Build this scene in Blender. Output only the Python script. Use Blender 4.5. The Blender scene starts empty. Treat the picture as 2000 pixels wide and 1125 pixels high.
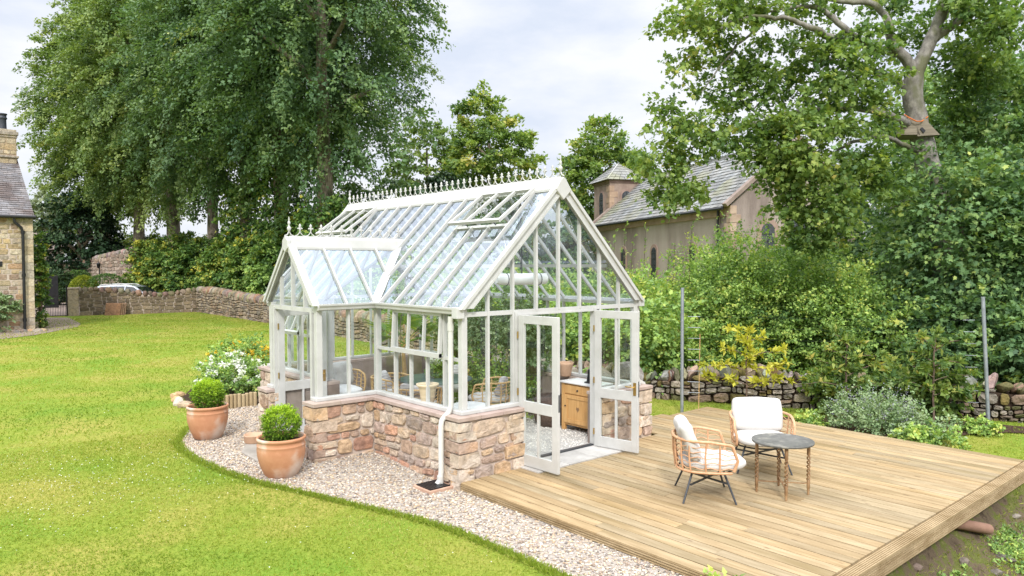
import bpy, bmesh, math, random
import numpy as np
from mathutils import Vector, Matrix

R = math.radians
rnd = random.Random(7)
rng = np.random.default_rng(7)
sc = bpy.context.scene
COL = sc.collection

# ------------------------------------------------------------------ camera
CAM = np.array([-5.318, -7.122, 2.771])
YAW, PITCH, ROLL, FPX = R(40.949), R(1.799), R(-0.15), 1424.3
FWD = np.array([math.sin(YAW) * math.cos(PITCH), math.cos(YAW) * math.cos(PITCH), -math.sin(PITCH)])
RT0 = np.array([math.cos(YAW), -math.sin(YAW), 0.0])
UP0 = np.cross(RT0, FWD)
RGT = math.cos(ROLL) * RT0 + math.sin(ROLL) * UP0
UPV = -math.sin(ROLL) * RT0 + math.cos(ROLL) * UP0
cam_d = bpy.data.cameras.new('camera')
cam = bpy.data.objects.new('camera', cam_d)
COL.objects.link(cam)
M = Matrix.Identity(4)
for i in range(3):
    M[i][0], M[i][1], M[i][2], M[i][3] = RGT[i], UPV[i], -FWD[i], CAM[i]
cam.matrix_world = M
cam_d.sensor_width = 36.0
cam_d.lens = 36.0 * FPX / 2000.0
cam_d.clip_start, cam_d.clip_end = 0.1, 3000
sc.camera = cam

# ------------------------------------------------------------------ world, sun, exposure
SUN_EL, SUN_AZ = R(40), R(222)          # azimuth measured clockwise from +Y
world = bpy.data.worlds.new('World')
sc.world = world
world.use_nodes = True
nt = world.node_tree
nt.nodes.clear()
def wn(t, **kw):
    n = nt.nodes.new(t)
    for k, v in kw.items(): setattr(n, k, v)
    return n
w_out = wn('ShaderNodeOutputWorld')
sky = wn('ShaderNodeTexSky', sky_type='NISHITA', sun_disc=False, sun_elevation=SUN_EL, sun_rotation=SUN_AZ)
bg_sky = wn('ShaderNodeBackground'); bg_sky.inputs['Strength'].default_value = 0.10
nt.links.new(sky.outputs[0], bg_sky.inputs['Color'])
tc = wn('ShaderNodeTexCoord'); sep = wn('ShaderNodeSeparateXYZ')
nt.links.new(tc.outputs['Generated'], sep.inputs[0])
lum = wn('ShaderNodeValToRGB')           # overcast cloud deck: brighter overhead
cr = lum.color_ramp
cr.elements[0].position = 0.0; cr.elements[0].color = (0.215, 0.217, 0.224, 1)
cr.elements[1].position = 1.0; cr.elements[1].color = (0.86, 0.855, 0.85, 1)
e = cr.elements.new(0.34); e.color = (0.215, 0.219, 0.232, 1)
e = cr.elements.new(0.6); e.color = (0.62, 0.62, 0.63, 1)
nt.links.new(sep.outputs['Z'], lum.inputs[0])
mp = wn('ShaderNodeMapping'); mp.inputs['Scale'].default_value = (1.0, 1.0, 2.6)
nt.links.new(tc.outputs['Generated'], mp.inputs[0])
nz = wn('ShaderNodeTexNoise'); nz.inputs['Scale'].default_value = 4.2; nz.inputs['Detail'].default_value = 7; nz.inputs['Roughness'].default_value = 0.55
nt.links.new(mp.outputs[0], nz.inputs[0])
cl = wn('ShaderNodeValToRGB')
cl.color_ramp.elements[0].position = 0.36; cl.color_ramp.elements[0].color = (0.76, 0.815, 0.90, 1)
cl.color_ramp.elements[1].position = 0.60; cl.color_ramp.elements[1].color = (1.0, 1.0, 1.0, 1)
nt.links.new(nz.outputs[0], cl.inputs[0])
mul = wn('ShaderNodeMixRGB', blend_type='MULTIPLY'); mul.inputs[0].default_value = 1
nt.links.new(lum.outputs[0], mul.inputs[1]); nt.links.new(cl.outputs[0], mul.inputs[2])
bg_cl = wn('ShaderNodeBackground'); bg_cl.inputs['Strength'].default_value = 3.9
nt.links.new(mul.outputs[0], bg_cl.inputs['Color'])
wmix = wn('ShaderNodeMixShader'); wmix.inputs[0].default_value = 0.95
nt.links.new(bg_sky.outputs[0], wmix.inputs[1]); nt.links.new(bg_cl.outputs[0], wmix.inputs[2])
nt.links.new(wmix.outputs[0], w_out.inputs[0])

sun_d = bpy.data.lights.new('sun', 'SUN')
sun_d.energy = 2.5; sun_d.angle = R(7); sun_d.color = (1.0, 0.965, 0.91)
sun = bpy.data.objects.new('sun', sun_d)
COL.objects.link(sun)
sd = Vector((math.sin(SUN_AZ) * math.cos(SUN_EL), math.cos(SUN_AZ) * math.cos(SUN_EL), math.sin(SUN_EL)))
sun.rotation_euler = sd.to_track_quat('Z', 'Y').to_euler()
sun.location = (0, 0, 30)

sc.view_settings.view_transform = 'Standard'
sc.view_settings.look = 'None'
sc.view_settings.exposure = 0.29
sc.view_settings.gamma = 1.0
sc.render.engine = 'CYCLES'
sc.cycles.max_bounces = 9
sc.cycles.diffuse_bounces = 3
sc.cycles.transparent_max_bounces = 28
sc.cycles.caustics_reflective = False
sc.cycles.caustics_refractive = False
sc.cycles.sample_clamp_indirect = 6

# ------------------------------------------------------------------ helpers
def at(px, py, dep):
    """world point seen at pixel (px,py) of the 2000x1125 photograph, dep metres ahead of the camera"""
    return CAM + dep * (FWD + (px - 1000) / FPX * RGT - (py - 562.5) / FPX * UPV)

def onz(px, py, z):
    v = FWD + (px - 1000) / FPX * RGT - (py - 562.5) / FPX * UPV
    return CAM + (z - CAM[2]) / v[2] * v

OFF = {}
def tag(o, label=None, cat=None, group=None, kind=None):
    if label: o['label'] = label
    if cat: o['category'] = cat
    if group: o['group'] = group
    if kind: o['kind'] = kind
    return o

def thing(name, label, cat, loc=(0, 0, 0), group=None, rz=0.0):
    o = bpy.data.objects.new(name, None)
    o.empty_display_size = 0.2
    COL.objects.link(o)
    o.location = loc
    o.rotation_euler = (0, 0, rz)
    tag(o, label, cat, group)
    OFF[o.name] = np.array(loc, float) if rz == 0 else np.zeros(3)
    return o

def link_mesh(name, me, mats, parent=None):
    o = bpy.data.objects.new(name, me)
    COL.objects.link(o)
    for m in (mats if isinstance(mats, (list, tuple)) else [mats]):
        me.materials.append(m)
    if parent is not None:
        o.parent = parent
        OFF[o.name] = OFF.get(parent.name, np.zeros(3))
    else:
        OFF[o.name] = np.zeros(3)
    return o

class MB:
    """collects faces; build() links them as ONE mesh object"""
    def __init__(s): s.v, s.f, s.c, s.sm = [], [], [], []
    def add(s, vs, fs, col=None, smooth=False):
        b = len(s.v)
        s.v.extend([tuple(float(q) for q in p) for p in vs])
        for f in fs:
            s.f.append([b + i for i in f]); s.c.append(col or (1, 1, 1)); s.sm.append(smooth)
    def box(s, c, d, rot=None, col=None):
        x, y, z = d[0] / 2, d[1] / 2, d[2] / 2
        vs = [Vector(p) for p in ((-x, -y, -z), (x, -y, -z), (x, y, -z), (-x, y, -z), (-x, -y, z), (x, -y, z), (x, y, z), (-x, y, z))]
        if rot is not None: vs = [rot @ p for p in vs]
        s.add([(p.x + c[0], p.y + c[1], p.z + c[2]) for p in vs],
              [(0, 3, 2, 1), (4, 5, 6, 7), (0, 1, 5, 4), (1, 2, 6, 5), (2, 3, 7, 6), (3, 0, 4, 7)], col)
    def bb(s, x0, x1, y0, y1, z0, z1, col=None):
        s.box(((x0 + x1) / 2, (y0 + y1) / 2, (z0 + z1) / 2), (abs(x1 - x0), abs(y1 - y0), abs(z1 - z0)), None, col)
    def bar(s, a, b, w, h, up=(0, 0, 1), col=None):
        a, b = Vector(a), Vector(b)
        d = (b - a)
        L = d.length
        if L < 1e-6: return
        d.normalize()
        u = Vector(up)
        sx = d.cross(u)
        if sx.length < 1e-4: sx = d.cross(Vector((0, 1, 0)))
        sx.normalize(); n = sx.cross(d)
        vs = []
        for p in (a, b):
            for i, j in ((-1, -1), (1, -1), (1, 1), (-1, 1)):
                vs.append(p + sx * (i * w / 2) + n * (j * h / 2))
        s.add(vs, [(0, 1, 2, 3), (7, 6, 5, 4), (0, 4, 5, 1), (1, 5, 6, 2), (2, 6, 7, 3), (3, 7, 4, 0)], col)
    def tube(s, pts, r, n=8, closed=False, col=None, caps=True):
        pts = [Vector(p) for p in pts]
        rr = r if isinstance(r, (list, tuple)) else [r] * len(pts)
        N = len(pts)
        vs = []
        prev = None
        for i, p in enumerate(pts):
            t = (pts[(i + 1) % N] - pts[i - 1]) if closed else (pts[min(i + 1, N - 1)] - pts[max(i - 1, 0)])
            if t.length < 1e-9: t = Vector((0, 0, 1))
            t.normalize()
            if prev is None:
                a = t.cross(Vector((0, 0, 1)))
                if a.length < 0.05: a = t.cross(Vector((1, 0, 0)))
            else:
                a = prev - t * prev.dot(t)
                if a.length < 1e-4: a = t.cross(Vector((0.3, 0.5, 0.8)))
            a.normalize(); prev = a
            b = t.cross(a)
            for k in range(n):
                an = 2 * math.pi * k / n
                vs.append(p + (a * math.cos(an) + b * math.sin(an)) * rr[i])
        fs = []
        for i in range(N if closed else N - 1):
            j = (i + 1) % N
            for k in range(n):
                m = (k + 1) % n
                fs.append((i * n + k, j * n + k, j * n + m, i * n + m)[::-1])
        s.add(vs, fs, col, True)
        if caps and not closed:
            s.add(vs[:n], [tuple(range(n))], col); s.add(vs[-n:], [tuple(range(n))[::-1]], col)
    def lathe(s, prof, c=(0, 0, 0), n=28, col=None, smooth=True):
        vs, fs = [], []
        for r_, z_ in prof:
            for k in range(n):
                an = 2 * math.pi * k / n
                vs.append((c[0] + r_ * math.cos(an), c[1] + r_ * math.sin(an), c[2] + z_))
        for i in range(len(prof) - 1):
            for k in range(n):
                m = (k + 1) % n
                fs.append((i * n + k, i * n + m, (i + 1) * n + m, (i + 1) * n + k))
        s.add(vs, fs, col, smooth)
    def disc(s, c, r, n=28, col=None, up=1):
        vs = [(c[0] + r * math.cos(2 * math.pi * k / n), c[1] + r * math.sin(2 * math.pi * k / n), c[2]) for k in range(n)]
        s.add(vs, [tuple(range(n))[::up]], col)
    def quad(s, a, b, c, d, col=None): s.add([a, b, c, d], [(0, 1, 2, 3)], col)
    def poly(s, pts, col=None): s.add(pts, [tuple(range(len(pts)))], col)
    def extr(s, pts, d, col=None):
        """closed polygon pts extruded by vector d"""
        n = len(pts); d = Vector(d)
        vs = [Vector(p) for p in pts] + [Vector(p) + d for p in pts]
        s.add(vs, [tuple(range(n))[::-1], tuple(range(n, 2 * n))] + [(i, (i + 1) % n, n + (i + 1) % n, n + i) for i in range(n)], col)
    def ico(s, c, rad, rot=None, col=None, sub=2, rough=0.12, cuts=0, rd=None, smooth=False):
        rd = rd or rnd
        vs, fs = ICO[sub]
        ph = [rd.uniform(0, 6.28) for _ in range(6)]
        planes = []
        for _ in range(cuts):
            d = Vector((rd.gauss(0, 1), rd.gauss(0, 1), rd.gauss(0, 1))).normalized()
            planes.append((d, rd.uniform(0.55, 0.82)))
        out = []
        for p in vs:
            q = p * (1 + rough * (math.sin(3.1 * p.x + ph[0]) + math.sin(2.7 * p.y + ph[1]) * math.sin(3.3 * p.z + ph[2]) + 0.5 * math.sin(6 * p.x + ph[3]) * math.sin(5 * p.y + ph[4])))
            for d, k in planes:
                t = q.dot(d)
                if t > k: q = q - d * (t - k)
            q = Vector((q.x * rad[0], q.y * rad[1], q.z * rad[2]))
            if rot is not None: q = rot @ q
            out.append((q.x + c[0], q.y + c[1], q.z + c[2]))
        s.add(out, fs, col, smooth)
    def build(s, name, m, parent=None, bevel=0.0, world=True):
        me = bpy.data.meshes.new(name)
        v = np.array(s.v, float).reshape(-1, 3)
        if world and parent is not None: v = v - OFF.get(parent.name, np.zeros(3))
        me.from_pydata(v.tolist(), [], s.f)
        a = me.attributes.new('col', 'FLOAT_COLOR', 'FACE')
        cc = np.ones((len(s.f), 4), np.float32); cc[:, :3] = np.array(s.c, np.float32).reshape(-1, 3)
        a.data.foreach_set('color', cc.ravel())
        me.polygons.foreach_set('use_smooth', np.array(s.sm, bool))
        me.update()
        o = link_mesh(name, me, m, parent)
        if bevel:
            bv = o.modifiers.new('bevel', 'BEVEL'); bv.width = bevel; bv.segments = 2; bv.limit_method = 'ANGLE'; bv.angle_limit = R(40)
        return o

def _ico(sub):
    bm = bmesh.new(); bmesh.ops.create_icosphere(bm, subdivisions=sub, radius=1)
    bm.verts.ensure_lookup_table()
    r_ = ([v.co.copy() for v in bm.verts], [tuple(v.index for v in f.verts) for f in bm.faces]); bm.free(); return r_
ICO = {k: _ico(k) for k in (1, 2, 3)}

# ------------------------------------------------------------------ materials
def new_mat(name):
    m = bpy.data.materials.new(name); m.use_nodes = True
    n = m.node_tree.nodes; n.clear()
    return m, m.node_tree, n

def mat(name, c1, c2=None, rough=0.6, scale=6.0, detail=5.0, bump=0.0, bscale=None, bdist=0.02, metal=0.0, spec=0.4, use_col=False,
        stretch=(1, 1, 1), lo=0.35, hi=0.65, c3=None, s3=1.2, lo3=0.5, hi3=0.62, coord='Object', sheen=0.0, coat=0.0, rot=(0, 0, 0), shift=False, knots=None):
    """noise-mixed principled; use_col multiplies by the face attribute 'col'; c3 = larger patches of a third colour"""
    m, t, n = new_mat(name)
    L = t.links.new
    out = n.new('ShaderNodeOutputMaterial'); p = n.new('ShaderNodeBsdfPrincipled')
    L(p.outputs[0], out.inputs[0])
    tc = n.new('ShaderNodeTexCoord'); mp = n.new('ShaderNodeMapping')
    mp.inputs['Scale'].default_value = stretch
    mp.inputs['Rotation'].default_value = rot
    L(tc.outputs[coord], mp.inputs[0])
    if shift:      # every board has its own grain
        av = n.new('ShaderNodeAttribute'); av.attribute_name = 'col'; vm = n.new('ShaderNodeVectorMath'); vm.operation = 'SCALE'; vm.inputs[3].default_value = 97.0
        va = n.new('ShaderNodeVectorMath'); L(av.outputs['Vector'], vm.inputs[0]); L(tc.outputs[coord], va.inputs[0]); L(vm.outputs[0], va.inputs[1]); L(va.outputs[0], mp.inputs[0])
    nz = n.new('ShaderNodeTexNoise'); nz.inputs['Scale'].default_value = scale; nz.inputs['Detail'].default_value = detail; nz.inputs['Roughness'].default_value = 0.62
    L(mp.outputs[0], nz.inputs[0])
    rp = n.new('ShaderNodeValToRGB')
    rp.color_ramp.elements[0].position = lo; rp.color_ramp.elements[1].position = hi
    rp.color_ramp.elements[0].color = (*c1, 1); rp.color_ramp.elements[1].color = (*(c2 or c1), 1)
    L(nz.outputs[0], rp.inputs[0])
    cur = rp.outputs[0]
    if c3:
        n3 = n.new('ShaderNodeTexNoise'); n3.inputs['Scale'].default_value = s3; n3.inputs['Detail'].default_value = 4
        L(mp.outputs[0], n3.inputs[0])
        r3 = n.new('ShaderNodeMapRange'); r3.inputs['From Min'].default_value = lo3; r3.inputs['From Max'].default_value = hi3
        L(n3.outputs[0], r3.inputs[0])
        mx = n.new('ShaderNodeMixRGB'); mx.inputs[2].default_value = (*c3, 1)
        L(r3.outputs[0], mx.inputs[0]); L(cur, mx.inputs[1]); cur = mx.outputs[0]
    if knots:
        mk = n.new('ShaderNodeMapping'); mk.inputs['Scale'].default_value = (7.5, 2.6, 1); L(mp.inputs[0].links[0].from_socket, mk.inputs[0])
        vk = n.new('ShaderNodeTexVoronoi'); vk.inputs['Scale'].default_value = 1.0; L(mk.outputs[0], vk.inputs[0])
        rk = n.new('ShaderNodeMapRange'); rk.inputs['From Min'].default_value = 0.055; rk.inputs['From Max'].default_value = 0.13; rk.inputs['To Min'].default_value = 0.75; rk.inputs['To Max'].default_value = 0.0
        L(vk.outputs['Distance'], rk.inputs[0])
        mx = n.new('ShaderNodeMixRGB'); mx.inputs[2].default_value = (*knots, 1); L(rk.outputs[0], mx.inputs[0]); L(cur, mx.inputs[1]); cur = mx.outputs[0]
    if use_col:
        at_ = n.new('ShaderNodeAttribute'); at_.attribute_name = 'col'
        mx = n.new('ShaderNodeMixRGB'); mx.blend_type = 'MULTIPLY'; mx.inputs[0].default_value = 1
        L(cur, mx.inputs[1]); L(at_.outputs['Color'], mx.inputs[2]); cur = mx.outputs[0]
    L(cur, p.inputs['Base Color'])
    p.inputs['Roughness'].default_value = rough
    p.inputs['Metallic'].default_value = metal
    p.inputs['Specular IOR Level'].default_value = spec
    p.inputs['Coat Weight'].default_value = coat
    p.inputs['Sheen Weight'].default_value = sheen
    if bump:
        nb = n.new('ShaderNodeTexNoise'); nb.inputs['Scale'].default_value = bscale or scale * 3; nb.inputs['Detail'].default_value = 6; nb.inputs['Roughness'].default_value = 0.65
        L(mp.outputs[0], nb.inputs[0])
        b = n.new('ShaderNodeBump'); b.inputs['Strength'].default_value = bump; b.inputs['Distance'].default_value = bdist
        L(nb.outputs[0], b.inputs['Height']); L(b.outputs[0], p.inputs['Normal'])
    return m

def leaf_mat(name, cols, trans=0.3, rough=0.5):
    """cols: ramp along the per-leaf value 'v'"""
    m, t, n = new_mat(name)
    L = t.links.new
    out = n.new('ShaderNodeOutputMaterial')
    a = n.new('ShaderNodeAttribute'); a.attribute_name = 'v'
    rp = n.new('ShaderNodeValToRGB')
    els = rp.color_ramp.elements
    k = len(cols)
    els[0].color = (*cols[0], 1); els[1].color = (*cols[-1], 1)
    for i in range(1, k - 1):
        e_ = els.new(i / (k - 1)); e_.color = (*cols[i], 1)
    L(a.outputs['Fac'], rp.inputs[0])
    p = n.new('ShaderNodeBsdfPrincipled'); p.inputs['Roughness'].default_value = rough; p.inputs['Specular IOR Level'].default_value = 0.22
    L(rp.outputs[0], p.inputs['Base Color'])
    tr = n.new('ShaderNodeBsdfTranslucent')
    g = n.new('ShaderNodeMixRGB'); g.blend_type = 'MULTIPLY'; g.inputs[0].default_value = 1; g.inputs[2].default_value = (1.25, 1.3, 0.6, 1)
    L(rp.outputs[0], g.inputs[1]); L(g.outputs[0], tr.inputs[0])
    mx = n.new('ShaderNodeMixShader'); mx.inputs[0].default_value = trans
    L(p.outputs[0], mx.inputs[1]); L(tr.outputs[0], mx.inputs[2]); L(mx.outputs[0], out.inputs[0])
    return m

def glass_mat(name, tint, refl_min, ior, rough=0.0, gcol=(1, 1, 1), film=0.0):
    m, t, n = new_mat(name)
    L = t.links.new
    out = n.new('ShaderNodeOutputMaterial')
    tr = n.new('ShaderNodeBsdfTransparent'); tr.inputs[0].default_value = (*tint, 1)
    gl = n.new('ShaderNodeBsdfGlossy'); gl.inputs['Roughness'].default_value = rough; gl.inputs[0].default_value = (*gcol, 1)
    # Schlick reflectance of a thin pane, the same from both faces
    lw = n.new('ShaderNodeLayerWeight'); lw.inputs['Blend'].default_value = 0.5
    pw = n.new('ShaderNodeMath'); pw.operation = 'POWER'; pw.inputs[1].default_value = 5.0
    L(lw.outputs['Facing'], pw.inputs[0])
    mr = n.new('ShaderNodeMapRange'); mr.inputs['To Min'].default_value = refl_min; mr.inputs['To Max'].default_value = 1.0
    L(pw.outputs[0], mr.inputs[0])
    mx = n.new('ShaderNodeMixShader')
    L(mr.outputs[0], mx.inputs[0]); L(tr.outputs[0], mx.inputs[1]); L(gl.outputs[0], mx.inputs[2])
    df = n.new('ShaderNodeBsdfDiffuse'); df.inputs[0].default_value = (0.52, 0.55, 0.62, 1); md = n.new('ShaderNodeMixShader'); md.inputs[0].default_value = film
    L(mx.outputs[0], md.inputs[1]); L(df.outputs[0], md.inputs[2]); L(md.outputs[0], out.inputs[0])
    return m

M_paint = mat('cream_paint', (0.485, 0.482, 0.467), (0.545, 0.542, 0.53), c3=(0.42, 0.42, 0.395), s3=2.3, lo3=0.5, hi3=0.85, rough=0.42, scale=5, spec=0.4, bump=0.05, bscale=60, bdist=0.002)
M_white = mat('white_enamel', (0.72, 0.72, 0.72), (0.76, 0.76, 0.76), rough=0.4)
M_glass = glass_mat('wall_glass', (0.95, 0.98, 0.965), 0.055, 1.5)
M_rglass = glass_mat('coated_roof_glass', (0.90, 0.94, 0.98), 0.21, 1.7, 0.0, (0.76, 0.85, 1.0), 0.05)
M_brass = mat('brass', (0.60, 0.40, 0.13), (0.5, 0.32, 0.10), rough=0.3, metal=0.9)
M_black = mat('black_iron', (0.012, 0.012, 0.014), (0.025, 0.025, 0.028), rough=0.45)
M_stone = mat('rubble_stone', (0.60, 0.57, 0.54), (1.08, 1.05, 1.02), rough=0.9, scale=11, detail=9, bump=0.9, bscale=26, bdist=0.025, c3=(1.0, 0.91, 0.80), s3=5, lo3=0.52, hi3=0.66, use_col=True, spec=0.2)
M_gmortar = mat('lime_mortar', (0.46, 0.375, 0.32), (0.55, 0.46, 0.40), rough=0.95, scale=20, bump=0.6, bscale=60, bdist=0.01, spec=0.1)
M_render = mat('pink_grey_render', (0.26, 0.20, 0.175), (0.36, 0.29, 0.26), rough=0.9, scale=2.5, bump=0.2, bscale=40, bdist=0.01, c3=(0.2, 0.155, 0.13), s3=1.3)
M_coping = mat('sandstone_coping', (0.36, 0.275, 0.235), (0.46, 0.37, 0.325), rough=0.85, scale=5, bump=0.25, bscale=40, bdist=0.006, use_col=True)
M_slab = mat('pale_paving', (0.36, 0.345, 0.325), (0.50, 0.48, 0.455), rough=0.85, scale=3.5, bump=0.25, bscale=35, bdist=0.006, use_col=True)
M_terra = mat('terracotta', (0.44, 0.20, 0.105), (0.56, 0.29, 0.165), rough=0.75, scale=3, bump=0.12, bscale=50, bdist=0.004, c3=(0.62, 0.50, 0.43), s3=2.6, lo3=0.48, hi3=0.66)
M_terra2 = mat('pale_terracotta', (0.50, 0.31, 0.20), (0.58, 0.38, 0.26), rough=0.75, scale=4, bump=0.1, bscale=50, bdist=0.003)
M_cream = mat('cream_ceramic', (0.58, 0.47, 0.32), (0.64, 0.53, 0.38), rough=0.6, scale=4)
M_soil = mat('dark_soil', (0.035, 0.024, 0.016), (0.08, 0.055, 0.038), rough=1, scale=14, bump=1, bscale=40, bdist=0.03, spec=0.1)
M_rattan = mat('rattan', (0.50, 0.27, 0.145), (0.62, 0.37, 0.215), rough=0.45, scale=22, stretch=(1, 1, 0.4), bump=0.2, bscale=120, bdist=0.002)
M_cane = mat('golden_cane', (0.46, 0.29, 0.12), (0.58, 0.39, 0.18), rough=0.45, scale=22, bump=0.2, bscale=120, bdist=0.002)
M_linen = mat('oatmeal_linen', (0.50, 0.485, 0.465), (0.55, 0.535, 0.515), rough=0.95, scale=40, bump=0.25, bscale=260, bdist=0.002, spec=0.1, sheen=0.2)
M_whitecloth = mat('white_cloth', (0.62, 0.62, 0.62), (0.68, 0.68, 0.68), rough=0.95, scale=30, bump=0.2, bscale=200, bdist=0.002, spec=0.1)
M_stripe = mat('striped_linen', (0.30, 0.275, 0.275), (0.50, 0.48, 0.475), rough=0.95, scale=9, stretch=(1, 0.05, 6), spec=0.1, lo=0.45, hi=0.55)
M_grey_metal = mat('dark_grey_metal', (0.045, 0.05, 0.058), (0.07, 0.075, 0.085), rough=0.42, scale=12, metal=0.3)
M_galv = mat('galvanised_steel', (0.30, 0.33, 0.37), (0.42, 0.45, 0.50), rough=0.45, scale=9, metal=0.6, c3=(0.25, 0.27, 0.3))
M_tabletop = mat('weathered_tray', (0.085, 0.085, 0.08), (0.15, 0.148, 0.135), rough=0.6, scale=9, bump=0.3, bscale=45, bdist=0.004, c3=(0.23, 0.22, 0.19), s3=6, lo3=0.56, hi3=0.66)
M_oldwood = mat('worn_oak', (0.13, 0.062, 0.024), (0.38, 0.235, 0.12), rough=0.6, scale=12, stretch=(1, 1, 0.35), bump=0.3, bscale=60, bdist=0.003)
M_pine = mat('waxed_pine', (0.50, 0.27, 0.095), (0.62, 0.37, 0.15), rough=0.45, scale=5, stretch=(5, 5, 0.5), bump=0.08, bscale=30, bdist=0.003)
M_marble = mat('white_marble', (0.62, 0.62, 0.62), (0.72, 0.72, 0.71), rough=0.3, scale=4, detail=8)
M_ttop = mat('slate_green_top', (0.055, 0.085, 0.085), (0.08, 0.115, 0.115), rough=0.35, scale=6)
M_deck = mat('pine_decking', (0.255, 0.182, 0.095), (0.375, 0.282, 0.165), rough=0.8, scale=2.6, detail=10, stretch=(9, 1.0, 3), bump=0.25, bscale=7, bdist=0.004, use_col=True, c3=(0.21, 0.15, 0.068), s3=0.5, lo3=0.5, hi3=0.70, knots=(0.10, 0.055, 0.025), lo=0.3, hi=0.62, shift=True)
M_deck_edge = mat('ribbed_decking', (0.24, 0.165, 0.08), (0.40, 0.30, 0.175), rough=0.75, scale=3, detail=7, stretch=(1.2, 1.2, 6), bump=0.2, bscale=20, bdist=0.003, use_col=True)
M_bark = mat('tree_bark', (0.14, 0.112, 0.088), (0.31, 0.26, 0.215), rough=0.95, scale=5, stretch=(2.5, 2.5, 0.7), bump=0.8, bscale=9, bdist=0.06, spec=0.1, c3=(0.07, 0.075, 0.04), s3=0.8)
M_bark2 = mat('sycamore_bark', (0.14, 0.128, 0.115), (0.29, 0.27, 0.245), rough=0.9, scale=6, stretch=(1.5, 1.5, 1), bump=0.6, bscale=14, bdist=0.03, spec=0.15, c3=(0.13, 0.13, 0.08), s3=1.6)
M_twig = mat('brown_twig', (0.10, 0.07, 0.05), (0.17, 0.12, 0.09), rough=0.9, scale=15)
M_slate = mat('roof_slate', (0.145, 0.135, 0.14), (0.24, 0.225, 0.23), rough=0.7, scale=2.0, bump=0.3, bscale=12, bdist=0.02, use_col=True, c3=(0.11, 0.085, 0.08), s3=0.7)
M_slate2 = mat('church_slate', (0.17, 0.172, 0.172), (0.27, 0.27, 0.265), rough=0.75, scale=1.6, bump=0.3, bscale=10, bdist=0.02, use_col=True, c3=(0.22, 0.22, 0.16), s3=0.5)
M_harl = mat('pink_grey_harling', (0.18, 0.142, 0.13), (0.32, 0.262, 0.24), rough=0.95, scale=1.6, detail=9, stretch=(1, 1, 0.3), bump=0.6, bscale=14, bdist=0.04, spec=0.1, c3=(0.37, 0.315, 0.285), s3=0.45, lo3=0.5, hi3=0.66, lo=.32, hi=.68)
M_redstone = mat('red_sandstone', (0.24, 0.17, 0.142), (0.35, 0.262, 0.222), rough=0.9, scale=2, bump=0.4, bscale=18, bdist=0.02, use_col=True)
M_darkglass = mat('leaded_glass', (0.03, 0.033, 0.04), (0.08, 0.085, 0.095), rough=0.2, scale=5)
M_gravelbase = mat('gravel_bed', (0.33, 0.285, 0.24), (0.46, 0.41, 0.36), rough=0.95, scale=40, bump=1, bscale=60, bdist=0.02)
M_pebble = mat('pebbles', (0.72, 0.70, 0.68), (1.0, 0.98, 0.96), rough=0.8, scale=30, use_col=True, spec=0.25)
M_carpaint = mat('silver_car_paint', (0.50, 0.54, 0.60), (0.55, 0.59, 0.65), rough=0.25, metal=0.4, coat=0.6)
M_carglass = mat('car_glass', (0.012, 0.016, 0.018), (0.02, 0.024, 0.026), rough=0.05, spec=0.8)
M_tyre = mat('tyre_rubber', (0.015, 0.015, 0.015), (0.03, 0.03, 0.03), rough=0.9)
M_log = mat('log_roll_timber', (0.30, 0.22, 0.12), (0.42, 0.33, 0.20), rough=0.9, scale=9, stretch=(1, 1, 0.2), bump=0.3, bscale=30, bdist=0.004)
M_plastic = mat('black_plastic', (0.008, 0.008, 0.01), (0.014, 0.014, 0.016), rough=0.35)
M_upvc = mat('downpipe_paint', (0.55, 0.54, 0.51), (0.60, 0.59, 0.56), rough=0.35)
M_boxwood = mat('weathered_board', (0.15, 0.125, 0.093), (0.26, 0.222, 0.17), rough=0.9, scale=5, stretch=(0.4, 0.4, 5), bump=0.3, bscale=20, bdist=0.01)
M_orange = mat('orange_rope', (0.55, 0.14, 0.03), (0.6, 0.18, 0.05), rough=0.8)
M_mulch = mat('bark_mulch', (0.035, 0.022, 0.016), (0.11, 0.07, 0.05), rough=1, scale=30, bump=1, bscale=55, bdist=0.03, spec=0.1)
M_path = mat('reddish_gravel_path', (0.22, 0.165, 0.14), (0.30, 0.235, 0.205), rough=1, scale=6, bump=0.4, bscale=60, bdist=0.01)
# ------------------------------------------------------------------ foliage tools
LEAF_SHAPES = {
    'oval': ([(0, 0, 0), (0.35, 0.5, 0.10), (1, 0, -0.05), (0.35, -0.5, 0.10)], 4),
    'long': ([(0, 0, 0), (0.4, 0.5, 0.04), (1, 0, -0.08), (0.4, -0.5, 0.04)], 4),
    'maple': ([(0, 0, 0), (0.08, 0.42, 0.0), (0.42, 0.30, 0.06), (0.55, 0.58, 0.0), (0.68, 0.24, 0.05), (1, 0, -0.1),
               (0.68, -0.24, 0.05), (0.55, -0.58, 0.0), (0.42, -0.30, 0.06), (0.08, -0.42, 0.0)], 10),
}
def unit(a): return a / np.maximum(np.linalg.norm(a, axis=-1, keepdims=True), 1e-9)

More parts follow.
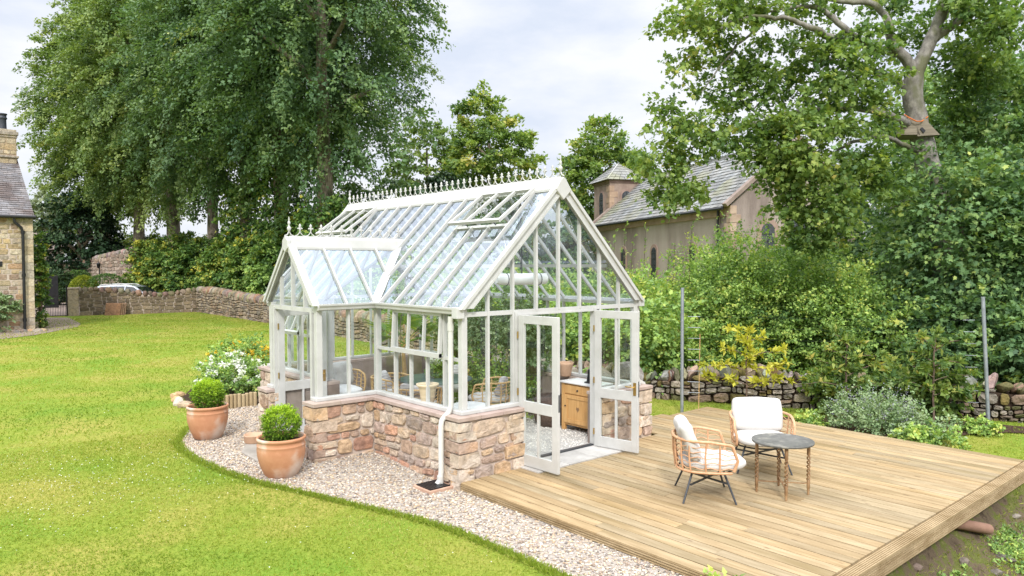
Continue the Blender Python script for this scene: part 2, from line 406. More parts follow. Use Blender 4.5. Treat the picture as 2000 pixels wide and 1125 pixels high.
def leaf_mesh(name, P, A, Nn, Ln, Wd, val, shape, m, parent=None, extra_kind=None):
    pts, k = LEAF_SHAPES[shape]
    N = len(P)
    A = unit(A); S = unit(np.cross(Nn, A)); Nn = np.cross(A, S)
    V = np.empty((N, k, 3))
    for i, (u, v, w) in enumerate(pts):
        V[:, i] = P + (Ln * u)[:, None] * A + (Wd * v)[:, None] * S + (Ln * w)[:, None] * Nn
    if parent is not None: V = V - OFF.get(parent.name, np.zeros(3))
    me = bpy.data.meshes.new(name)
    me.vertices.add(N * k); me.vertices.foreach_set('co', V.reshape(-1).astype(np.float32))
    me.loops.add(N * k); me.loops.foreach_set('vertex_index', np.arange(N * k, dtype=np.int32))
    me.polygons.add(N); me.polygons.foreach_set('loop_start', np.arange(0, N * k, k, dtype=np.int32))
    try: me.polygons.foreach_set('loop_total', np.full(N, k, np.int32))
    except Exception: pass
    at_ = me.attributes.new('v', 'FLOAT', 'FACE')
    at_.data.foreach_set('value', np.clip(val, 0, 1).astype(np.float32))
    me.update(calc_edges=True)
    return link_mesh(name, me, m, parent)

def spray_leaves(anch, dirs, per, length, width, lsize, droop=0.4, vbase=None, aspect=0.75, nup=0.9, jitter=0.16, nnoise=0.5):
    """leaves along short drooping sprays: anch (S,3), dirs (S,3)"""
    S = len(anch)
    t = rng.random((S, per)) ** 0.8
    ln = length * (0.6 + 0.8 * rng.random((S, 1)))
    d = unit(dirs)
    pos = anch[:, None] + d[:, None] * (t * ln)[..., None]
    pos[..., 2] -= droop * (t ** 2) * ln
    side = rng.normal(0, 1, (S, per, 3)) * (width * (1.15 - 0.75 * t))[..., None]
    side[..., 2] *= 0.45
    pos = pos + side
    ax = d[:, None] * 0.7 + rng.normal(0, 0.55, (S, per, 3)); ax[..., 2] -= 0.5 * droop
    nn = rng.normal(0, nnoise, (S, per, 3)) + d[:, None] * 0.45; nn[..., 2] += nup
    vb = rng.normal(0.45, 0.14, (S, 1)) if vbase is None else vbase[:, None]
    val = vb + rng.normal(0, jitter, (S, per)) + 0.12 * (t - 0.5)
    L = lsize * (0.65 + 0.7 * rng.random((S, per)))
    n = S * per
    return pos.reshape(n, 3), ax.reshape(n, 3), nn.reshape(n, 3), L.reshape(n), L.reshape(n) * aspect, val.reshape(n)

def lump_radius(dirs, k=14, amp=0.28, seed=None):
    g = np.random.default_rng(seed) if seed is not None else rng
    c = unit(g.normal(0, 1, (k, 3)))
    d = dirs @ c.T
    return 1 - amp * 0.6 + amp * np.max(np.clip(d - 0.55, 0, None) / 0.45, axis=1) * 1.1

def crown(c, rad, S, per, sl, sw, lsize, droop=0.4, inner=0.45, amp=0.28, vmean=0.45, vsd=0.14, shape_pow=1.0, zcut=-1.0, bias=None, outw=0.8, jitter=0.13, nnoise=0.42):
    """sprays over a lumpy ellipsoid volume"""
    d = unit(rng.normal(0, 1, (int(S * 1.6), 3)))
    d = d[d[:, 2] > zcut][:S]
    r_ = inner + (1 - inner) * rng.random(len(d)) ** 0.6
    lr = lump_radius(d, amp=amp)
    q = d * (r_ * lr)[:, None]
    if shape_pow != 1.0:      # narrower towards the top
        f = 1 - (shape_pow - 1) * np.clip(q[:, 2], 0, 1)
        q[:, 0] *= f; q[:, 1] *= f
    P = np.array(c) + q * np.array(rad)
    dirs = d * np.array([1, 1, 0.5]) * outw + rng.normal(0, 0.35, d.shape)
    vb = rng.normal(vmean, vsd, len(d))
    if bias is not None: vb = vb + bias(P)
    return spray_leaves(P, dirs, per, sl, sw, lsize, droop, vb, jitter=jitter, nnoise=nnoise)

def cat_leaves(*parts): return tuple(np.concatenate([p[i] for p in parts]) for i in range(6))

def leaves(name, data, shape, m, parent=None): 
    P, A, Nn, L, W, v = data
    return leaf_mesh(name, P, A, Nn, L, W, v, shape, m, parent)

def limb(mb, pts, r0, r1, n=8, wob=0.0, sub=5):
    """smooth tapering limb through pts"""
    pts = [Vector(p) for p in pts]
    out, rr = [], []
    N = len(pts)
    for i in range(N - 1):
        p0, p1, p2, p3 = pts[max(i - 1, 0)], pts[i], pts[i + 1], pts[min(i + 2, N - 1)]
        for k in range(sub):
            t = k / sub
            q = 0.5 * ((2 * p1) + (p2 - p0) * t + (2 * p0 - 5 * p1 + 4 * p2 - p3) * t * t + (3 * p1 - p0 - 3 * p2 + p3) * t ** 3)
            out.append(q + Vector((rnd.gauss(0, wob), rnd.gauss(0, wob), rnd.gauss(0, wob))))
    out.append(pts[-1])
    for i in range(len(out)):
        f = i / (len(out) - 1)
        rr.append((r0 + (r1 - r0) * f) * (1 + rnd.uniform(-.06, .06)))
    mb.tube(out, rr, n)
    return out

# leaf palettes (dark .. light)
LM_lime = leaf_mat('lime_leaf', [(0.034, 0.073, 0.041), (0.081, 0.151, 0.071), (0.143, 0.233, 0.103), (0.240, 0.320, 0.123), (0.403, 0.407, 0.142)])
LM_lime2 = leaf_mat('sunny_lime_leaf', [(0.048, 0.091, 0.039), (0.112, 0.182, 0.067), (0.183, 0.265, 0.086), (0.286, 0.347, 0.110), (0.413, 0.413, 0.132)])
LM_syc = leaf_mat('sycamore_leaf', [(0.038, 0.084, 0.033), (0.087, 0.162, 0.053), (0.165, 0.254, 0.067), (0.269, 0.347, 0.086), (0.505, 0.432, 0.120)], trans=0.38)
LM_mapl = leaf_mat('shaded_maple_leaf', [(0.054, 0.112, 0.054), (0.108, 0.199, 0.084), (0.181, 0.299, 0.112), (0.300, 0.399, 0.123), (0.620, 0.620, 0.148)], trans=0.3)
LM_shrub = leaf_mat('hawthorn_leaf', [(0.067, 0.135, 0.047), (0.148, 0.257, 0.080), (0.262, 0.405, 0.115), (0.410, 0.549, 0.143), (0.620, 0.620, 0.173)])
LM_yew = leaf_mat('yew_leaf', [(0.011, 0.030, 0.016), (0.022, 0.049, 0.024), (0.038, 0.074, 0.032), (0.068, 0.115, 0.041)], trans=0.12)
LM_ivy = leaf_mat('ivy_leaf', [(0.029, 0.071, 0.024), (0.072, 0.153, 0.041), (0.145, 0.255, 0.061), (0.272, 0.357, 0.082), (0.617, 0.544, 0.082)], trans=0.2, rough=0.38)
LM_box = leaf_mat('box_leaf', [(0.037, 0.085, 0.014), (0.104, 0.198, 0.022), (0.263, 0.431, 0.032), (0.469, 0.620, 0.046)], trans=0.3)
LM_gold = leaf_mat('golden_leaf', [(0.17, 0.22, 0.03), (0.34, 0.37, 0.04), (0.50, 0.49, 0.06), (0.60, 0.56, 0.11)], trans=0.35)
LM_olive = leaf_mat('olive_leaf', [(0.083, 0.140, 0.070), (0.175, 0.270, 0.140), (0.305, 0.398, 0.223), (0.492, 0.572, 0.362)], trans=0.2)
LM_palm = leaf_mat('palm_leaf', [(0.056, 0.126, 0.022), (0.126, 0.238, 0.039), (0.252, 0.364, 0.056), (0.532, 0.462, 0.112)], trans=0.35)
LM_mint = leaf_mat('catmint_leaf', [(0.086, 0.151, 0.070), (0.185, 0.281, 0.130), (0.302, 0.398, 0.211), (0.432, 0.518, 0.318)], trans=0.25)
LM_lav = leaf_mat('lavender_flower', [(0.26, 0.25, 0.33), (0.36, 0.34, 0.45), (0.46, 0.44, 0.55)], trans=0.2)
LM_whitefl = leaf_mat('white_petal', [(0.62, 0.64, 0.60), (0.76, 0.77, 0.75), (0.82, 0.83, 0.82)], trans=0.25)
LM_yelfl = leaf_mat('yellow_petal', [(0.55, 0.33, 0.02), (0.68, 0.47, 0.03), (0.75, 0.6, 0.08)], trans=0.25)
LM_grass = leaf_mat('grass_blade', [(0.096, 0.169, 0.015), (0.168, 0.249, 0.024), (0.253, 0.321, 0.040), (0.348, 0.363, 0.077), (0.449, 0.424, 0.154)], trans=0.35, rough=0.65)

# ------------------------------------------------------------------ ground
def sstep(a, b, x):
    t = np.clip((x - a) / (b - a), 0, 1); return t * t * (3 - 2 * t)
def H(x, y):
    x = np.asarray(x, float); y = np.asarray(y, float)
    h = 0.09 * sstep(0.2, 2.2, y)
    h = h - 1.25 * sstep(-3.9, -7.5, y) * sstep(-0.3, 1.6, x) * (1 - 0.85 * sstep(5.6, 9.0, x))
    h = h - 0.46 * sstep(-3.9, -4.55, y) * sstep(0.6, 1.6, x) * (1 - sstep(5.2, 6.6, x))
    h = h + 0.012 * np.sin(1.3 * x + 0.7 * y) * np.sin(0.9 * y - 0.5 * x) * (np.abs(y + 1) > 0) * sstep(1.2, 3, np.abs(x - 1.5))
    return h
GRAVEL = [(0.3, -3.75), (-0.62, -3.9), (-0.74, -3.2), (-0.77, -2.57), (-0.79, -1.9), (-0.82, -1.12), (-0.93, -0.45), (-1.18, 0.38), (-1.45, 1.05), (-1.82, 1.81), (-1.97, 2.5), (-2.03, 3.19), (-2.02, 3.9), (-1.92, 4.5), (-1.6, 5.2), (-1.05, 6.0), (-0.55, 6.55), (0.4, 6.6), (0.4, 3.0), (0.4, 0.0)]
GR = np.array(GRAVEL)
def inpoly(x, y, P):
    c = np.zeros(np.shape(x), bool); n = len(P)
    for i in range(n):
        x0, y0 = P[i]; x1, y1 = P[(i + 1) % n]
        if y0 == y1: continue
        k = ((y0 > y) != (y1 > y)) & (x < (x1 - x0) * (y - y0) / (y1 - y0) + x0)
        c ^= k
    return c
XS = np.concatenate([np.array([-400, -150, -70, -40, -25, -18]), np.arange(-14, 14.01, 0.2), np.array([17, 22, 30, 45, 70, 150, 400])])
YS = np.concatenate([np.array([-60, -30, -18, -12]), np.arange(-9, 12.01, 0.2), np.array([13, 15, 18, 22, 28, 36, 46, 60, 90, 150, 300, 900])])
gx, gy = np.meshgrid(XS, YS)
hz = H(gx, gy)
nv = gx.size; nx = len(XS)
idx = np.arange(nv).reshape(gx.shape)
F = np.stack([idx[:-1, :-1], idx[:-1, 1:], idx[1:, 1:], idx[1:, :-1]], -1).reshape(-1, 4)
me = bpy.data.meshes.new('lawn')
me.from_pydata(np.stack([gx, gy, hz], -1).reshape(-1, 3).tolist(), [], F.tolist())
me.polygons.foreach_set('use_smooth', np.ones(len(me.polygons), bool))
M_lawn, t_, n_ = new_mat('mown_lawn')
L_ = t_.links.new
o_ = n_.new('ShaderNodeOutputMaterial'); p_ = n_.new('ShaderNodeBsdfPrincipled'); L_(p_.outputs[0], o_.inputs[0])
tc_ = n_.new('ShaderNodeTexCoord')
def noise(sc_, det=5, rough=0.6, mpn=None):
    z = n_.new('ShaderNodeTexNoise'); z.inputs['Scale'].default_value = sc_; z.inputs['Detail'].default_value = det; z.inputs['Roughness'].default_value = rough
    L_((mpn or tc_).outputs['Object' if mpn is None else 0], z.inputs[0]); return z
def ramp(src, stops):
    r_ = n_.new('ShaderNodeValToRGB'); els = r_.color_ramp.elements
    els[0].position, els[0].color = stops[0][0], (*stops[0][1], 1)
    els[1].position, els[1].color = stops[-1][0], (*stops[-1][1], 1)
    for pz, c_ in stops[1:-1]:
        e_ = els.new(pz); e_.color = (*c_, 1)
    L_(src, r_.inputs[0]); return r_
def mixc(f, a, b, bt='MIX'):
    x_ = n_.new('ShaderNodeMixRGB'); x_.blend_type = bt
    if isinstance(f, float): x_.inputs[0].default_value = f
    else: L_(f, x_.inputs[0])
    L_(a, x_.inputs[1]); L_(b, x_.inputs[2]); return x_.outputs[0]
fine = ramp(noise(28, 8, 0.75).outputs[0], [(0.3, (0.11, 0.17, 0.02)), (0.5, (0.20, 0.25, 0.033)), (0.68, (0.285, 0.305, 0.058))])
patch = ramp(noise(0.55, 6, 0.6).outputs[0], [(0.36, (0.74, 0.96, 0.8)), (0.5, (1, 1, 1)), (0.62, (1.36, 1.06, 1.7))])
col_ = mixc(1.0, fine.outputs[0], patch.outputs[0], 'MULTIPLY')
dry = ramp(noise(1.6, 7, 0.7).outputs[0], [(0.6, (0, 0, 0)), (0.75, (0.55, 0.55, 0.55))])
brown = n_.new('ShaderNodeRGB'); brown.outputs[0].default_value = (0.36, 0.30, 0.11, 1)
col_ = mixc(dry.outputs[0], col_, brown.outputs[0])
# bare bank soil below the deck's open end
sp_ = n_.new('ShaderNodeSeparateXYZ'); L_(tc_.outputs['Object'], sp_.inputs[0])
mr_ = n_.new('ShaderNodeMapRange'); mr_.inputs['From Min'].default_value = -0.10; mr_.inputs['From Max'].default_value = -0.26
L_(sp_.outputs['Z'], mr_.inputs[0])
soil = ramp(noise(5, 8, 0.7).outputs[0], [(0.3, (0.05, 0.036, 0.024)), (0.48, (0.13, 0.098, 0.065)), (0.58, (0.10, 0.12, 0.025)), (0.75, (0.22, 0.18, 0.10))])
col_ = mixc(mr_.outputs[0], col_, soil.outputs[0])
L_(col_, p_.inputs['Base Color']); p_.inputs['Roughness'].default_value = 0.95; p_.inputs['Specular IOR Level'].default_value = 0.1
bz = n_.new('ShaderNodeBump'); bz.inputs['Strength'].default_value = 0.7; bz.inputs['Distance'].default_value = 0.03
L_(noise(45, 6, 0.7).outputs[0], bz.inputs['Height']); L_(bz.outputs[0], p_.inputs['Normal'])
lawn = link_mesh('lawn', me, M_lawn); tag(lawn, 'mown green lawn round the greenhouse', 'lawn', kind='structure')

# gravel bed sheet + pebbles
st = 0.05
qx, qy = np.meshgrid(np.arange(-2.2, 0.5, st), np.arange(-4.1, 6.8, st))
ins = inpoly(qx + st / 2, qy + st / 2, GR)
vid = -np.ones((qx.shape[0] + 1, qx.shape[1] + 1), int)
vs_, fs_ = [], []
for j, i in zip(*np.nonzero(ins)):
    q = []
    for dj, di in ((0, 0), (0, 1), (1, 1), (1, 0)):
        if vid[j + dj, i + di] < 0:
            vid[j + dj, i + di] = len(vs_)
            x_, y_ = -2.2 + st * (i + di), -4.1 + st * (j + dj)
            vs_.append((x_, y_, float(H(x_, y_)) + 0.012))
        q.append(int(vid[j + dj, i + di]))
    fs_.append(q)
me = bpy.data.meshes.new('gravel_path'); me.from_pydata(vs_, [], fs_)
tag(link_mesh('gravel_path', me, M_gravelbase), 'pale pink gravel bed curving round the greenhouse', 'gravel path', kind='structure')

def pebble_mesh(name, P, rad, cols, label):
    iv = np.array([v[:] for v in ICO[1][0]]); ifc = np.array(ICO[1][1])
    N = len(P); k = len(iv)
    V = iv[None] * (1 + rng.normal(0, 0.13, (N, k, 1)))
    sc_ = rad[:, None] * np.stack([1 + 0.35 * rng.random(N), 0.75 + 0.3 * rng.random(N), 0.45 + 0.25 * rng.random(N)], -1)
    V = V * sc_[:, None, :]
    a = rng.random(N) * 6.28; ca, sa = np.cos(a)[:, None], np.sin(a)[:, None]
    x_, y_ = V[..., 0] * ca - V[..., 1] * sa, V[..., 0] * sa + V[..., 1] * ca
    V = np.stack([x_, y_, V[..., 2]], -1) + P[:, None, :]
    Fc = (ifc[None] + (np.arange(N) * k)[:, None, None]).reshape(-1)
    nf = N * len(ifc)
    me = bpy.data.meshes.new(name)
    me.vertices.add(N * k); me.vertices.foreach_set('co', V.reshape(-1).astype(np.float32))
    me.loops.add(nf * 3); me.loops.foreach_set('vertex_index', Fc.astype(np.int32))
    me.polygons.add(nf); me.polygons.foreach_set('loop_start', np.arange(0, nf * 3, 3, dtype=np.int32))
    c = me.attributes.new('col', 'FLOAT_COLOR', 'FACE')
    cc = np.ones((N, 4), np.float32); cc[:, :3] = cols
    c.data.foreach_set('color', np.repeat(cc, len(ifc), 0).ravel())
    me.update(calc_edges=True)
    return tag(link_mesh(name, me, M_pebble), label, 'gravel', kind='stuff')
PEB = np.array([(0.60, 0.52, 0.44), (0.70, 0.66, 0.60), (0.46, 0.40, 0.35), (0.58, 0.46, 0.34), (0.76, 0.74, 0.71), (0.24, 0.23, 0.23), (0.44, 0.42, 0.43), (0.64, 0.56, 0.43), (0.36, 0.30, 0.26), (0.70, 0.68, 0.66)])
NP = 30000
px_ = rng.uniform(-2.05, 0.4, NP); py_ = rng.uniform(-3.9, 6.6, NP)
k_ = inpoly(px_, py_, GR) & ~((px_ > -0.9) & (py_ > 2.05) & (py_ < 3.9)) & ~((px_ > 0.02) & (py_ > 0)) & ~((px_ > 0.1) & (py_ <= 0))
px_, py_ = px_[k_], py_[k_]
pebble_mesh('pebbles', np.stack([px_, py_, H(px_, py_) + 0.014 + 0.006 * rng.random(len(px_))], -1), rng.uniform(0.007, 0.017, len(px_)),
            np.clip(PEB[rng.integers(0, len(PEB), len(px_))] * rng.uniform(0.72, 1.12, (len(px_), 1)) * np.array([1.0, .94, .86]), 0, .85), 'loose pink and buff pebbles covering the gravel bed')
NP = 9000
px_ = rng.uniform(0.3, 3.4, NP); py_ = rng.uniform(0.25, 5.9, NP)
pebble_mesh('pebbles', np.stack([px_, py_, np.full(NP, 0.115)], -1), rng.uniform(0.008, 0.018, NP),
            np.array([(0.76, 0.745, 0.71)]) * rng.uniform(0.8, 1.12, (NP, 1)), 'white pebbles covering the greenhouse floor')

# grass blades (nobody could count them)
def grass(N, x0, x1, y0, y1, hgt, wid, jit=.10):
    x_ = rng.uniform(x0, x1, N); y_ = rng.uniform(y0, y1, N)
    k = (rng.random(N) < sstep(y0, y0 + .12 * (y1 - y0), y_) * (1 - sstep(y1 - .2 * (y1 - y0), y1, y_)) + (y0 < -5)) & ~inpoly(x_, y_, GR) & ~((x_ > -0.02) & (x_ < 6.45) & (y_ > -4.5) & (y_ < 0.05)) & ~((x_ > -0.95) & (x_ < 3.8) & (y_ > 0) & (y_ < 6.3)) & (H(x_, y_) > -0.14)
    x_, y_ = x_[k], y_[k]
    n = len(x_)
    P = np.stack([x_, y_, H(x_, y_) - 0.003], -1)
    A = rng.normal(0, 0.75, (n, 3)); A[:, 2] = 0.55 + 0.5 * rng.random(n)
    Nn = rng.normal(0, .55, (n, 3)); Nn[:, 2] += 0.9
    pt = 0.5 + 0.2 * np.sin(1.1 * x_ + 1.7 * np.sin(0.6 * y_)) * np.sin(0.9 * y_ + 0.8 * x_) + 0.12 * np.sin(0.5 * x_ - 0.8 * y_) + 0.09 * np.sin(3.1 * x_ + 2.2 * y_) * np.sin(2.7 * y_ - 1.3 * x_)
    L = hgt * (0.5 + rng.random(n))
    return P, A, Nn, L, wid * (0.6 + 0.8 * rng.random(n)), pt + rng.normal(0, jit, n) + (.17 - jit) * .6
g1 = grass(160000, -8.5, 0.3, -5.2, 5.5, 0.035, 0.009)
g2 = grass(90000, -13, 9, 3.5, 16, 0.045, 0.016, .12)
g4 = grass(90000, -14, 9, 13, 38, 0.05, 0.03, .07)
g3 = grass(26000, 3.6, 11.5, -5.5, 3.2, 0.05, 0.012)
ei = rng.integers(1, 15, 15000); et = rng.random((15000, 1)); ep = GR[ei] * (1 - et) + GR[ei + 1] * et
dn_ = GR[ei + 1] - GR[ei]; nn_ = np.stack([-dn_[:, 1], dn_[:, 0]], -1); nn_ = unit(nn_)
ep = ep + nn_ * rng.normal(.035, .03, (15000, 1)); A5 = rng.normal(0, .6, (15000, 3)); A5[:, 2] = .7
g5 = (np.stack([ep[:, 0], ep[:, 1], H(ep[:, 0], ep[:, 1])], -1), A5, rng.normal(0, 1, (15000, 3)) + np.array([0, 0, .6]), .05 * (.5 + rng.random(15000)), np.full(15000, .009), rng.normal(.42, .13, 15000))
ga = leaves('grass', cat_leaves(g1, g2, g3, g4, g5), 'long', LM_grass); tag(ga, 'short mown grass blades over the lawn', 'grass', kind='stuff')
# daisies / clover heads
N_ = 800
x_ = np.concatenate([rng.normal(-3.6, 1.3, N_), rng.uniform(-8, -0.8, 350)]); y_ = np.concatenate([rng.normal(3.0, 1.0, N_), rng.uniform(-5, 8, 350)])
k_ = ~inpoly(x_, y_, GR) & (x_ < -1.0); x_, y_ = x_[k_], y_[k_]; n = len(x_)
cd = (np.stack([x_, y_, H(x_, y_) + 0.03], -1), rng.normal(0, 1, (n, 3)) * np.array([1, 1, .2]), np.tile([0, 0, 1.0], (n, 1)) + rng.normal(0, .2, (n, 3)), np.full(n, 0.014), np.full(n, 0.014), rng.random(n))
tag(leaves('clover_flowers', cd, 'oval', LM_whitefl), 'tiny white clover heads dotted over the lawn', 'clover', kind='stuff')

# lawn edging strip along the gravel
mb = MB()
ed = [GR[i] for i in range(1, 17)]
fine_e = []
for i in range(len(ed) - 1):
    for k in range(4): fine_e.append(ed[i] + (ed[i + 1] - ed[i]) * k / 4)
fine_e.append(ed[-1])
for a, b in zip(fine_e[:-1], fine_e[1:]):
    za, zb = float(H(*a)), float(H(*b))
    mb.bar((a[0], a[1], za - 0.034), (b[0], b[1], zb - 0.034), 0.008, 0.07, col=(1, 1, 1))
tag(mb.build('lawn_edging', M_soil), 'thin dark edging strip between lawn and gravel', 'edging')

# ------------------------------------------------------------------ stone laying
PAL_G = [(0.47, 0.37, 0.27), (0.52, 0.44, 0.35), (0.40, 0.27, 0.19), (0.40, 0.20, 0.14), (0.46, 0.25, 0.17), (0.52, 0.36, 0.21), (0.55, 0.49, 0.42), (0.36, 0.26, 0.21), (0.42, 0.33, 0.30), (0.30, 0.25, 0.23), (0.50, 0.40, 0.31), (0.57, 0.51, 0.44), (0.44, 0.32, 0.20)]
PAL_X = [] ; PAL_D = [(0.20, 0.18, 0.16), (0.26, 0.235, 0.205), (0.16, 0.145, 0.13), (0.29, 0.255, 0.21), (0.22, 0.17, 0.145), (0.19, 0.18, 0.17), (0.33, 0.30, 0.26)]
PAL_F = [(0.30, 0.25, 0.19), (0.36, 0.30, 0.23), (0.24, 0.20, 0.16), (0.40, 0.34, 0.27), (0.33, 0.25, 0.18), (0.28, 0.25, 0.22)]
PAL_C = [(0.50, 0.42, 0.29), (0.55, 0.47, 0.35), (0.46, 0.36, 0.23), (0.58, 0.51, 0.40), (0.42, 0.29, 0.19), (0.52, 0.41, 0.25), (0.44, 0.38, 0.31), (0.36, 0.27, 0.21)]
def rubble(mb, P0, u, L, z0f, z1f, nrm, hmin=0.07, hmax=0.18, amin=0.8, amax=2.6, gap=0.012, dep=0.03, pal=PAL_G, rd=None, warp=0.02, dark=0.06, ground=0.0, sq=3.0):
    """irregular coursed stones as real bumps on a wall face. z0f,z1f: bottom/top heights as functions of s"""
    rd = rd or rnd
    u = Vector(u).normalized(); nrm = Vector(nrm).normalized(); P0 = Vector(P0)
    cells = []
    zmin = min(z0f(0), z0f(L)); zmax = max(z1f(0), z1f(L), z1f(L / 2))
    z = zmin; first = True
    while z < zmax - 0.02:
        h = rd.uniform(hmin, hmax)
        if zmax - (z + h) < hmin * 0.7: h = zmax - z
        s = 0.0
        while s < L - 0.01:
            w = h * rd.uniform(amin, amax)
            if L - (s + w) < h * 0.6: w = L - s
            if h > hmin * 1.7 and rd.random() < 0.28:
                k = rd.uniform(0.4, 0.6)
                cells.append((s, s + w, z, z + h * k)); 
                if w > h * 1.5:
                    m = rd.uniform(.35, .65); cells.append((s, s + w * m, z + h * k, z + h)); cells.append((s + w * m, s + w, z + h * k, z + h))
                else: cells.append((s, s + w, z + h * k, z + h))
            else: cells.append((s, s + w, z, z + h))
            s += w
        z += h
    ph = rd.uniform(0, 6)
    def wz(s, z):
        if warp == 0: return z
        f = min(1, max(0, (z - zmin) / 0.08)) * min(1, max(0, (zmax - z) / 0.08))
        return z + f * warp * (math.sin(2.1 * s + ph + 3 * z) + 0.6 * math.sin(5.3 * s + 2 * ph - 4 * z))
    for (s0, s1, a0, a1) in cells:
        sc_, zc = (s0 + s1) / 2, (a0 + a1) / 2
        if zc > z1f(sc_) - 0.02 or zc < z0f(sc_) - 0.04: continue
        hw, hh = (s1 - s0) / 2 - gap, (a1 - a0) / 2 - gap
        if hw < 0.012 or hh < 0.012: continue
        npt = 10
        base = rd.choice(pal)
        k = rd.uniform(0.82, 1.15)
        col = tuple(min(1, c * k) for c in base)
        ring = []
        e_ = 2.0 / rd.uniform(sq, sq + 3.5)
        off = rd.uniform(0, 0.6)
        for i in range(npt):
            an = 2 * math.pi * (i + off) / npt
            cx_, sy_ = math.cos(an), math.sin(an)
            rx = math.copysign(abs(cx_) ** e_, cx_) * hw * rd.uniform(0.9, 1.02)
            ry = math.copysign(abs(sy_) ** e_, sy_) * hh * rd.uniform(0.88, 1.03)
            ring.append((rx, ry))
        d = dep * rd.uniform(0.55, 1.25)
        t1, t2 = rd.uniform(-0.25, 0.25), rd.uniform(-0.25, 0.25)
        vs = []
        for sc2, dd in ((1.0, -0.012), (0.975, d * 0.75), (0.88, d * 1.0), (0.42, d * 1.05)):
            for rx, ry in ring:
                s_, z_ = sc_ + rx * sc2, zc + ry * sc2
                z_ = wz(s_, z_)
                q = P0 + u * s_ + nrm * (dd + (d * (t1 * rx / hw + t2 * ry / hh) + rd.uniform(-.28, .28) * d if dd > 0 else 0))
                vs.append((q.x, q.y, z_))
        fs = []
        for r_ in range(3):
            for i in range(npt):
                j = (i + 1) % npt
                fs.append((r_ * npt + i, r_ * npt + j, (r_ + 1) * npt + j, (r_ + 1) * npt + i))
        fs.append(tuple(range(3 * npt, 4 * npt)))
        flip = (u.cross(Vector((0, 0, 1)))).dot(nrm) < 0
        if flip: fs = [f[::-1] for f in fs]
        mb.add(vs, fs, col)
# ------------------------------------------------------------------ the greenhouse
W, LEN, Y1, Y2, PX = 3.70, 6.14, 2.034, 3.892, -0.915
x0, x1, yf, yb = 0.137, 3.52, 0.113, 6.03
xr = (x0 + x1) / 2
ys1, ys2, xp = 2.171, 3.755, -0.80
yp = (ys1 + ys2) / 2
ZC, ZS, ZT, ZE = 0.90, 0.955, 2.15, 2.20     # coping top, sill top, transom, roof spring
ZR = 3.885; KM = (ZR - ZE) / (xr - x0)
ZP = 3.09; KP = (ZP - ZE) / (yp - ys1)
xm = x0 + (ZP - ZE) / KM
GH = thing('greenhouse', 'cream framed Victorian style greenhouse on a low rubble stone wall with a glazed porch', 'greenhouse', (0, 0, 0))
G = lambda mb, name, m, parent=None, **k: mb.build(name, m, parent or GH, **k)

# dwarf wall: mortar core, rubble faces, coping, rendered inside
core = MB(); T = 0.28
DX0, DX1 = 1.03, 2.60                              # door opening in the gable
segs = [(0, DX0, 0, T), (DX1, W, 0, T), (0, T, T, Y1), (PX, T, Y1, Y1 + T), (PX, PX + T, Y1 + T, Y1 + 0.30),
        (PX, PX + T, Y2 - 0.30, Y2 - T), (PX, T, Y2 - T, Y2), (0, T, Y2, LEN), (T, W, LEN - T, LEN), (W - T, W, T, LEN - T)]
for a, b, c, d in segs: core.bb(a + .012, b - .012, c + .012, d - .012, -0.35, ZC - 0.05)
wall = G(core, 'stone_base', M_gmortar)
PAL_H = [tuple(min(.85, (.74 * c[i] + .30 * (.50, .415, .355)[i]) * 1.12) for i in range(3)) for c in PAL_G]
rs = MB(); rd = random.Random(3)
f0 = lambda s: -0.05
f1 = lambda s: ZC - 0.055
def face(P, u, L, n, **k): rubble(rs, P, u, L, f0, f1, n, rd=rd, pal=PAL_H, hmin=0.085, hmax=0.22, amin=0.65, amax=2.6, gap=0.009, dep=0.018, **k)
face((0, 0, 0), (1, 0, 0), DX0, (0, -1, 0))
face((DX1, 0, 0), (1, 0, 0), W - DX1, (0, -1, 0))
face((0, Y1, 0), (0, -1, 0), Y1, (-1, 0, 0))
face((PX, Y1, 0), (1, 0, 0), -PX, (0, -1, 0))
face((PX, Y1 + 0.30, 0), (0, -1, 0), 0.30, (-1, 0, 0))
face((PX, Y2, 0), (0, -1, 0), 0.30, (-1, 0, 0))
face((0, LEN, 0), (0, -1, 0), LEN - Y2, (-1, 0, 0))
face((PX, Y2, 0), (1, 0, 0), -PX, (0, 1, 0))
face((W, 0, 0), (0, 1, 0), LEN, (1, 0, 0))
face((PX + .0, Y2 - .3, 0), (1, 0, 0), T, (0, -1, 0))
# big corner stones wrapping the arrises
for cx, cy, ax, ay in ((0, 0, 1, 1), (PX, Y1, 1, 1), (W, 0, -1, 1), (PX, Y2, 1, -1), (DX0, 0, -1, 1), (DX1, 0, 1, 1)):
    z = -0.03; i = 0
    while z < ZC - 0.12:
        h = rd.uniform(0.10, 0.19)
        if z + h > ZC - 0.13: h = ZC - 0.06 - z
        a, b = (rd.uniform(.24, .33), rd.uniform(.13, .18)) if i % 2 == 0 else (rd.uniform(.13, .18), rd.uniform(.24, .33))
        if (cx, cy) in ((DX0, 0), (DX1, 0)): b = 0.2
        b = min(b, 0.29)
        c = rd.choice([PAL_H[0], PAL_H[1], PAL_H[6], PAL_H[11], PAL_H[10], PAL_H[5], PAL_H[7]]); k = rd.uniform(.92, 1.15)
        c = tuple(q * k for q in c)
        o = 0.022
        X0, X1 = sorted((cx - ax * o, cx + ax * a)); Y0, Y1_ = sorted((cy - ay * o, cy + ay * b))
        n0 = len(rs.v)
        rs.bb(X0, X1, Y0, Y1_, z + 0.008, z + h - 0.008, c)
        for q in range(n0, len(rs.v)):
            p = rs.v[q]; rs.v[q] = (p[0] + rd.uniform(-.012, .012), p[1] + rd.uniform(-.012, .012), p[2] + rd.uniform(-.01, .01))
        z += h; i += 1
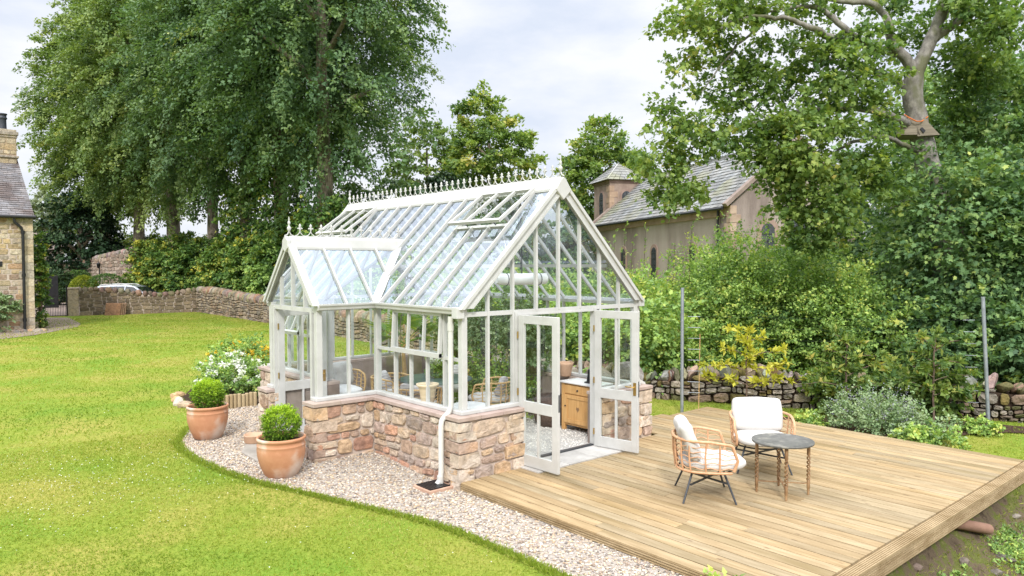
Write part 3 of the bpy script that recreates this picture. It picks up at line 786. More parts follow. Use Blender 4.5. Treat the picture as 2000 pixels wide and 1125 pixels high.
st_o = rs.build('rubble_stones', M_stone, wall)
bv = st_o.modifiers.new('bevel', 'BEVEL'); bv.width = 0.007; bv.segments = 1; bv.limit_method = 'ANGLE'; bv.angle_limit = R(50)
cop = MB(); O = 0.035
def coping(a, b, c, d, along):
    """slabs of coping stone with thin joints"""
    n = max(1, round((b - a if along == 'x' else d - c) / 0.42))
    for i in range(n):
        k = rd.uniform(.92, 1.08); col = (k, k * rd.uniform(.97, 1.02), k * rd.uniform(.96, 1.03))
        if along == 'x':
            s0, s1 = a + (b - a) * i / n, a + (b - a) * (i + 1) / n
            cop.bb(s0 + .0015, s1 - .0015, c, d, ZC - .05, ZC + rd.uniform(-.002, .002), col)
        else:
            s0, s1 = c + (d - c) * i / n, c + (d - c) * (i + 1) / n
            cop.bb(a, b, s0 + .0015, s1 - .0015, ZC - .05, ZC + rd.uniform(-.002, .002), col)
coping(-O, DX0 + .02, -O, T + .02, 'x'); coping(DX1 - .02, W + O, -O, T + .02, 'x')
coping(-O, T + .02, T + .02, Y1 - O, 'y'); coping(PX - O, T + .02, Y1 - O, Y1 + T, 'x'); coping(PX - O, PX + T, Y1 + T, Y1 + .31, 'y')
coping(PX - O, PX + T, Y2 - .31, Y2 - T, 'y'); coping(PX - O, T + .02, Y2 - T, Y2 + O, 'x')
coping(-O, T + .02, Y2 + O, LEN + O, 'y'); coping(T + .02, W + O, LEN - T, LEN + O, 'x'); coping(W - T - .02, W + O, T + .02, LEN - T, 'y')
cop.build('coping', M_coping, wall, bevel=0.006)
ren = MB()      # rendered inner faces of the low wall
ren.bb(T - .004, T + .012, T, Y1 + .0, 0.0, ZC - .052); ren.bb(T - .004, T + .012, Y2, LEN - T, 0.0, ZC - .052)
ren.bb(T, W - T, LEN - T - .012, LEN - T + .004, 0.0, ZC - .052); ren.bb(W - T - .012, W - T + .004, T, LEN - T, 0.0, ZC - .052)
ren.bb(PX + T, T, Y2 - T - .014, Y2 - T + .002, 0.0, ZC - .052); ren.bb(PX + T, T, Y1 + T - .002, Y1 + T + .014, 0.0, ZC - .052)
ren.bb(DX1 - .012, DX1 + .004, .015, T, 0.0, ZC - .052); ren.bb(DX0 - .004, DX0 + .012, .015, T, 0.0, ZC - .052)
ren.build('inner_render', M_render, wall)

# sill
sl = MB()
def sill(a, b, c, d): sl.bb(a, b, c, d, ZC + .001, ZS)
sill(x0 - .045, 1.05, yf - .045, yf + .06); sill(2.55, x1 + .045, yf - .045, yf + .06)
sill(x0 - .045, x0 + .06, yf + .06, ys1 - .045); sill(xp - .045, x0 + .06, ys1 - .045, ys1 + .06); sill(xp - .045, xp + .06, ys1 + .06, ys1 + .14)
sill(xp - .045, xp + .06, ys2 - .14, ys2 - .06); sill(xp - .045, x0 + .06, ys2 - .06, ys2 + .045)
sill(x0 - .045, x0 + .06, ys2 + .045, yb + .045); sill(x0 + .06, x1 + .045, yb - .06, yb + .045); sill(x1 - .06, x1 + .045, yf + .06, yb - .06)
G(sl, 'sill', M_paint, bevel=0.01)

# posts
def post(x, y, w=.085, z1=ZE + .02):
    m = MB(); m.bb(x - w / 2, x + w / 2, y - w / 2, y + w / 2, ZS - .002, z1); 
    G(m, 'corner_post', M_paint, bevel=0.006)
for x, y in ((x0 + .035, yf + .035), (x1 - .035, yf + .035), (x0 + .035, yb - .035), (x1 - .035, yb - .035), (xp + .035, ys1 + .035), (xp + .035, ys2 - .035), (x0 + .03, ys1 + .03), (x0 + .03, ys2 - .03)): post(x, y)

BW, BD = .034, .055; RB = .026            # glazing bar width, depth
def roof_z(x): return ZE + KM * (min(x, 2 * xr - x) - x0)
def porch_z(y): return ZE + KP * (min(y, 2 * yp - y) - ys1)

# --- front and rear gables
gxs = [x0 + (x1 - x0) * i / 8 for i in range(9)]
def gable(y, name, door):
    fr, gl = MB(), MB()
    fr.bb(x0 + .07, x1 - .07, y + .0, y + .05, ZT - .028, ZT + .028)
    for i in range(1, 8):
        z0_ = ZT if (door and 3 <= i <= 5) else ZS - .002
        fr.bb(gxs[i] - BW / 2, gxs[i] + BW / 2, y - .004, y + .048, z0_, roof_z(gxs[i]) - .03)
    for i in range(8):
        a, b = gxs[i], gxs[i + 1]
        gl.poly([(a, y + .03, ZT), (b, y + .03, ZT), (b, y + .03, roof_z(b)), (a, y + .03, roof_z(a))])
        if not (door and 2 <= i <= 5): gl.quad((a, y + .03, ZS), (b, y + .03, ZS), (b, y + .03, ZT), (a, y + .03, ZT))
    if door:
        for xx in (DX0 - .0, 2.56): fr.bb(xx - .025, xx + .025, y - .012, y + .075, .115, ZT)
        gl.quad((2.58, y + .03, ZS), (gxs[6], y + .03, ZS), (gxs[6], y + .03, ZT), (2.58, y + .03, ZT))
        fr.bb(DX0, 2.56, y - .01, y + .07, ZT - .05, ZT - .028)
    G(fr, name + '_frame', M_paint); G(gl, name + '_glazing', M_glass)
gable(yf, 'gable', True); gable(yb - .05, 'rear_gable', False)

# --- long walls
NB = 15
bys = [yf + (yb - yf) * i / NB for i in range(NB + 1)]
def side_wall(x, ya, yb_, ys, name, skip=(), rail=True):
    fr, gl = MB(), MB()
    fr.bb(x - .012, x + .06, ya, yb_, ZT, ZE + .0)
    if rail: fr.bb(x, x + .045, ya, yb_, 1.56, 1.60)
    for yy in ys:
        if yy in skip: fr.bb(x, x + .045, yy - BW / 2, yy + BW / 2, ZS, 1.56)
        else: fr.bb(x - .004, x + .05, yy - BW / 2, yy + BW / 2, ZS - .002, ZT)
    e_ = [ya] + list(ys) + [yb_]
    for a, b in zip(e_[:-1], e_[1:]):
        top = 1.58 if (skip and min(skip) - .5 < (a + b) / 2 < max(skip) + .5) else ZT
        gl.quad((x + .025, a, ZS), (x + .025, b, ZS), (x + .025, b, top), (x + .025, a, top))
    G(fr, name + '_frame', M_paint); G(gl, name + '_glazing', M_glass)
cas_y = [bys[1], bys[2], bys[3], bys[4]]
side_wall(x0, yf + .07, ys1 - .0, [y for y in bys[1:] if y < ys1 - .1], 'side_wall', skip=(bys[2], bys[3]))
side_wall(x0, ys2 + .0, yb - .07, [y for y in bys if ys2 + .1 < y < yb - .1], 'side_wall', rail=True)
side_wall(x1 - .05, yf + .07, yb - .07, bys[1:-1], 'rear_wall', rail=False)
# porch side walls
def porch_side(y, name):
    fr, gl = MB(), MB()
    xs = [xp + .07 + (x0 - .03 - xp - .07) * i / 2 for i in range(3)]
    fr.bb(xp + .07, x0, y - .012 if y < yp else y - .06, y + .06 if y < yp else y + .012, ZT, ZE)
    fr.bb(xs[1] - BW / 2, xs[1] + BW / 2, y - .004 if y < yp else y - .05, y + .05 if y < yp else y + .004, ZS - .002, ZT)
    for a, b in ((xs[0], xs[1]), (xs[1], x0)): gl.quad((a, y + (.025 if y < yp else -.025), ZS), (b, y + (.025 if y < yp else -.025), ZS), (b, y + (.025 if y < yp else -.025), ZT), (a, y + (.025 if y < yp else -.025), ZT))
    G(fr, name + '_frame', M_paint); G(gl, name + '_glazing', M_glass)
porch_side(ys1, 'porch_side'); porch_side(ys2, 'porch_side')
# porch gable
fr, gl = MB(), MB()
fr.bb(xp, xp + .05, ys1 + .07, ys2 - .07, ZT - .03, ZT + .03)
pys = [ys1 + (ys2 - ys1) * i / 4 for i in range(5)]
for yy in pys[1:4]: fr.bb(xp - .004, xp + .05, yy - BW / 2, yy + BW / 2, ZT, porch_z(yy) - .03)
for i in range(4):
    a, b = pys[i], pys[i + 1]
    gl.poly([(xp + .03, a, ZT), (xp + .03, b, ZT), (xp + .03, b, porch_z(b)), (xp + .03, a, porch_z(a))])
PD0, PD1 = ys1 + .17, ys2 - .15                        # porch door jambs
for yy in (PD0, PD1): fr.bb(xp - .012, xp + .075, yy - .03, yy + .03, .115, ZT)
for a, b in ((ys1 + .07, PD0), (PD1, ys2 - .07)): gl.quad((xp + .03, a, ZS), (xp + .03, b, ZS), (xp + .03, b, ZT), (xp + .03, a, ZT))
G(fr, 'porch_gable_frame', M_paint); G(gl, 'porch_gable_glazing', M_glass)

# --- roofs
V0, V1, V0b = (x0, ys1, ZE), (xm, yp, ZP), (x0, ys2, ZE)
def on_roof(x, y, up=0): return (x - up * .70, y, roof_z(x) + up * .71)
rb, rg = MB(), MB()
VENTS = [(1, 4), (12, 15)]
xv = x0 + (xr - x0) * 0.66                                # lower edge of the vent openings
for k in range(0, NB + 1):
    yy = bys[k] if 0 < k < NB else (yf + .02 if k == 0 else yb - .02)
    xs_ = x0 - .05
    if ys1 < yy < ys2:
        t = 1 - abs(yy - yp) / (yp - ys1); xs_ = x0 + t * (xm - x0)
    xe_ = xr - .03
    if any(a < k < b for a, b in VENTS): xe_ = xv
    rb.bar(on_roof(xs_, yy, .012), on_roof(xe_, yy, .012), RB, BD, up=(-.7, 0, .7))
    rb.bar((2 * xr - x0 + .05, yy, roof_z(x0) - .05 + .01), (xr + .03, yy, roof_z(xr) - .03 + .01), RB, BD, up=(.7, 0, .7))
for a, b in VENTS:       # trimmer below each vent, and jambs
    rb.bar(on_roof(xv, bys[a], .0), on_roof(xv, bys[b], .0), .05, .05, up=(-.7, 0, .7))
rb.bar((xr, yf, ZR - .03), (xr, yb, ZR - .03), .06, .12)
for xx in (x0 + .62, 2 * xr - x0 - .62): rb.bar((xx, yf + .05, roof_z(xx) - .06), (xx, yb - .05, roof_z(xx) - .06), .04, .05)
for yy in (bys[5], bys[10]): rb.bar((x0 + 1.02, yy, roof_z(x0 + 1.02) - .05), (2 * xr - x0 - 1.02, yy, roof_z(x0 + 1.02) - .05), .035, .06)
G(rb, 'roof_bars', M_paint)
def pane(a, b, x_lo_a, x_lo_b, x_hi, left=True):
    f = (lambda x: x) if left else (lambda x: 2 * xr - x)
    rg.poly([(f(x_lo_a), a, roof_z(x_lo_a)), (f(x_hi), a, roof_z(x_hi)), (f(x_hi), b, roof_z(x_hi)), (f(x_lo_b), b, roof_z(x_lo_b))])
for k in range(NB):
    a, b = bys[k], bys[k + 1]
    hi = xv if any(p <= k < q for p, q in VENTS) else xr
    cuts = sorted({a, b} | {q for q in (ys1, yp, ys2) if a < q < b})
    for c0, c1 in zip(cuts[:-1], cuts[1:]):
        lo = []
        for yy in (c0, c1):
            lo.append(x0 + max(0.0, 1 - abs(yy - yp) / (yp - ys1)) * (xm - x0) if ys1 <= yy <= ys2 else x0 - .05)
        if c1 <= ys1 or c0 >= ys2: lo = [x0 - .05] * 2
        else: lo = [max(x0, q) for q in lo]
        pane(c0, c1, lo[0], lo[1], hi)
    pane(a, b, x0 - .05, x0 - .05, xr, False)
G(rg, 'roof_glazing', M_rglass)
# porch roof
pb, pg = MB(), MB()
def on_porch(x, y, up=0): return (x, y - up * .7 if y < yp else y + up * .7, porch_z(y) + up * .71)
pxs = [xp + .02 + i * .4385 for i in range(5)]
for sgn in (1, -1):
    ylo = ys1 if sgn == 1 else ys2
    for i, x in enumerate(pxs):
        t = max(0, (x - x0) / (xm - x0)); 
        if t >= 1: continue
        ya = (ylo - sgn * .05) if t == 0 else ylo + sgn * t * (yp - ys1)
        pb.bar((x, ya, ZE + KP * abs(ya - ylo) * (1 if t > 0 else -1) + .012), (x, yp - sgn * .02, ZP + .0), RB, BD, up=(0, -.7 * sgn, .7))
    e_ = [xp] + pxs[1:4] + [xm]
    for a, b in zip(e_[:-1], e_[1:]):
        cuts = sorted({a, b} | ({x0} if a < x0 < b else set()))
        for c0, c1 in zip(cuts[:-1], cuts[1:]):
            ya = ylo + sgn * max(0, (c0 - x0) / (xm - x0)) * (yp - ys1); yb_ = ylo + sgn * max(0, (c1 - x0) / (xm - x0)) * (yp - ys1)
            if c1 <= x0: ya = yb_ = ylo - sgn * .05
            zf = lambda y: ZE + KP * (y - ylo) * sgn
            pg.poly([(c0, ya, zf(ya)), (c1, yb_, zf(yb_)), (c1, yp, ZP), (c0, yp, ZP)])
pb.bar((xp, yp, ZP - .03), (xm, yp, ZP - .03), .05, .1)
G(pb, 'porch_roof_bars', M_paint); G(pg, 'porch_roof_glazing', M_rglass)
# valley boards
for Va in (V0, V0b):
    m = MB(); d = Vector(V1) - Vector(Va)
    a = Vector(Va) + Vector((-.03, 0, .0)); 
    m.bar(a + Vector((0, 0, .02)), Vector(V1) + Vector((0, 0, .02)), .13, .03, up=(-.35, -.35 if Va is V0 else .35, .9))
    G(m, 'valley_board', M_paint)
# ridge caps
def ridge_cap(p, q, side, w, kk, name):
    m = MB(); p, q, side = Vector(p), Vector(q), Vector(side)
    dn = Vector((0, 0, -kk * w))
    top = Vector((0, 0, .055)); t = Vector((0, 0, -.03))
    prof = [(-side * w + dn + top * .75), (-side * .055 + top + Vector((0, 0, .015))), (-side * .03 + top + Vector((0, 0, .045))), (side * .03 + top + Vector((0, 0, .045))), (side * .055 + top + Vector((0, 0, .015))), (side * w + dn + top * .75), (side * w + dn + top * .75 + t), (-side * w + dn + top * .75 + t)]
    m.extr([p + v for v in prof], q - p)
    return G(m, name, M_paint)
rc1 = ridge_cap((xr, yf - .07, ZR), (xr, yb + .07, ZR), (1, 0, 0), .105, KM, 'ridge_cap')
rc2 = ridge_cap((xp - .07, yp, ZP), (xm + .05, yp, ZP), (0, 1, 0), .085, KP, 'porch_ridge_cap')
# cresting
def fleur(m, P, u, s):
    """one cast fleur-de-lis spike of height ~.2*s standing on a pair of curved stays"""
    P = Vector(P); u = Vector(u); up = Vector((0, 0, .84)); pitch = .161 * s
    for sg in (-1, 1):
        m.tube([P + u * sg * pitch / 2 + up * .006, P + u * sg * pitch * .25 + up * .022 * s, P + u * sg * pitch * .1 + up * .05 * s, P + up * .085 * s], .0075, 5, caps=False)
    m.tube([P + up * .075 * s, P + up * .10 * s, P + up * .125 * s, P + up * .155 * s, P + up * .18 * s, P + up * .215 * s], [.009, .010, .020, .012, .021, .004], 6)
    for sg in (-1, 1):
        m.tube([P + up * .115 * s, P + u * sg * .022 * s + up * .14 * s, P + u * sg * .034 * s + up * .128 * s], [.010, .013, .011], 5)
def finial(m, P, u, s):
    P = Vector(P); u = Vector(u); up = Vector((0, 0, 1))
    for sg in (-1, 1): m.tube([P + u * sg * .085 * s + up * .004, P + u * sg * .03 * s + up * .03 * s, P + up * .09 * s], .010, 5, caps=False)
    m.lathe([(.002, .07 * s), (.014, .085 * s), (.036 * s, .13 * s), (.034 * s, .15 * s), (.010, .185 * s), (.010, .195 * s), (.024 * s, .225 * s), (.022 * s, .245 * s), (.007, .275 * s), (.012, .29 * s), (.002, .34 * s)], P, 12)
def cresting(a, b, n, name, cap_z, ends, s):
    m = MB(); a, b = Vector(a), Vector(b); u = (b - a).normalized()
    m.bar(a, b, .022, .016)
    L = (b - a).length
    for i in range(n):
        if i == 0 and ends[0] or i == n - 1 and ends[1]: continue
        fleur(m, a + u * (L * i / (n - 1)), u, s * L / (n - 1) / .161)
    o = G(m, name, M_paint)
    for e_, p in zip(ends, (a, b)):
        if e_:
            f = MB(); finial(f, p, u, .84); f.build('finial', M_paint, o)
cresting((xr, yf - .03, ZR + .105), (xr, yb + .03, ZR + .105), 39, 'ridge_cresting', 0, (True, True), 1.0)
cresting((xp - .03, yp, ZP + .105), (xm - .02, yp, ZP + .105), 12, 'porch_cresting', 0, (True, False), 1.0)

# bargeboards
def barge(p, q, d, n, w=.15, th=.045):
    """board from eave p to apex q, hanging down w; d = outward normal"""
    m = MB(); p, q, d = Vector(p), Vector(q), Vector(d)
    a = (q - p).normalized(); dn = d.cross(a)
    if dn.z > 0: dn = -dn
    hz = Vector((a.x, a.y, 0)).normalized(); ih = 1 / abs(a.z); iv = 1 / math.hypot(a.x, a.y)
    def strip(o0, o1, t, cut=0.0):      # between perpendicular offsets o0 (upper) and o1 (lower), cut level at the eave
        m.extr([p + hz * o0 * ih + a * cut, q - Vector((0, 0, o0 * iv)), q - Vector((0, 0, o1 * iv)), p + hz * o1 * ih + a * cut], d * t)
    strip(0, w, th); strip(-.028, .018, th + .03, -.01); strip(w - .028, w, th + .016)
    return G(m, n, M_paint)
for y, d in ((yf - .012, (0, -1, 0)), (yb + .012, (0, 1, 0))):
    barge((x0 - .035, y, ZE + .03), (xr, y, ZR + .045), d, 'bargeboard', .115); barge((x1 + .035, y, ZE + .03), (xr, y, ZR + .045), d, 'bargeboard', .115)
    m = MB(); c = Vector((xr, y + d[1] * .03, ZR - .02))
    m.extr([c + Vector((-.155, 0, -.055)), c + Vector((-.05, 0, .085)), c + Vector((0, 0, .125)), c + Vector((.05, 0, .085)), c + Vector((.155, 0, -.055)), c + Vector((0, 0, -.2))], Vector(d) * .055)
    G(m, 'apex_board', M_paint, bevel=.012)
for yy in (ys1 - .03, ys2 + .03): barge((xp - .012, yy, ZE + .03), (xp - .012, yp, ZP + .045), (-1, 0, 0), 'porch_bargeboard', w=.075)
m = MB(); c = Vector((xp - .045, yp, ZP - .0))
m.extr([c + Vector((0, -.10, -.06)), c + Vector((0, -.085, .05)), c + Vector((0, 0, .115)), c + Vector((0, .085, .05)), c + Vector((0, .10, -.06)), c + Vector((0, 0, -.13))], (-.055, 0, 0)); G(m, 'apex_board', M_paint, bevel=.01)

# gutters (ogee profile) and downpipes
def gutter(a, b, out):
    m = MB(); a, b, out = Vector(a), Vector(b), Vector(out)
    prof = [(0, -.045), (0, .04), (.018, .04), (.018, .0), (.07, .0), (.085, .04), (.10, .04), (.098, .018), (.078, -.008), (.072, -.035), (.05, -.045)]
    m.extr([a + out * p[0] + Vector((0, 0, p[1])) for p in prof], b - a)
    return G(m, 'gutter', M_paint)
ZG = ZE + .0
gutter((x0 - .014, yf - .02, ZG), (x0 - .014, ys1 - .113, ZG), (-1, 0, 0)); gutter((xp - .01, ys1 - .014, ZG), (x0 - .014, ys1 - .014, ZG), (0, -1, 0))
gutter((xp - .01, ys2 + .014, ZG), (x0 - .014, ys2 + .014, ZG), (0, 1, 0)); gutter((x0 - .014, ys2 + .113, ZG), (x0 - .014, yb + .02, ZG), (-1, 0, 0))
gutter((x1 + .014, yf - .02, ZG), (x1 + .014, yb + .02, ZG), (1, 0, 0))
m = MB()
m.bb(x0 - .118, x0 + .0, yf - .05, yf + .06, ZG - .09, ZG + .05); G(m, 'gutter_box', M_paint, bevel=.006)
m = MB(); m.bb(x1 - .0, x1 + .118, yf - .05, yf + .06, ZG - .07, ZG + .05); G(m, 'gutter_box', M_paint, bevel=.006)
def downpipe(pts, col=None):
    m = MB(); m.tube(pts, .035, 12)
    for p in (pts[1], pts[-2]): 
        m.tube([Vector(p) + Vector((0, 0, .05)), Vector(p) + Vector((0, 0, -.05))], .041, 12)
    return G(m, 'downpipe', M_upvc)
xq, yq = x0 - .06, yf + .16
downpipe([(xq, yq, 2.13), (xq, yq, 2.0), (xq, yq, 1.0), (xq - .03, yq, .93), (xq - .14, yq, .84), (xq - .155, yq, .77), (xq - .155, yq, .2), (xq - .17, yq, .1), (xq - .22, yq, .05)])
downpipe([(x1 + .06, yf + .05, 2.13), (x1 + .06, yf + .05, 2.0), (x1 + .06, yf + .05, 1.03), (x1 + .09, yf + .05, .96), (x1 + .22, yf + .05, .90), (x1 + .24, yf + .05, .82), (x1 + .24, yf + .05, .15)])
downpipe([(xp + .2, ys2 + .07, 2.13), (xp + .2, ys2 + .07, 2.0), (xp + .2, ys2 + .08, 1.1), (xp + .2, ys2 + .16, .98), (xp + .2, ys2 + .26, .96), (xp + .2, ys2 + .29, .88), (xp + .2, ys2 + .29, .15)])

# roof vents, hinged at the ridge
def roof_vent(a, b, ang):
    ya, yb_ = bys[a] + .02, bys[b] - .02
    Lv = math.hypot(xr - .06 - xv + .05, KM * (xr - .06 - xv + .05))
    th = math.atan(KM) - R(ang)
    hx, hzz = xr - .09, roof_z(xr - .09) + .06
    P = lambda t, y: (hx - math.cos(th) * t, y, hzz - math.sin(th) * t)
    upv = (-math.sin(th), 0, math.cos(th))
    m = MB()
    m.bar(P(0, ya), P(Lv, ya), .045, .04, up=upv); m.bar(P(0, yb_), P(Lv, yb_), .045, .04, up=upv)
    m.bar(P(Lv, ya - .02), P(Lv, yb_ + .02), .05, .045, up=upv); m.bar(P(.02, ya), P(.02, yb_), .04, .04, up=upv)
    for k in range(a + 1, b): m.bar(P(0, bys[k]), P(Lv, bys[k]), .034, .04, up=upv)
    v = G(m, 'roof_vent', M_paint)
    g = MB(); g.quad(P(.02, ya), P(Lv, ya), P(Lv, yb_), P(.02, yb_)); g.build('vent_pane', M_glass, v)
    for yy in (ya + .25, yb_ - .25):
        s_ = MB(); s_.tube([P(Lv - .05, yy), (xv + .02, yy, roof_z(xv) + .0)], .008, 6)
        s_.build('vent_stay', M_grey_metal, v)
roof_vent(1, 4, 9); roof_vent(12, 15, 9)

# casement in the side wall, top hung and standing ajar
def casement(ya, yb_, zt, zb, ang, name='casement_window', xx=x0, nb=2):
    L = zt - zb; th = R(ang)
    P = lambda t, y, o=0: (xx - .012 - math.sin(th) * t - o, y, zt - math.cos(th) * t)
    m = MB(); n = (-math.cos(th), 0, -math.sin(th))
    m.bar(P(0, ya), P(L, ya), .04, .045, up=n); m.bar(P(0, yb_), P(L, yb_), .04, .045, up=n)
    m.bar(P(.02, ya), P(.02, yb_), .045, .045, up=n); m.bar(P(L - .02, ya - .02), P(L - .02, yb_ + .02), .06, .05, up=n)
    for k in range(1, nb + 1):
        y = ya + (yb_ - ya) * k / (nb + 1); m.bar(P(0, y), P(L, y), .03, .04, up=n)
    w_ = G(m, name, M_paint)
    g = MB(); g.quad(P(0, ya), P(L, ya), P(L, yb_), P(0, yb_)); g.build('pane', M_glass, w_)
casement(bys[1] + .03, bys[4] - .03, ZT + .01, 1.585, 3.5)
casement(ys2 + .55, ys2 + 1.4, ZT + .01, 1.585, 24)

# doors
def door_leaf(h, ang, w, label, handle_side, z0_=.135, z1_=ZT - .035, handle=True):
    """leaf hinged at h=(x,y), swinging along direction ang (degrees from +x)"""
    u = Vector((math.cos(R(ang)), math.sin(R(ang)), 0)); n = Vector((-u.y, u.x, 0))
    B = Vector((h[0], h[1], 0))
    P = lambda s, z, o=0: B + u * s + n * o + Vector((0, 0, z))
    m = MB(); st_ = .105; th = .042
    def rail(s0, s1, a, b): 
        m.extr([P(s0, a, -th / 2), P(s1, a, -th / 2), P(s1, b, -th / 2), P(s0, b, -th / 2)], n * th)
    zm = .85
    rail(0, st_, z0_, z1_); rail(w - st_, w, z0_, z1_)
    rail(st_, w - st_, z0_, z0_ + .15); rail(st_, w - st_, z1_ - .11, z1_); rail(st_, w - st_, zm, zm + .14)
    m.extr([P(w / 2 - .016, z0_ + .15, -.018), P(w / 2 + .016, z0_ + .15, -.018), P(w / 2 + .016, zm, -.018), P(w / 2 - .016, zm, -.018)], n * .036)
    m.extr([P(w / 2 - .016, zm + .14, -.018), P(w / 2 + .016, zm + .14, -.018), P(w / 2 + .016, z1_ - .11, -.018), P(w / 2 - .016, z1_ - .11, -.018)], n * .036)
    d = G(m, 'door', M_paint, bevel=.004)
    if label: d['label'] = label
    g = MB()
    for a, b in ((z0_ + .15, zm), (zm + .14, z1_ - .11)): g.quad(P(st_, a), P(w - st_, a), P(w - st_, b), P(st_, b))
    g.build('pane', M_glass, d)
    if handle:
        hh = MB(); s = w - .05
        for sg in (-1, 1):
            hh.extr([P(s - .022, .94, sg * .022), P(s + .022, .94, sg * .022), P(s + .022, 1.12, sg * .022), P(s - .022, 1.12, sg * .022)], n * sg * .006)
            hh.tube([P(s, 1.06, sg * .02), P(s, 1.06, sg * .062), P(s - .03, 1.06, sg * .066), P(s - .125, 1.062, sg * .064)], .009, 8)
        hh.build('handle', M_brass, d)
    for z in (.35, 1.1, 1.85):
        hg = MB(); hg.tube([P(0.0, z - .045, -.028), P(0.0, z + .045, -.028)], .011, 8)
        hg.build('hinge', M_brass, d)
    lk = MB()
    lk.extr([P(w + .001, .92, -.011), P(w + .001, 1.14, -.011), P(w + .001, 1.14, .011), P(w + .001, .92, .011)], u * .003)
    lk.build('lock_plate', M_grey_metal, d)
    return d
door_leaf((1.06, yf - .03), -88, .72, 'double door leaf nearer the downpipe, open outward, without a handle', 0, handle=False)
door_leaf((2.53, yf - .03), -80, .72, 'double door leaf with brass lever handle, open outward', 0)
door_leaf((xp + .04, PD1 - .03), 0, .80, 'porch door with brass handle, folded back inside', 0)
# thresholds
m = MB()
for i, (a, b) in enumerate(((DX0 - .05, 1.55), (1.556, 2.1), (2.106, 2.72))): 
    k = (1.0, .93, 1.06)[i]; m.bb(a, b, -.36, .27, .02, .128, (k, k, k))
G(m, 'threshold_slab', M_slab, bevel=.006)
m = MB(); m.bb(DX0, 2.56, yf - .0, yf + .06, .128, .15); G(m, 'door_track', M_grey_metal)
m = MB(); m.bb(T, W - T, T, LEN - T, -.05, .112); m.bb(PX + .02, T, Y1 + T, Y2 - T, -.05, .112); G(m, 'floor', M_slab)
# raised bed behind the sill strip inside
# ------------------------------------------------------------------ timber deck
DK = thing('timber_deck', 'large pale pine plank deck in front of the greenhouse doors', 'deck', (3.2, -2.1, 0))
mb = MB(); rd = random.Random(11)
DXE, DYE, DZ = 6.36, -4.26, 0.11
bw = .1445; n = int(DXE / bw)
for i in range(n):
    xa = 0.005 + i * bw
    ys = [-.012 if xa < DX0 - .1 or xa > 2.7 else -.365]
    if xa > W: ys = [.0 + (.9 if xa < 5.2 else .75)]
    if xa > W - .05 and xa < W + .12: ys = [-.012]
    j = rd.uniform(DYE + .9, -0.9); ys += [j, DYE]
    for a, b in zip(ys[:-1], ys[1:]):
        k = rd.uniform(.86, 1.12); t = rd.uniform(-.05, .05)
        mb.bb(xa, xa + bw - .014, b + .0015, a - .0015, DZ - .028, DZ + rd.uniform(-.0015, .0015), (k * (1 + t), k, k * (1 - t * 1.5)))
mm = MB(); mm.bb(.03, DXE - .03, DYE + .02, -.05, DZ - .055, DZ - .05); mm.build('gap_shade_sheet', M_plastic, DK)  # black sheet added below the boards so the gaps between them read dark
o = mb.build('deck_boards', M_deck, DK); bv = o.modifiers.new('bevel', 'BEVEL'); bv.width = .003; bv.segments = 1; bv.limit_method = 'ANGLE'
mb = MB()
def ribbed(a, b, up, w, out, n=6, dep=.014, th=.028):
    """grooved board from a to b, width w along up, ribs facing out"""
    a, b, up, out = Vector(a), Vector(b), Vector(up), Vector(out)
    prof = []
    for i in range(n):
        s0 = w * i / n; s1 = w * (i + .50) / n; s2 = w * (i + .57) / n; s3 = w * (i + .94) / n
        prof += [(s0, 0), (s1, 0), (s2, -dep), (s3, -dep)]
    prof += [(w, 0), (w, -th), (0, -th)]
    k = rd.uniform(.9, 1.1)
    mb.extr([a + up * p[0] + out * p[1] for p in prof], b - a, (k, k, k))
ribbed((-.002, .0, DZ - .16), (-.002, DYE - .13, DZ - .16), (0, 0, 1), .145, (-1, 0, 0))
for i in range(3):                                        # nosing board and fascia along the open end
    xa, xb = [0, 2.2, 4.4, DXE + .02][i:i + 2]
    ribbed((xa + .001, DYE - .135, DZ - .012), (xb - .001, DYE - .135, DZ - .012), (0, 1, 0), .13, (0, 0, 1), n=6)
    ribbed((xa + .001, DYE - .135, DZ - .175), (xb - .001, DYE - .135, DZ - .175), (0, 0, 1), .14, (0, -1, 0))
ribbed((DXE + .02, DYE - .13, DZ - .16), (DXE + .02, .7, DZ - .16), (0, 0, 1), .145, (1, 0, 0))
mb.build('fascia', M_deck_edge, DK)
mb = MB()
for x in np.arange(.3, DXE, .6): mb.bb(x, x + .05, DYE - .10, -.4, DZ - .17, DZ - .03)
for x in (.5, 2.4, 4.3, 6.1):
    for y in (DYE + .1, -2.4): mb.bb(x, x + .1, y, y + .1, -1.6, DZ - .03)
mb.build('joists', M_deck_edge, DK)

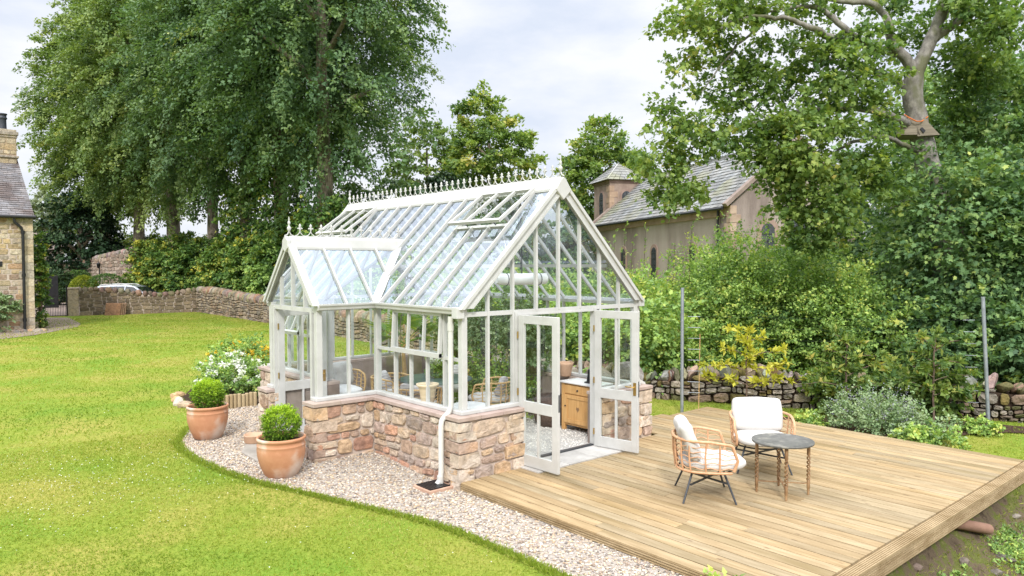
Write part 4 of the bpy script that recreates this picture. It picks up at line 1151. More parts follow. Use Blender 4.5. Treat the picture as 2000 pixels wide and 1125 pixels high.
# ------------------------------------------------------------------ furniture
def cushion(name, m, parent, size, loc=(0, 0, 0), rot=None, e1=.35, e2=.5, wr=.012, seed=1, col=None, nu=36, nv=18, pinch=.0):
    r_ = random.Random(seed); ph = [r_.uniform(0, 6.28) for _ in range(8)]
    vs, fs = [], []
    for j in range(nv + 1):
        v = -math.pi / 2 + math.pi * j / nv
        for i in range(nu):
            u = 2 * math.pi * i / nu
            sp = lambda w_, e_: math.copysign(abs(w_) ** e_, w_)
            x_, y_, z_ = sp(math.cos(v), e1) * sp(math.cos(u), e2), sp(math.cos(v), e1) * sp(math.sin(u), e2), sp(math.sin(v), .75)
            ed = max(abs(x_), abs(y_))
            z_ *= 1 - .55 * max(0, ed - .45) ** 1.5
            k = wr / size[2] * (math.sin(4 * x_ + 3 * y_ + ph[0]) + .8 * math.sin(-6 * x_ + 5 * y_ + ph[1]) + .6 * math.sin(9 * x_ + ph[2]) * math.sin(7 * y_ + ph[3]))
            p = Vector((x_ * size[0] * (1 + .02 * math.sin(5 * y_ + ph[4])), y_ * size[1] * (1 + .02 * math.sin(4 * x_ + ph[5])), z_ * size[2] * (1 + k)))
            if rot is not None: p = rot @ p
            vs.append(p + Vector(loc))
    for j in range(nv):
        for i in range(nu):
            m_ = (i + 1) % nu
            fs.append((j * nu + i, j * nu + m_, (j + 1) * nu + m_, (j + 1) * nu + i))
    b = MB(); b.add(vs, fs, col, True)
    return b.build(name, m, parent, world=False)

def catm(pts, sub=6):
    P = [Vector(p) for p in pts]; out = []
    for i in range(len(P) - 1):
        p0, p1, p2, p3 = P[max(i - 1, 0)], P[i], P[i + 1], P[min(i + 2, len(P) - 1)]
        for k in range(sub):
            t = k / sub
            out.append(.5 * ((2 * p1) + (p2 - p0) * t + (2 * p0 - 5 * p1 + 4 * p2 - p3) * t * t + (3 * p1 - p0 - 3 * p2 + p3) * t ** 3))
    out.append(P[-1]); return out

def shell_path(zt, a=.36, b=.38, xf=.22):
    """U-shaped rail seen from above, open towards +x"""
    return catm([(xf, -b * .97, zt), (0, -b, zt), (-a * .62, -b * .84, zt), (-a * .93, -b * .45, zt), (-a, 0, zt), (-a * .93, b * .45, zt), (-a * .62, b * .84, zt), (0, b, zt), (xf, b * .97, zt)], 5)

def tub_chair(name, label, cat, loc, rz, group, frame_m, seat_z=.37, top_z=.70, metal_legs=True, pillow='back', seat_m=None, pil_m=None, scale=1.0, seed=1):
    t = thing(name, label, cat, loc, group, rz)
    t.scale = (scale,) * 3
    base = shell_path(seat_z - .02, .33, .35, .24); top = shell_path(top_z)
    n = len(base)
    top = [Vector((p.x, p.y, p.z - .035 * max(0, p.x) / .22)) for p in top]
    mb = MB()
    rim = [base[0] + Vector((.02, 0, .02)), base[0] + Vector((.06, -.01, .14)), top[0] + Vector((.045, 0, -.09)), top[0] + Vector((.02, 0, -.015))] + top + [top[-1] + Vector((.02, 0, -.015)), top[-1] + Vector((.045, 0, -.09)), base[-1] + Vector((.06, .01, .14)), base[-1] + Vector((.02, 0, .02))]
    mb.tube(rim, .017, 8); mb.tube(base, .015, 8)
    mb.build('rail', frame_m, t, world=False)
    mb = MB()
    ks = [int(round(i)) for i in np.linspace(3, n - 4, 11)]
    for k in ks:
        mb.tube([base[k], base[k].lerp(top[k], .5) + Vector((-.01 * (base[k].x < 0), 0, 0)), top[k]], .0105, 6)
    mb.build('uprights', frame_m, t, world=False)
    mb = MB()
    for r_ in range(5):
        f = .14 + .17 * r_
        pts = []
        for i in range(0, n):
            p = base[i].lerp(top[i], f); z = .012 * math.sin(i * 1.55 + r_)
            pts.append(p + Vector((0, 0, z)))
        pts = [pts[0] + Vector((.05, 0, 0))] + pts + [pts[-1] + Vector((.05, 0, 0))]
        mb.tube(pts, .0055, 5)
    mb.build('weave', frame_m, t, world=False)
    if metal_legs:
        mb = MB(); mb.tube([(.30 * math.cos(q), .31 * math.sin(q), seat_z - .045) for q in np.linspace(0, 2 * math.pi, 25)[:-1]], .011, 8, closed=True)
        mb.bar((.2, .26, seat_z * .52), (-.2, -.26, seat_z * .52), .014, .02); mb.bar((.2, -.26, seat_z * .52 + .021), (-.2, .26, seat_z * .52 + .021), .014, .02)
        mb.build('seat_ring', M_grey_metal, t, world=False)
    for sx in (1, -1):
        for sy in (1, -1):
            mb = MB()
            if metal_legs: mb.tube([(sx * .17, sy * .215, seat_z - .03), (sx * .29, sy * .335, 0)], [.013, .011], 8)
            else: mb.tube([(sx * .22, sy * .27, seat_z), (sx * .25, sy * .31, 0)], [.018, .015], 8)
            mb.build('leg', M_grey_metal if metal_legs else frame_m, t, world=False)
    cushion('seat_cushion', seat_m or M_linen, t, (.375, .35, .07), (.075, 0, seat_z + .045), None, .45, .85, .004, seed)
    rt = Matrix.Rotation(R(90), 3, 'Y')
    if pillow == 'back':
        q = Matrix.Rotation(R(-20), 3, 'Y') @ rt
        cushion('back_cushion', pil_m or M_linen, t, (.225, .325, .085), (-.20, 0, seat_z + .30), q, .28, .26, .005, seed + 5)
    elif pillow == 'pair':
        q = Matrix.Rotation(R(-16), 3, 'Y') @ rt
        cushion('back_cushion', pil_m or M_linen, t, (.21, .21, .085), (-.20, .14, seat_z + .28), q, .4, .45, .01, seed + 5)
        cushion('back_cushion', pil_m or M_linen, t, (.2, .19, .08), (-.14, -.17, seat_z + .26), Matrix.Rotation(R(30), 3, 'Z') @ q, .4, .45, .01, seed + 6)
    elif pillow == 'diamond':
        q = Matrix.Rotation(R(-22), 3, 'Y') @ rt @ Matrix.Rotation(R(12), 3, 'Z')
        cushion('scatter_cushion', pil_m or M_stripe, t, (.2, .2, .075), (-.17, .02, seat_z + .25), q, .42, .5, .008, seed + 7)
    return t

tub_chair('lounge_chair', 'rattan tub lounge chair seen side on with a slumped oatmeal back cushion', 'lounge chair', (1.83, -2.27, DZ), R(-46), 'rattan lounge chairs on the deck', M_rattan, seed=3)
tub_chair('lounge_chair', 'rattan tub lounge chair facing the camera with upright oatmeal back cushion, behind the tray table', 'lounge chair', (3.32, -2.10, DZ), R(-138), 'rattan lounge chairs on the deck', M_rattan, seed=9)

# barley twist tray table
tb = thing('side_table', 'round weathered tray table on four barley twist legs, on the deck', 'side table', (2.56, -2.83, DZ), None, R(-8))
mb = MB(); mb.lathe([(.001, .598), (.33, .598), (.343, .603), (.345, .616), (.343, .626), (.335, .624), (.328, .618), (.001, .618)], n=48); mb.build('table_top', M_tabletop, tb, world=False)
for a in (45, 135, 225, 315):
    mb = MB(); lx, ly = .285 * math.cos(R(a)), .285 * math.sin(R(a))
    mb.lathe([(.016, .598), (.02, .58), (.02, .47), (.017, .462)], (lx, ly, 0), 8); 
    for ph in (0, math.pi):
        mb.tube([(lx + .0145 * math.cos(ph + z * 64), ly + .0145 * math.sin(ph + z * 64), z) for z in np.linspace(.465, .17, 60)], .0090, 6)
    mb.lathe([(.013, .175), (.019, .165), (.019, .075), (.012, .068), (.018, .052), (.012, .04), (.016, .022), (.011, 0)], (lx, ly, 0), 8)
    mb.build('leg', M_oldwood, tb, world=False)
mb = MB()
for a in (45, 135): mb.bar((.28 * math.cos(R(a)), .28 * math.sin(R(a)), .12 + .012 * (a > 90)), (-.28 * math.cos(R(a)), -.28 * math.sin(R(a)), .12 + .012 * (a > 90)), .016, .011)
mb.build('stretcher', M_oldwood, tb, world=False)

# ------------------------------------------------------------------ potted box balls
def ball_plant(root, c, r, n, seed):
    d = unit(rng.normal(0, 1, (n, 3)))
    rr = r * (0.75 + .25 * rng.random(n)) * (1 + .16 * np.sin(5 * d[:, 0] + seed) * np.sin(6 * d[:, 1] + 2 * seed) + .06 * rng.normal(0, 1, n))
    P = np.array(c) + d * rr[:, None]
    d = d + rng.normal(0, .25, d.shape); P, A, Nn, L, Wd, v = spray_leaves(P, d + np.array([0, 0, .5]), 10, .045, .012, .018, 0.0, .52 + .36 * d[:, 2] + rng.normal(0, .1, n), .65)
    return leaves('foliage', (P, A, Nn, L, Wd, v), 'oval', LM_box, root)
POT = [(.001, .0), (.19, .0), (.205, .01), (.262, .14), (.296, .27), (.303, .36), (.298, .395), (.302, .402), (.302, .412), (.296, .418), (.288, .455), (.294, .462), (.308, .475), (.310, .495), (.300, .508), (.285, .508), (.272, .49), (.265, .43)]
for loc, lab in (((-1.46, 1.86, 0.075), 'terracotta pot with clipped box ball, nearer the camera beside the stone corner'), ((-1.5, 4.52, 0.10), 'terracotta pot with clipped box ball at the lawn edge by the flower bed')):
    p = thing('potted_box_ball', lab, 'potted plant', loc, 'terracotta pots by the porch door')
    mb = MB(); mb.lathe(POT, loc, 40); mb.build('pot', M_terra, p)
    mb = MB(); mb.disc((loc[0], loc[1], loc[2] + .445), .27, 28); mb.build('soil', M_soil, p)
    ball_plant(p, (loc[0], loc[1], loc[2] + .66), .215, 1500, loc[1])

# small pieces by the porch
mb = MB(); mb.lathe([(.001, 0), (.135, 0), (.145, .01), (.15, .10), (.155, .105), (.155, .115), (.14, .115), (.135, .03), (.001, .025)], (-1.12, 3.62, .13), 28)
tag(mb.build('terracotta_dish', M_terra2), 'shallow pale terracotta dish on the gravel beside the porch step', 'dish')
mb = MB(); mb.extr([(-1.5, 2.55, .04), (-.80, 2.36, .04), (-.80, 3.60, .04), (-1.25, 3.62, .04), (-1.48, 3.2, .04)], (0, 0, .09), (.66, .62, .57))
tag(mb.build('stone_step', M_slab, bevel=.012), 'irregular flat stone step outside the porch door', 'step')
for loc, lab, s in (((-.20, .27, .02), 'black drain grate in a stone surround under the near downpipe', .15), ((-.62, 4.22, .10), 'black drain grate beside the porch jamb near the log edging', .13)):
    g = thing('drain_grate', lab, 'drain', loc, 'drain grates under the downpipes')
    mb = MB(); x_, y_, z_ = loc
    mb.bb(x_ - s - .03, x_ + s + .03, y_ - s - .03, y_ + s + .03, z_ - .03, z_ + .03, (1.1, .9, .75)); mb.build('surround', M_coping, g, bevel=.005)
    mb = MB()
    for i in range(9): mb.bb(x_ - s + i * s / 4.5, x_ - s + i * s / 4.5 + s / 7, y_ - s, y_ + s, z_ + .03, z_ + .042)
    mb.bb(x_ - s, x_ + s, y_ - s, y_ - s * .85, z_ + .03, z_ + .044); mb.bb(x_ - s, x_ + s, y_ + s * .85, y_ + s, z_ + .03, z_ + .044)
    mb.bb(x_ - s, x_ + s, y_ - s, y_ + s, z_ + .028, z_ + .033)
    mb.build('grate', M_plastic, g)

# flower bed
mb = MB(); rd = random.Random(5)
mb.add([(-.55, 6.62, .13), (-.05, 6.62, .13), (1.3, 6.8, .13), (1.9, 8.5, .13), (2.4, 11.5, .14), (1.3, 12.2, .14), (.3, 10.4, .13), (-.75, 8.3, .13), (-.9, 7.4, .13)], [tuple(range(9))])
tag(mb.build('flower_bed_soil', M_soil), 'dark soil of the flower bed beside the greenhouse', 'soil', kind='structure')
k = 0
lr = thing('log_roll_edging', 'row of upright half logs edging the flower bed', 'edging', (-.3, 6.6, .1))
mb = MB()
for i in range(10):
    x_ = -.62 + i * .075; mb.lathe([(.001, .30), (.034, .295), (.037, .28), (.037, 0)][::-1], (x_, 6.58 + .01 * math.sin(i * 2), .06 + rd.uniform(-.012, .012)), 8)
mb.build('logs', M_log, lr)
for i, (x_, y_, r_) in enumerate(((-.95, 6.95, .17), (-.72, 6.72, .12), (-1.0, 7.35, .13), (-.98, 7.7, .16), (-.92, 8.1, .12), (-.78, 8.5, .14))):
    m_ = MB(); m_.ico((x_, y_, .13), (r_, r_ * .8, r_ * .62), Matrix.Rotation(i * 1.3, 3, 'Z'), rd.choice(PAL_G), 2, .15, 3, rd)
    tag(m_.build('edging_rock', M_stone), 'rough sandstone rock bordering the flower bed', 'rock', 'rocks bordering the flower bed')
def flower_shrub(name, label, c, rad, n, fl_mat, fsize, leafm, nf, loc):
    s = thing(name, label, 'flowering plant', loc)
    lv = crown(c, rad, n, 26, .22, .05, .05, -.2, .2, .2, .45, .14, zcut=-.5)
    leaves('foliage', lv, 'long', leafm, s)
    d = unit(rng.normal(0, 1, (nf * 3, 3))); d = d[(d[:, 2] > .05)][:nf]
    P = np.array(c) + d * np.array(rad) * (.92 + .5 * rng.random((len(d), 1)) ** 2.5)
    per = 14
    k = len(P) * per
    Pp = np.repeat(P, per, 0) + rng.normal(0, fsize * .35, (k, 3)); A = rng.normal(0, 1, (k, 3)); A[:, 2] += .2
    Nn = rng.normal(0, .4, (k, 3)); Nn[:, 2] += 1; Nn[:, 0] -= .3; Nn[:, 1] -= .4
    leaves('flowers', (Pp, A, Nn, np.full(k, fsize), np.full(k, fsize * .8), rng.random(k)), 'oval', fl_mat, s)
flower_shrub('white_flower_clump', 'clump of white phlox like flowers beside the log edging', (.05, 7.8, .42), (.54, .6, .43), 320, LM_whitefl, .05, LM_shrub, 150, (-.05, 7.7, .12))
flower_shrub('yellow_flower_clump', 'clump of yellow daisy like flowers behind the white flowers', (.72, 8.95, .72), (.6, .5, .34), 230, LM_yelfl, .045, LM_shrub, 80, (.78, 9.05, .12))

# ------------------------------------------------------------------ inside the greenhouse
FZ = .115
dt = thing('dining_table', 'round slate green dining table inside the greenhouse', 'dining table', (1.75, 3.0, FZ))
mb = MB(); mb.lathe([(.001, .72), (.60, .72), (.62, .727), (.62, .742), (.60, .75), (.001, .75)], (1.75, 3.0, FZ), 48); mb.build('table_top', M_ttop, dt)
mb = MB(); mb.lathe([(.26, 0), (.25, .03), (.06, .06), (.05, .3), (.05, .72)], (1.75, 3.0, FZ), 20); mb.build('pedestal', M_ttop, dt)
for (x_, y_, a, lab) in ((1.05, 2.55, 32, 'cane dining chair with its back to the side windows, striped cushion'), (1.35, 3.75, -62, 'cane dining chair beyond the table nearest the palm'), (2.50, 3.62, 220, 'cane dining chair on the far side behind the flower vase'), (2.38, 2.25, 128, 'cane dining chair nearest the gable glazing and cabinet')):
    tub_chair('dining_chair', lab, 'dining chair', (x_, y_, FZ), R(a), 'cane chairs round the dining table', M_cane, .44, .80, False, 'diamond', M_linen, M_stripe, .92, int(y_ * 10))
tub_chair('porch_chair', 'cane armchair with two pale cushions seen through the porch side window', 'armchair', (.75, 4.55, FZ), R(-95), None, M_cane, .40, .74, False, 'pair', M_whitecloth, M_linen, 1.05, 21)
pf = thing('round_pouffe', 'low round white topped stool inside the near corner window', 'stool', (1.35, 1.55, FZ))
mb = MB(); mb.lathe([(.001, .56), (.26, .56), (.30, .545), (.315, .51), (.31, .47), (.29, .46), (.001, .46)][::-1], (1.35, 1.55, FZ), 36); mb.build('seat', M_whitecloth, pf)
for a in (20, 110, 200, 290):
    mb = MB(); mb.tube([(1.35 + .22 * math.cos(R(a)), 1.55 + .22 * math.sin(R(a)), FZ + .46), (1.35 + .26 * math.cos(R(a)), 1.55 + .26 * math.sin(R(a)), FZ)], .015, 8); mb.build('leg', M_cane, pf)
# vase
vs_ = thing('flower_vase', 'glass vase of white flowers on the round dining table', 'vase', (1.80, 3.05, FZ + .75))
mb = MB(); mb.lathe([(.001, .002), (.075, .002), (.08, .02), (.08, .2), (.075, .2)], (1.80, 3.05, FZ + .75), 20); mb.build('vase_glass', M_glass, vs_)
leaves('stems', crown((1.80, 3.05, FZ + .90), (.09, .09, .14), 60, 10, .12, .02, .06, -.3, .1, .1), 'long', LM_shrub, vs_)
k = 260; P = np.array([1.80, 3.05, FZ + 1.07]) + unit(rng.normal(0, 1, (k, 3))) * np.array([.15, .15, .08])
leaves('flower_heads', (P, rng.normal(0, 1, (k, 3)), rng.normal(0, .5, (k, 3)) + np.array([-.2, -.3, 1.0]), np.full(k, .05), np.full(k, .045), rng.random(k)), 'oval', LM_whitefl, vs_)
# cream pot on the side window ledge, terracotta pot on the rear sill
mb = MB(); mb.lathe([(.001, 0), (.075, 0), (.085, .01), (.115, .2), (.125, .23), (.15, .25), (.155, .275), (.14, .275), (.115, .23), (.10, .1)], (.235, 1.02, ZC + .002), 28)
tag(mb.build('cream_pot', M_cream), 'tall cream ceramic pot on the ledge inside the casement window', 'pot')
mb = MB(); mb.lathe([(.001, 0), (.085, 0), (.09, .01), (.125, .19), (.13, .2), (.135, .235), (.12, .235), (.11, .19), (.09, .05)], (3.38, 1.53, ZC + .001), 28)
tag(mb.build('terracotta_pot', M_terra2), 'empty terracotta pot on the back ledge seen through the open doors', 'pot')
# pine cabinet
cb = thing('pine_cabinet', 'waxed pine bedside cabinet with white marble top inside the doorway', 'cabinet', (3.2, .86, FZ))
cx0, cx1, cy0, cy1 = 2.98, 3.38, .50, 1.22
mb = MB(); mb.bb(cx0 + .012, cx1, cy0 + .02, cy1 - .02, FZ + .09, FZ + .76); mb.build('carcass', M_pine, cb, bevel=.004)
for x_ in (cx0 + .025, cx1 - .025):
    for y_ in (cy0 + .03, cy1 - .03):
        mb = MB(); mb.bb(x_ - .028, x_ + .028, y_ - .033, y_ + .033, FZ, FZ + .765); mb.build('leg', M_pine, cb, bevel=.006)
mb = MB(); mb.bb(cx0 - .005, cx0 + .01, cy0 + .07, cy1 - .07, FZ + .6, FZ + .735); dr = mb.build('drawer', M_pine, cb, bevel=.004)
mb = MB(); mb.lathe([(.001, .022), (.014, .018), (.016, .01), (.008, 0)], (0, 0, 0), 12)
q = MB(); q.ico((cx0 - .015, (cy0 + cy1) / 2, FZ + .667), (.016, .016, .016), None, None, 2, 0); q.build('knob', M_black, dr)
mb = MB(); mb.bb(cx0 - .003, cx0 + .011, cy0 + .07, cy1 - .07, FZ + .13, FZ + .58)
dd = mb.build('cabinet_door', M_pine, cb, bevel=.003)
mb = MB()
for a, b, c, d in ((cy0 + .07, cy0 + .13, FZ + .13, FZ + .58), (cy1 - .13, cy1 - .07, FZ + .13, FZ + .58), (cy0 + .13, cy1 - .13, FZ + .13, FZ + .2), (cy0 + .13, cy1 - .13, FZ + .52, FZ + .58)):
    mb.bb(cx0 - .014, cx0 - .003, a, b, c, d)
mb.build('door_frame', M_pine, dd, bevel=.003)
mb = MB(); ym, zm_ = (cy0 + cy1) / 2, FZ + .37
mb.extr([(cx0 - .004, ym, zm_ - .05), (cx0 - .004, ym - .035, zm_), (cx0 - .004, ym - .02, zm_ + .035), (cx0 - .004, ym, zm_ + .02), (cx0 - .004, ym + .02, zm_ + .035), (cx0 - .004, ym + .035, zm_)], (-.003, 0, 0)); mb.build('carved_motif', M_oldwood, dd)
q = MB(); q.ico((cx0 - .024, cy1 - .10, FZ + .40), (.013, .013, .013), None, None, 2, 0); q.build('knob', M_black, dd)
mb = MB(); mb.bb(cx0 - .03, cx1 + .01, cy0 - .02, cy1 + .03, FZ + .765, FZ + .79); mb.build('marble_top', M_marble, cb, bevel=.005)
sp = thing('speaker', 'small black speaker standing on the marble topped cabinet', 'speaker', (3.2, .72, FZ + .79))
mb = MB(); mb.extr([(3.10, .62, FZ + .81), (3.13, .62, FZ + 1.0), (3.21, .62, FZ + 1.0), (3.23, .62, FZ + .81)], (0, .17, 0)); mb.build('body', M_plastic, sp, bevel=.012)
mb = MB(); mb.bb(3.07, 3.25, .60, .81, FZ + .791, FZ + .812); mb.build('base', M_plastic, sp, bevel=.006)
mb = MB(); mb.lathe([(.001, 0), (.2, 0), (.25, .12), (.265, .28), (.25, .42), (.22, .5), (.2, .5), (.22, .4)], (3.05, 1.58, FZ), 28, (1, 1, 1)); tag(mb.build('dark_basket', mat('dark_wicker', (.04, .022, .016), (.09, .055, .04), rough=.7, scale=30, bump=.5)), 'dark round basket on the floor beside the pine cabinet', 'basket')
# hanging white tubular unit, cord
hu = thing('hanging_unit', 'white rolled tubular unit hung from cords under the greenhouse ridge', 'hanging unit', (xr, 1.0, 2.5))
hc = Vector((xr + .10, 1.0, 2.56)); ax = Vector((math.cos(R(-14)), math.sin(R(-14)), 0)) * .42
mb = MB(); mb.tube([hc - ax, hc - ax * .95, hc - ax * .6, hc + ax * .6, hc + ax * .95, hc + ax], [.06, .078, .085, .085, .078, .06], 16); mb.tube([hc - ax * 1.02 + Vector((0, 0, .07)), hc + ax * 1.0 + Vector((0, 0, .07))], .018, 8)
mb.build('tube', M_white, hu)
mb = MB()
for f in (-.62, .7): mb.tube([hc + ax * f + Vector((.088 * math.sin(q) * .25, .088 * math.sin(q), .088 * math.cos(q))) for q in np.linspace(0, 6.28, 17)[:-1]], .006, 5, closed=True)
mb.tube([hc + Vector((0, 0, .08)), (hc.x - .03, hc.y, ZR - .05)], .009, 6); mb.tube([hc + Vector((-.02, 0, .08)), (hc.x - .07, hc.y, 3.3), (hc.x - .05, hc.y, ZR - .05)], .005, 5)
mb.build('cords', M_grey_metal, hu)
# festoon lights
fs_ = thing('festoon_lights', 'festoon string of tiny white bulbs draped inside the greenhouse roof', 'string lights', (xr, 3.0, 3.3))
mb = MB(); bulbs = []
def festoon(a, b, sag, n):
    a, b = Vector(a), Vector(b); pts = []
    for i in range(n * 2 + 1):
        t = i / (n * 2); p = a.lerp(b, t); p.z -= sag * 4 * t * (1 - t); pts.append(p)
        if i % 2: bulbs.append(p - Vector((0, 0, .03)))
    mb.tube(pts, .004, 4)
for k in range(0, 14, 2):
    ya, yb_ = bys[k] + .2, bys[k + 2] if k + 2 <= NB else yb
    festoon((x0 + .25, ya, roof_z(x0 + .25) - .08), (x0 + .25, yb_ + .2, roof_z(x0 + .25) - .08), .1, 5)
festoon((xr - .5, yf + .3, 3.2), (xr + .5, yf + 1.8, 3.3), .3, 8); festoon((xr + .4, yf + .2, 3.45), (x1 - .2, yf + .5, 2.5), .12, 7); festoon((xr + .15, 1.6, 2.5), (xr + .15, 4.5, 3.0), .3, 10)
mb.build('cord', M_white, fs_)
pb_ = MB(); pb_.ico((0, 0, 0), (.014, .014, .02), None, None, 1, 0)
for i, b in enumerate(bulbs):
    if i == 0: b0 = pb_.build('bulb', M_white, fs_, world=False); o = b0
    else: o = b0.copy(); COL.objects.link(o); o.parent = fs_
    o.location = b - Vector(fs_.location)

# plants inside
def fan_palm(loc, ht, fans, lab):
    p = thing('fan_palm', lab, 'palm', loc)
    mb = MB(); mb.tube([Vector(loc), Vector(loc) + Vector((.02, .0, ht * .5)), Vector(loc) + Vector((-.01, .02, ht))], [.05, .045, .03], 10)
    top = np.array(loc) + np.array([0, 0, ht * .9])
    Ps, As, Ns, Ls, Ws, Vs = [], [], [], [], [], []
    for az, el, ln, size in fans:
        d = np.array([math.cos(R(az)) * math.cos(R(el)), math.sin(R(az)) * math.cos(R(el)), math.sin(R(el))])
        tip = top + d * ln
        mb.tube([top, top + d * ln * .5 + np.array([0, 0, .04]), tip], [.014, .011, .009], 5)
        s = unit(np.cross(d, [0, 0, 1.0])); nn = np.cross(s, d)
        for q in np.linspace(-115, 115, 34):
            a_ = d * math.cos(R(q)) + s * math.sin(R(q)) - np.array([0, 0, .12])
            Ps.append(tip); As.append(a_); Ns.append(nn + rng.normal(0, .12, 3)); Ls.append(size * (1 - .25 * abs(q) / 115) * rng.uniform(.9, 1.05)); Ws.append(.045); Vs.append(rng.normal(.45, .15) + (.25 if rng.random() < .1 else 0))
    mb.build('trunk', M_cane, p)
    leaves('fronds', (np.array(Ps), np.array(As), np.array(Ns), np.array(Ls), np.array(Ws), np.array(Vs)), 'long', LM_palm, p)
fan_palm((2.55, 5.25, FZ), 1.15, [(-120, 60, .55, .55), (-60, 45, .5, .5), (170, 40, .55, .55), (-160, 25, .5, .5), (30, 70, .6, .5), (-90, 20, .55, .5), (100, 35, .5, .5), (-20, 35, .6, .48)], 'large fan palm inside the far end of the greenhouse')
for i, (x_, y_, h_, lab) in enumerate(((3.28, 4.55, .95, 'olive bush by the back glazing behind the dining table'), (3.30, 3.55, 1.05, 'olive bush by the back glazing seen past the near corner post'), (3.30, 2.72, 1.1, 'olive bush by the back glazing left of the open door leaf'), (3.25, 2.15, 1.0, 'olive bush seen through the open door leaf, beside the terracotta pot'))):
    lab = lab.replace(' left of', ' next to')
    o_ = thing('olive_bush', lab, 'shrub', (x_, y_, ZC), 'olive bushes along the back of the greenhouse')
    mb = MB(); mb.lathe([(.001, 0), (.09, 0), (.12, .18), (.125, .2), (.11, .2)], (x_, y_, ZC), 16)
    mb.tube([(x_, y_, ZC + .15), (x_ + .02, y_, ZC + .5), (x_, y_ + .02, ZC + h_ * .8)], [.012, .01, .006], 6); mb.build('stem', M_twig, o_)
    leaves('foliage', crown((x_, y_, ZC + .15 + h_ * .5), (.22, .33, h_ * .5), 210, 22, .22, .035, .055, -.3, .1, .25, .5, .16), 'long', LM_olive, o_)
for i, (x_, y_, lab) in enumerate(((3.15, 3.2, 'feathery green herb clump on the floor below the olive bushes'), (3.1, 2.45, 'feathery green herb clump beside the dark basket'), (3.1, 4.0, 'feathery green herb clump behind the dining chairs'))):
    o_ = thing('herb_clump', lab, 'plant', (x_, y_, FZ), 'herb clumps along the back wall')
    leaves('foliage', crown((x_, y_, FZ + .38), (.22, .32, .42), 120, 26, .3, .03, .05, -.9, .1, .2, .5, .15), 'long', LM_shrub, o_)
o_ = thing('climbing_vine', 'thin dark leaved vine trained up inside the roof glass', 'climbing plant', (x0 + .2, 2.2, 2.2))
mb = MB(); vp = [(x0 + .12, 1.75 - .0, 1.0), (x0 + .12, 1.72, 1.7), (x0 + .14, 1.70, 2.1), (x0 + .45, 1.75, 2.45), (x0 + .8, 1.72, 2.8), (x0 + 1.1, 1.78, 3.1)]
mb.tube(catm(vp, 5), .006, 5); mb.build('stem', M_twig, o_)
P = np.array([v[:] for v in catm(vp, 12)]); P = P[rng.integers(10, len(P), 120)] + rng.normal(0, .035, (120, 3)); k = len(P)
leaves('foliage', (P, rng.normal(0, 1, (k, 3)), rng.normal(0, .6, (k, 3)) + np.array([-.5, 0, .7]), np.full(k, .06), np.full(k, .035), rng.uniform(.1, .5, k)), 'oval', LM_ivy, o_)
# ------------------------------------------------------------------ boundary walls
def stone_wall(name, label, pts, hf, side, hmin, hmax, pal, thick=.42, cope='rough', faces=True, mort=None, seed=1, gap=.01, dep=.04, group=None, cope_h=.26, sq=3.0):
    rd = random.Random(seed)
    w = thing(name, label, 'stone wall', (*pts[0], 0), group)
    core, fc, cp = MB(), MB(), MB()
    tot = 0
    for a, b in zip(pts[:-1], pts[1:]):
        a_, b_ = Vector((*a, 0)), Vector((*b, 0)); u = (b_ - a_); L = u.length; u.normalize()
        n = Vector((u.y, -u.x, 0)) * side
        za, zb = hf(tot), hf(tot + L)
        g0 = float(H(*a)) - .15
        k = max(1, int(L / 1.2))
        for i in range(k):
            s0, s1 = L * i / k, L * (i + 1) / k
            t0, t1 = hf(tot + s0), hf(tot + s1)
            p, q = a_ + u * s0 - n * .03, a_ + u * (s1 + .001) - n * .03
            core.add([(*p.xy, g0), (*q.xy, g0), (*(q - n * thick).xy, g0), (*(p - n * thick).xy, g0), (*p.xy, t0 - .03), (*q.xy, t1 - .03), (*(q - n * thick).xy, t1 - .03), (*(p - n * thick).xy, t0 - .03)],
                     [(0, 3, 2, 1), (4, 5, 6, 7), (0, 1, 5, 4), (1, 2, 6, 5), (2, 3, 7, 6), (3, 0, 4, 7)])
        T0 = tot
        if faces: rubble(fc, a_, u, L, lambda s: g0 + .1, lambda s, T0=T0: hf(T0 + s), n, hmin, hmax, .7, 2.9, gap, dep, pal, rd, .035, sq=sq)
        s = 0
        while s < L:
            c0 = a_ + u * s - n * (thick * .42); z = hf(tot + s)
            col = tuple(c * rd.uniform(.85, 1.15) for c in rd.choice(pal))
            ang = math.atan2(u.y, u.x)
            if cope == 'rough':
                r_ = rd.uniform(.085, .16)
                rot = Matrix.Rotation(ang + rd.uniform(-.4, .4), 3, 'Z') @ Matrix.Rotation(rd.uniform(-.75, .75), 3, 'Y') @ Matrix.Rotation(rd.uniform(-.3, .3), 3, 'X')
                cp.ico((c0.x + rd.uniform(-.05, .05), c0.y + rd.uniform(-.04, .04), z + r_ * .4), (r_ * rd.uniform(.5, .95), thick * rd.uniform(.42, .62), r_ * rd.uniform(1.0, 1.6)), rot, col, 3, .16, 9, rd)
                s += r_ * rd.uniform(.85, 1.35)
            else:
                r_ = rd.uniform(.12, .2)
                rot = Matrix.Rotation(ang, 3, 'Z') @ Matrix.Rotation(rd.uniform(-.12, .12), 3, 'Y')
                cp.ico((c0.x, c0.y, z + .02), (r_ * 1.05, thick * .62, cope_h * rd.uniform(.9, 1.1)), rot, col, 2, .05, 2, rd)
                s += r_ * 1.75
        tot += L
    core.build('core', mort or M_soil, w); 
    if faces: fc.build('face_stones', M_stone, w)
    cp.build('cope_stones', M_stone, w)
    return w
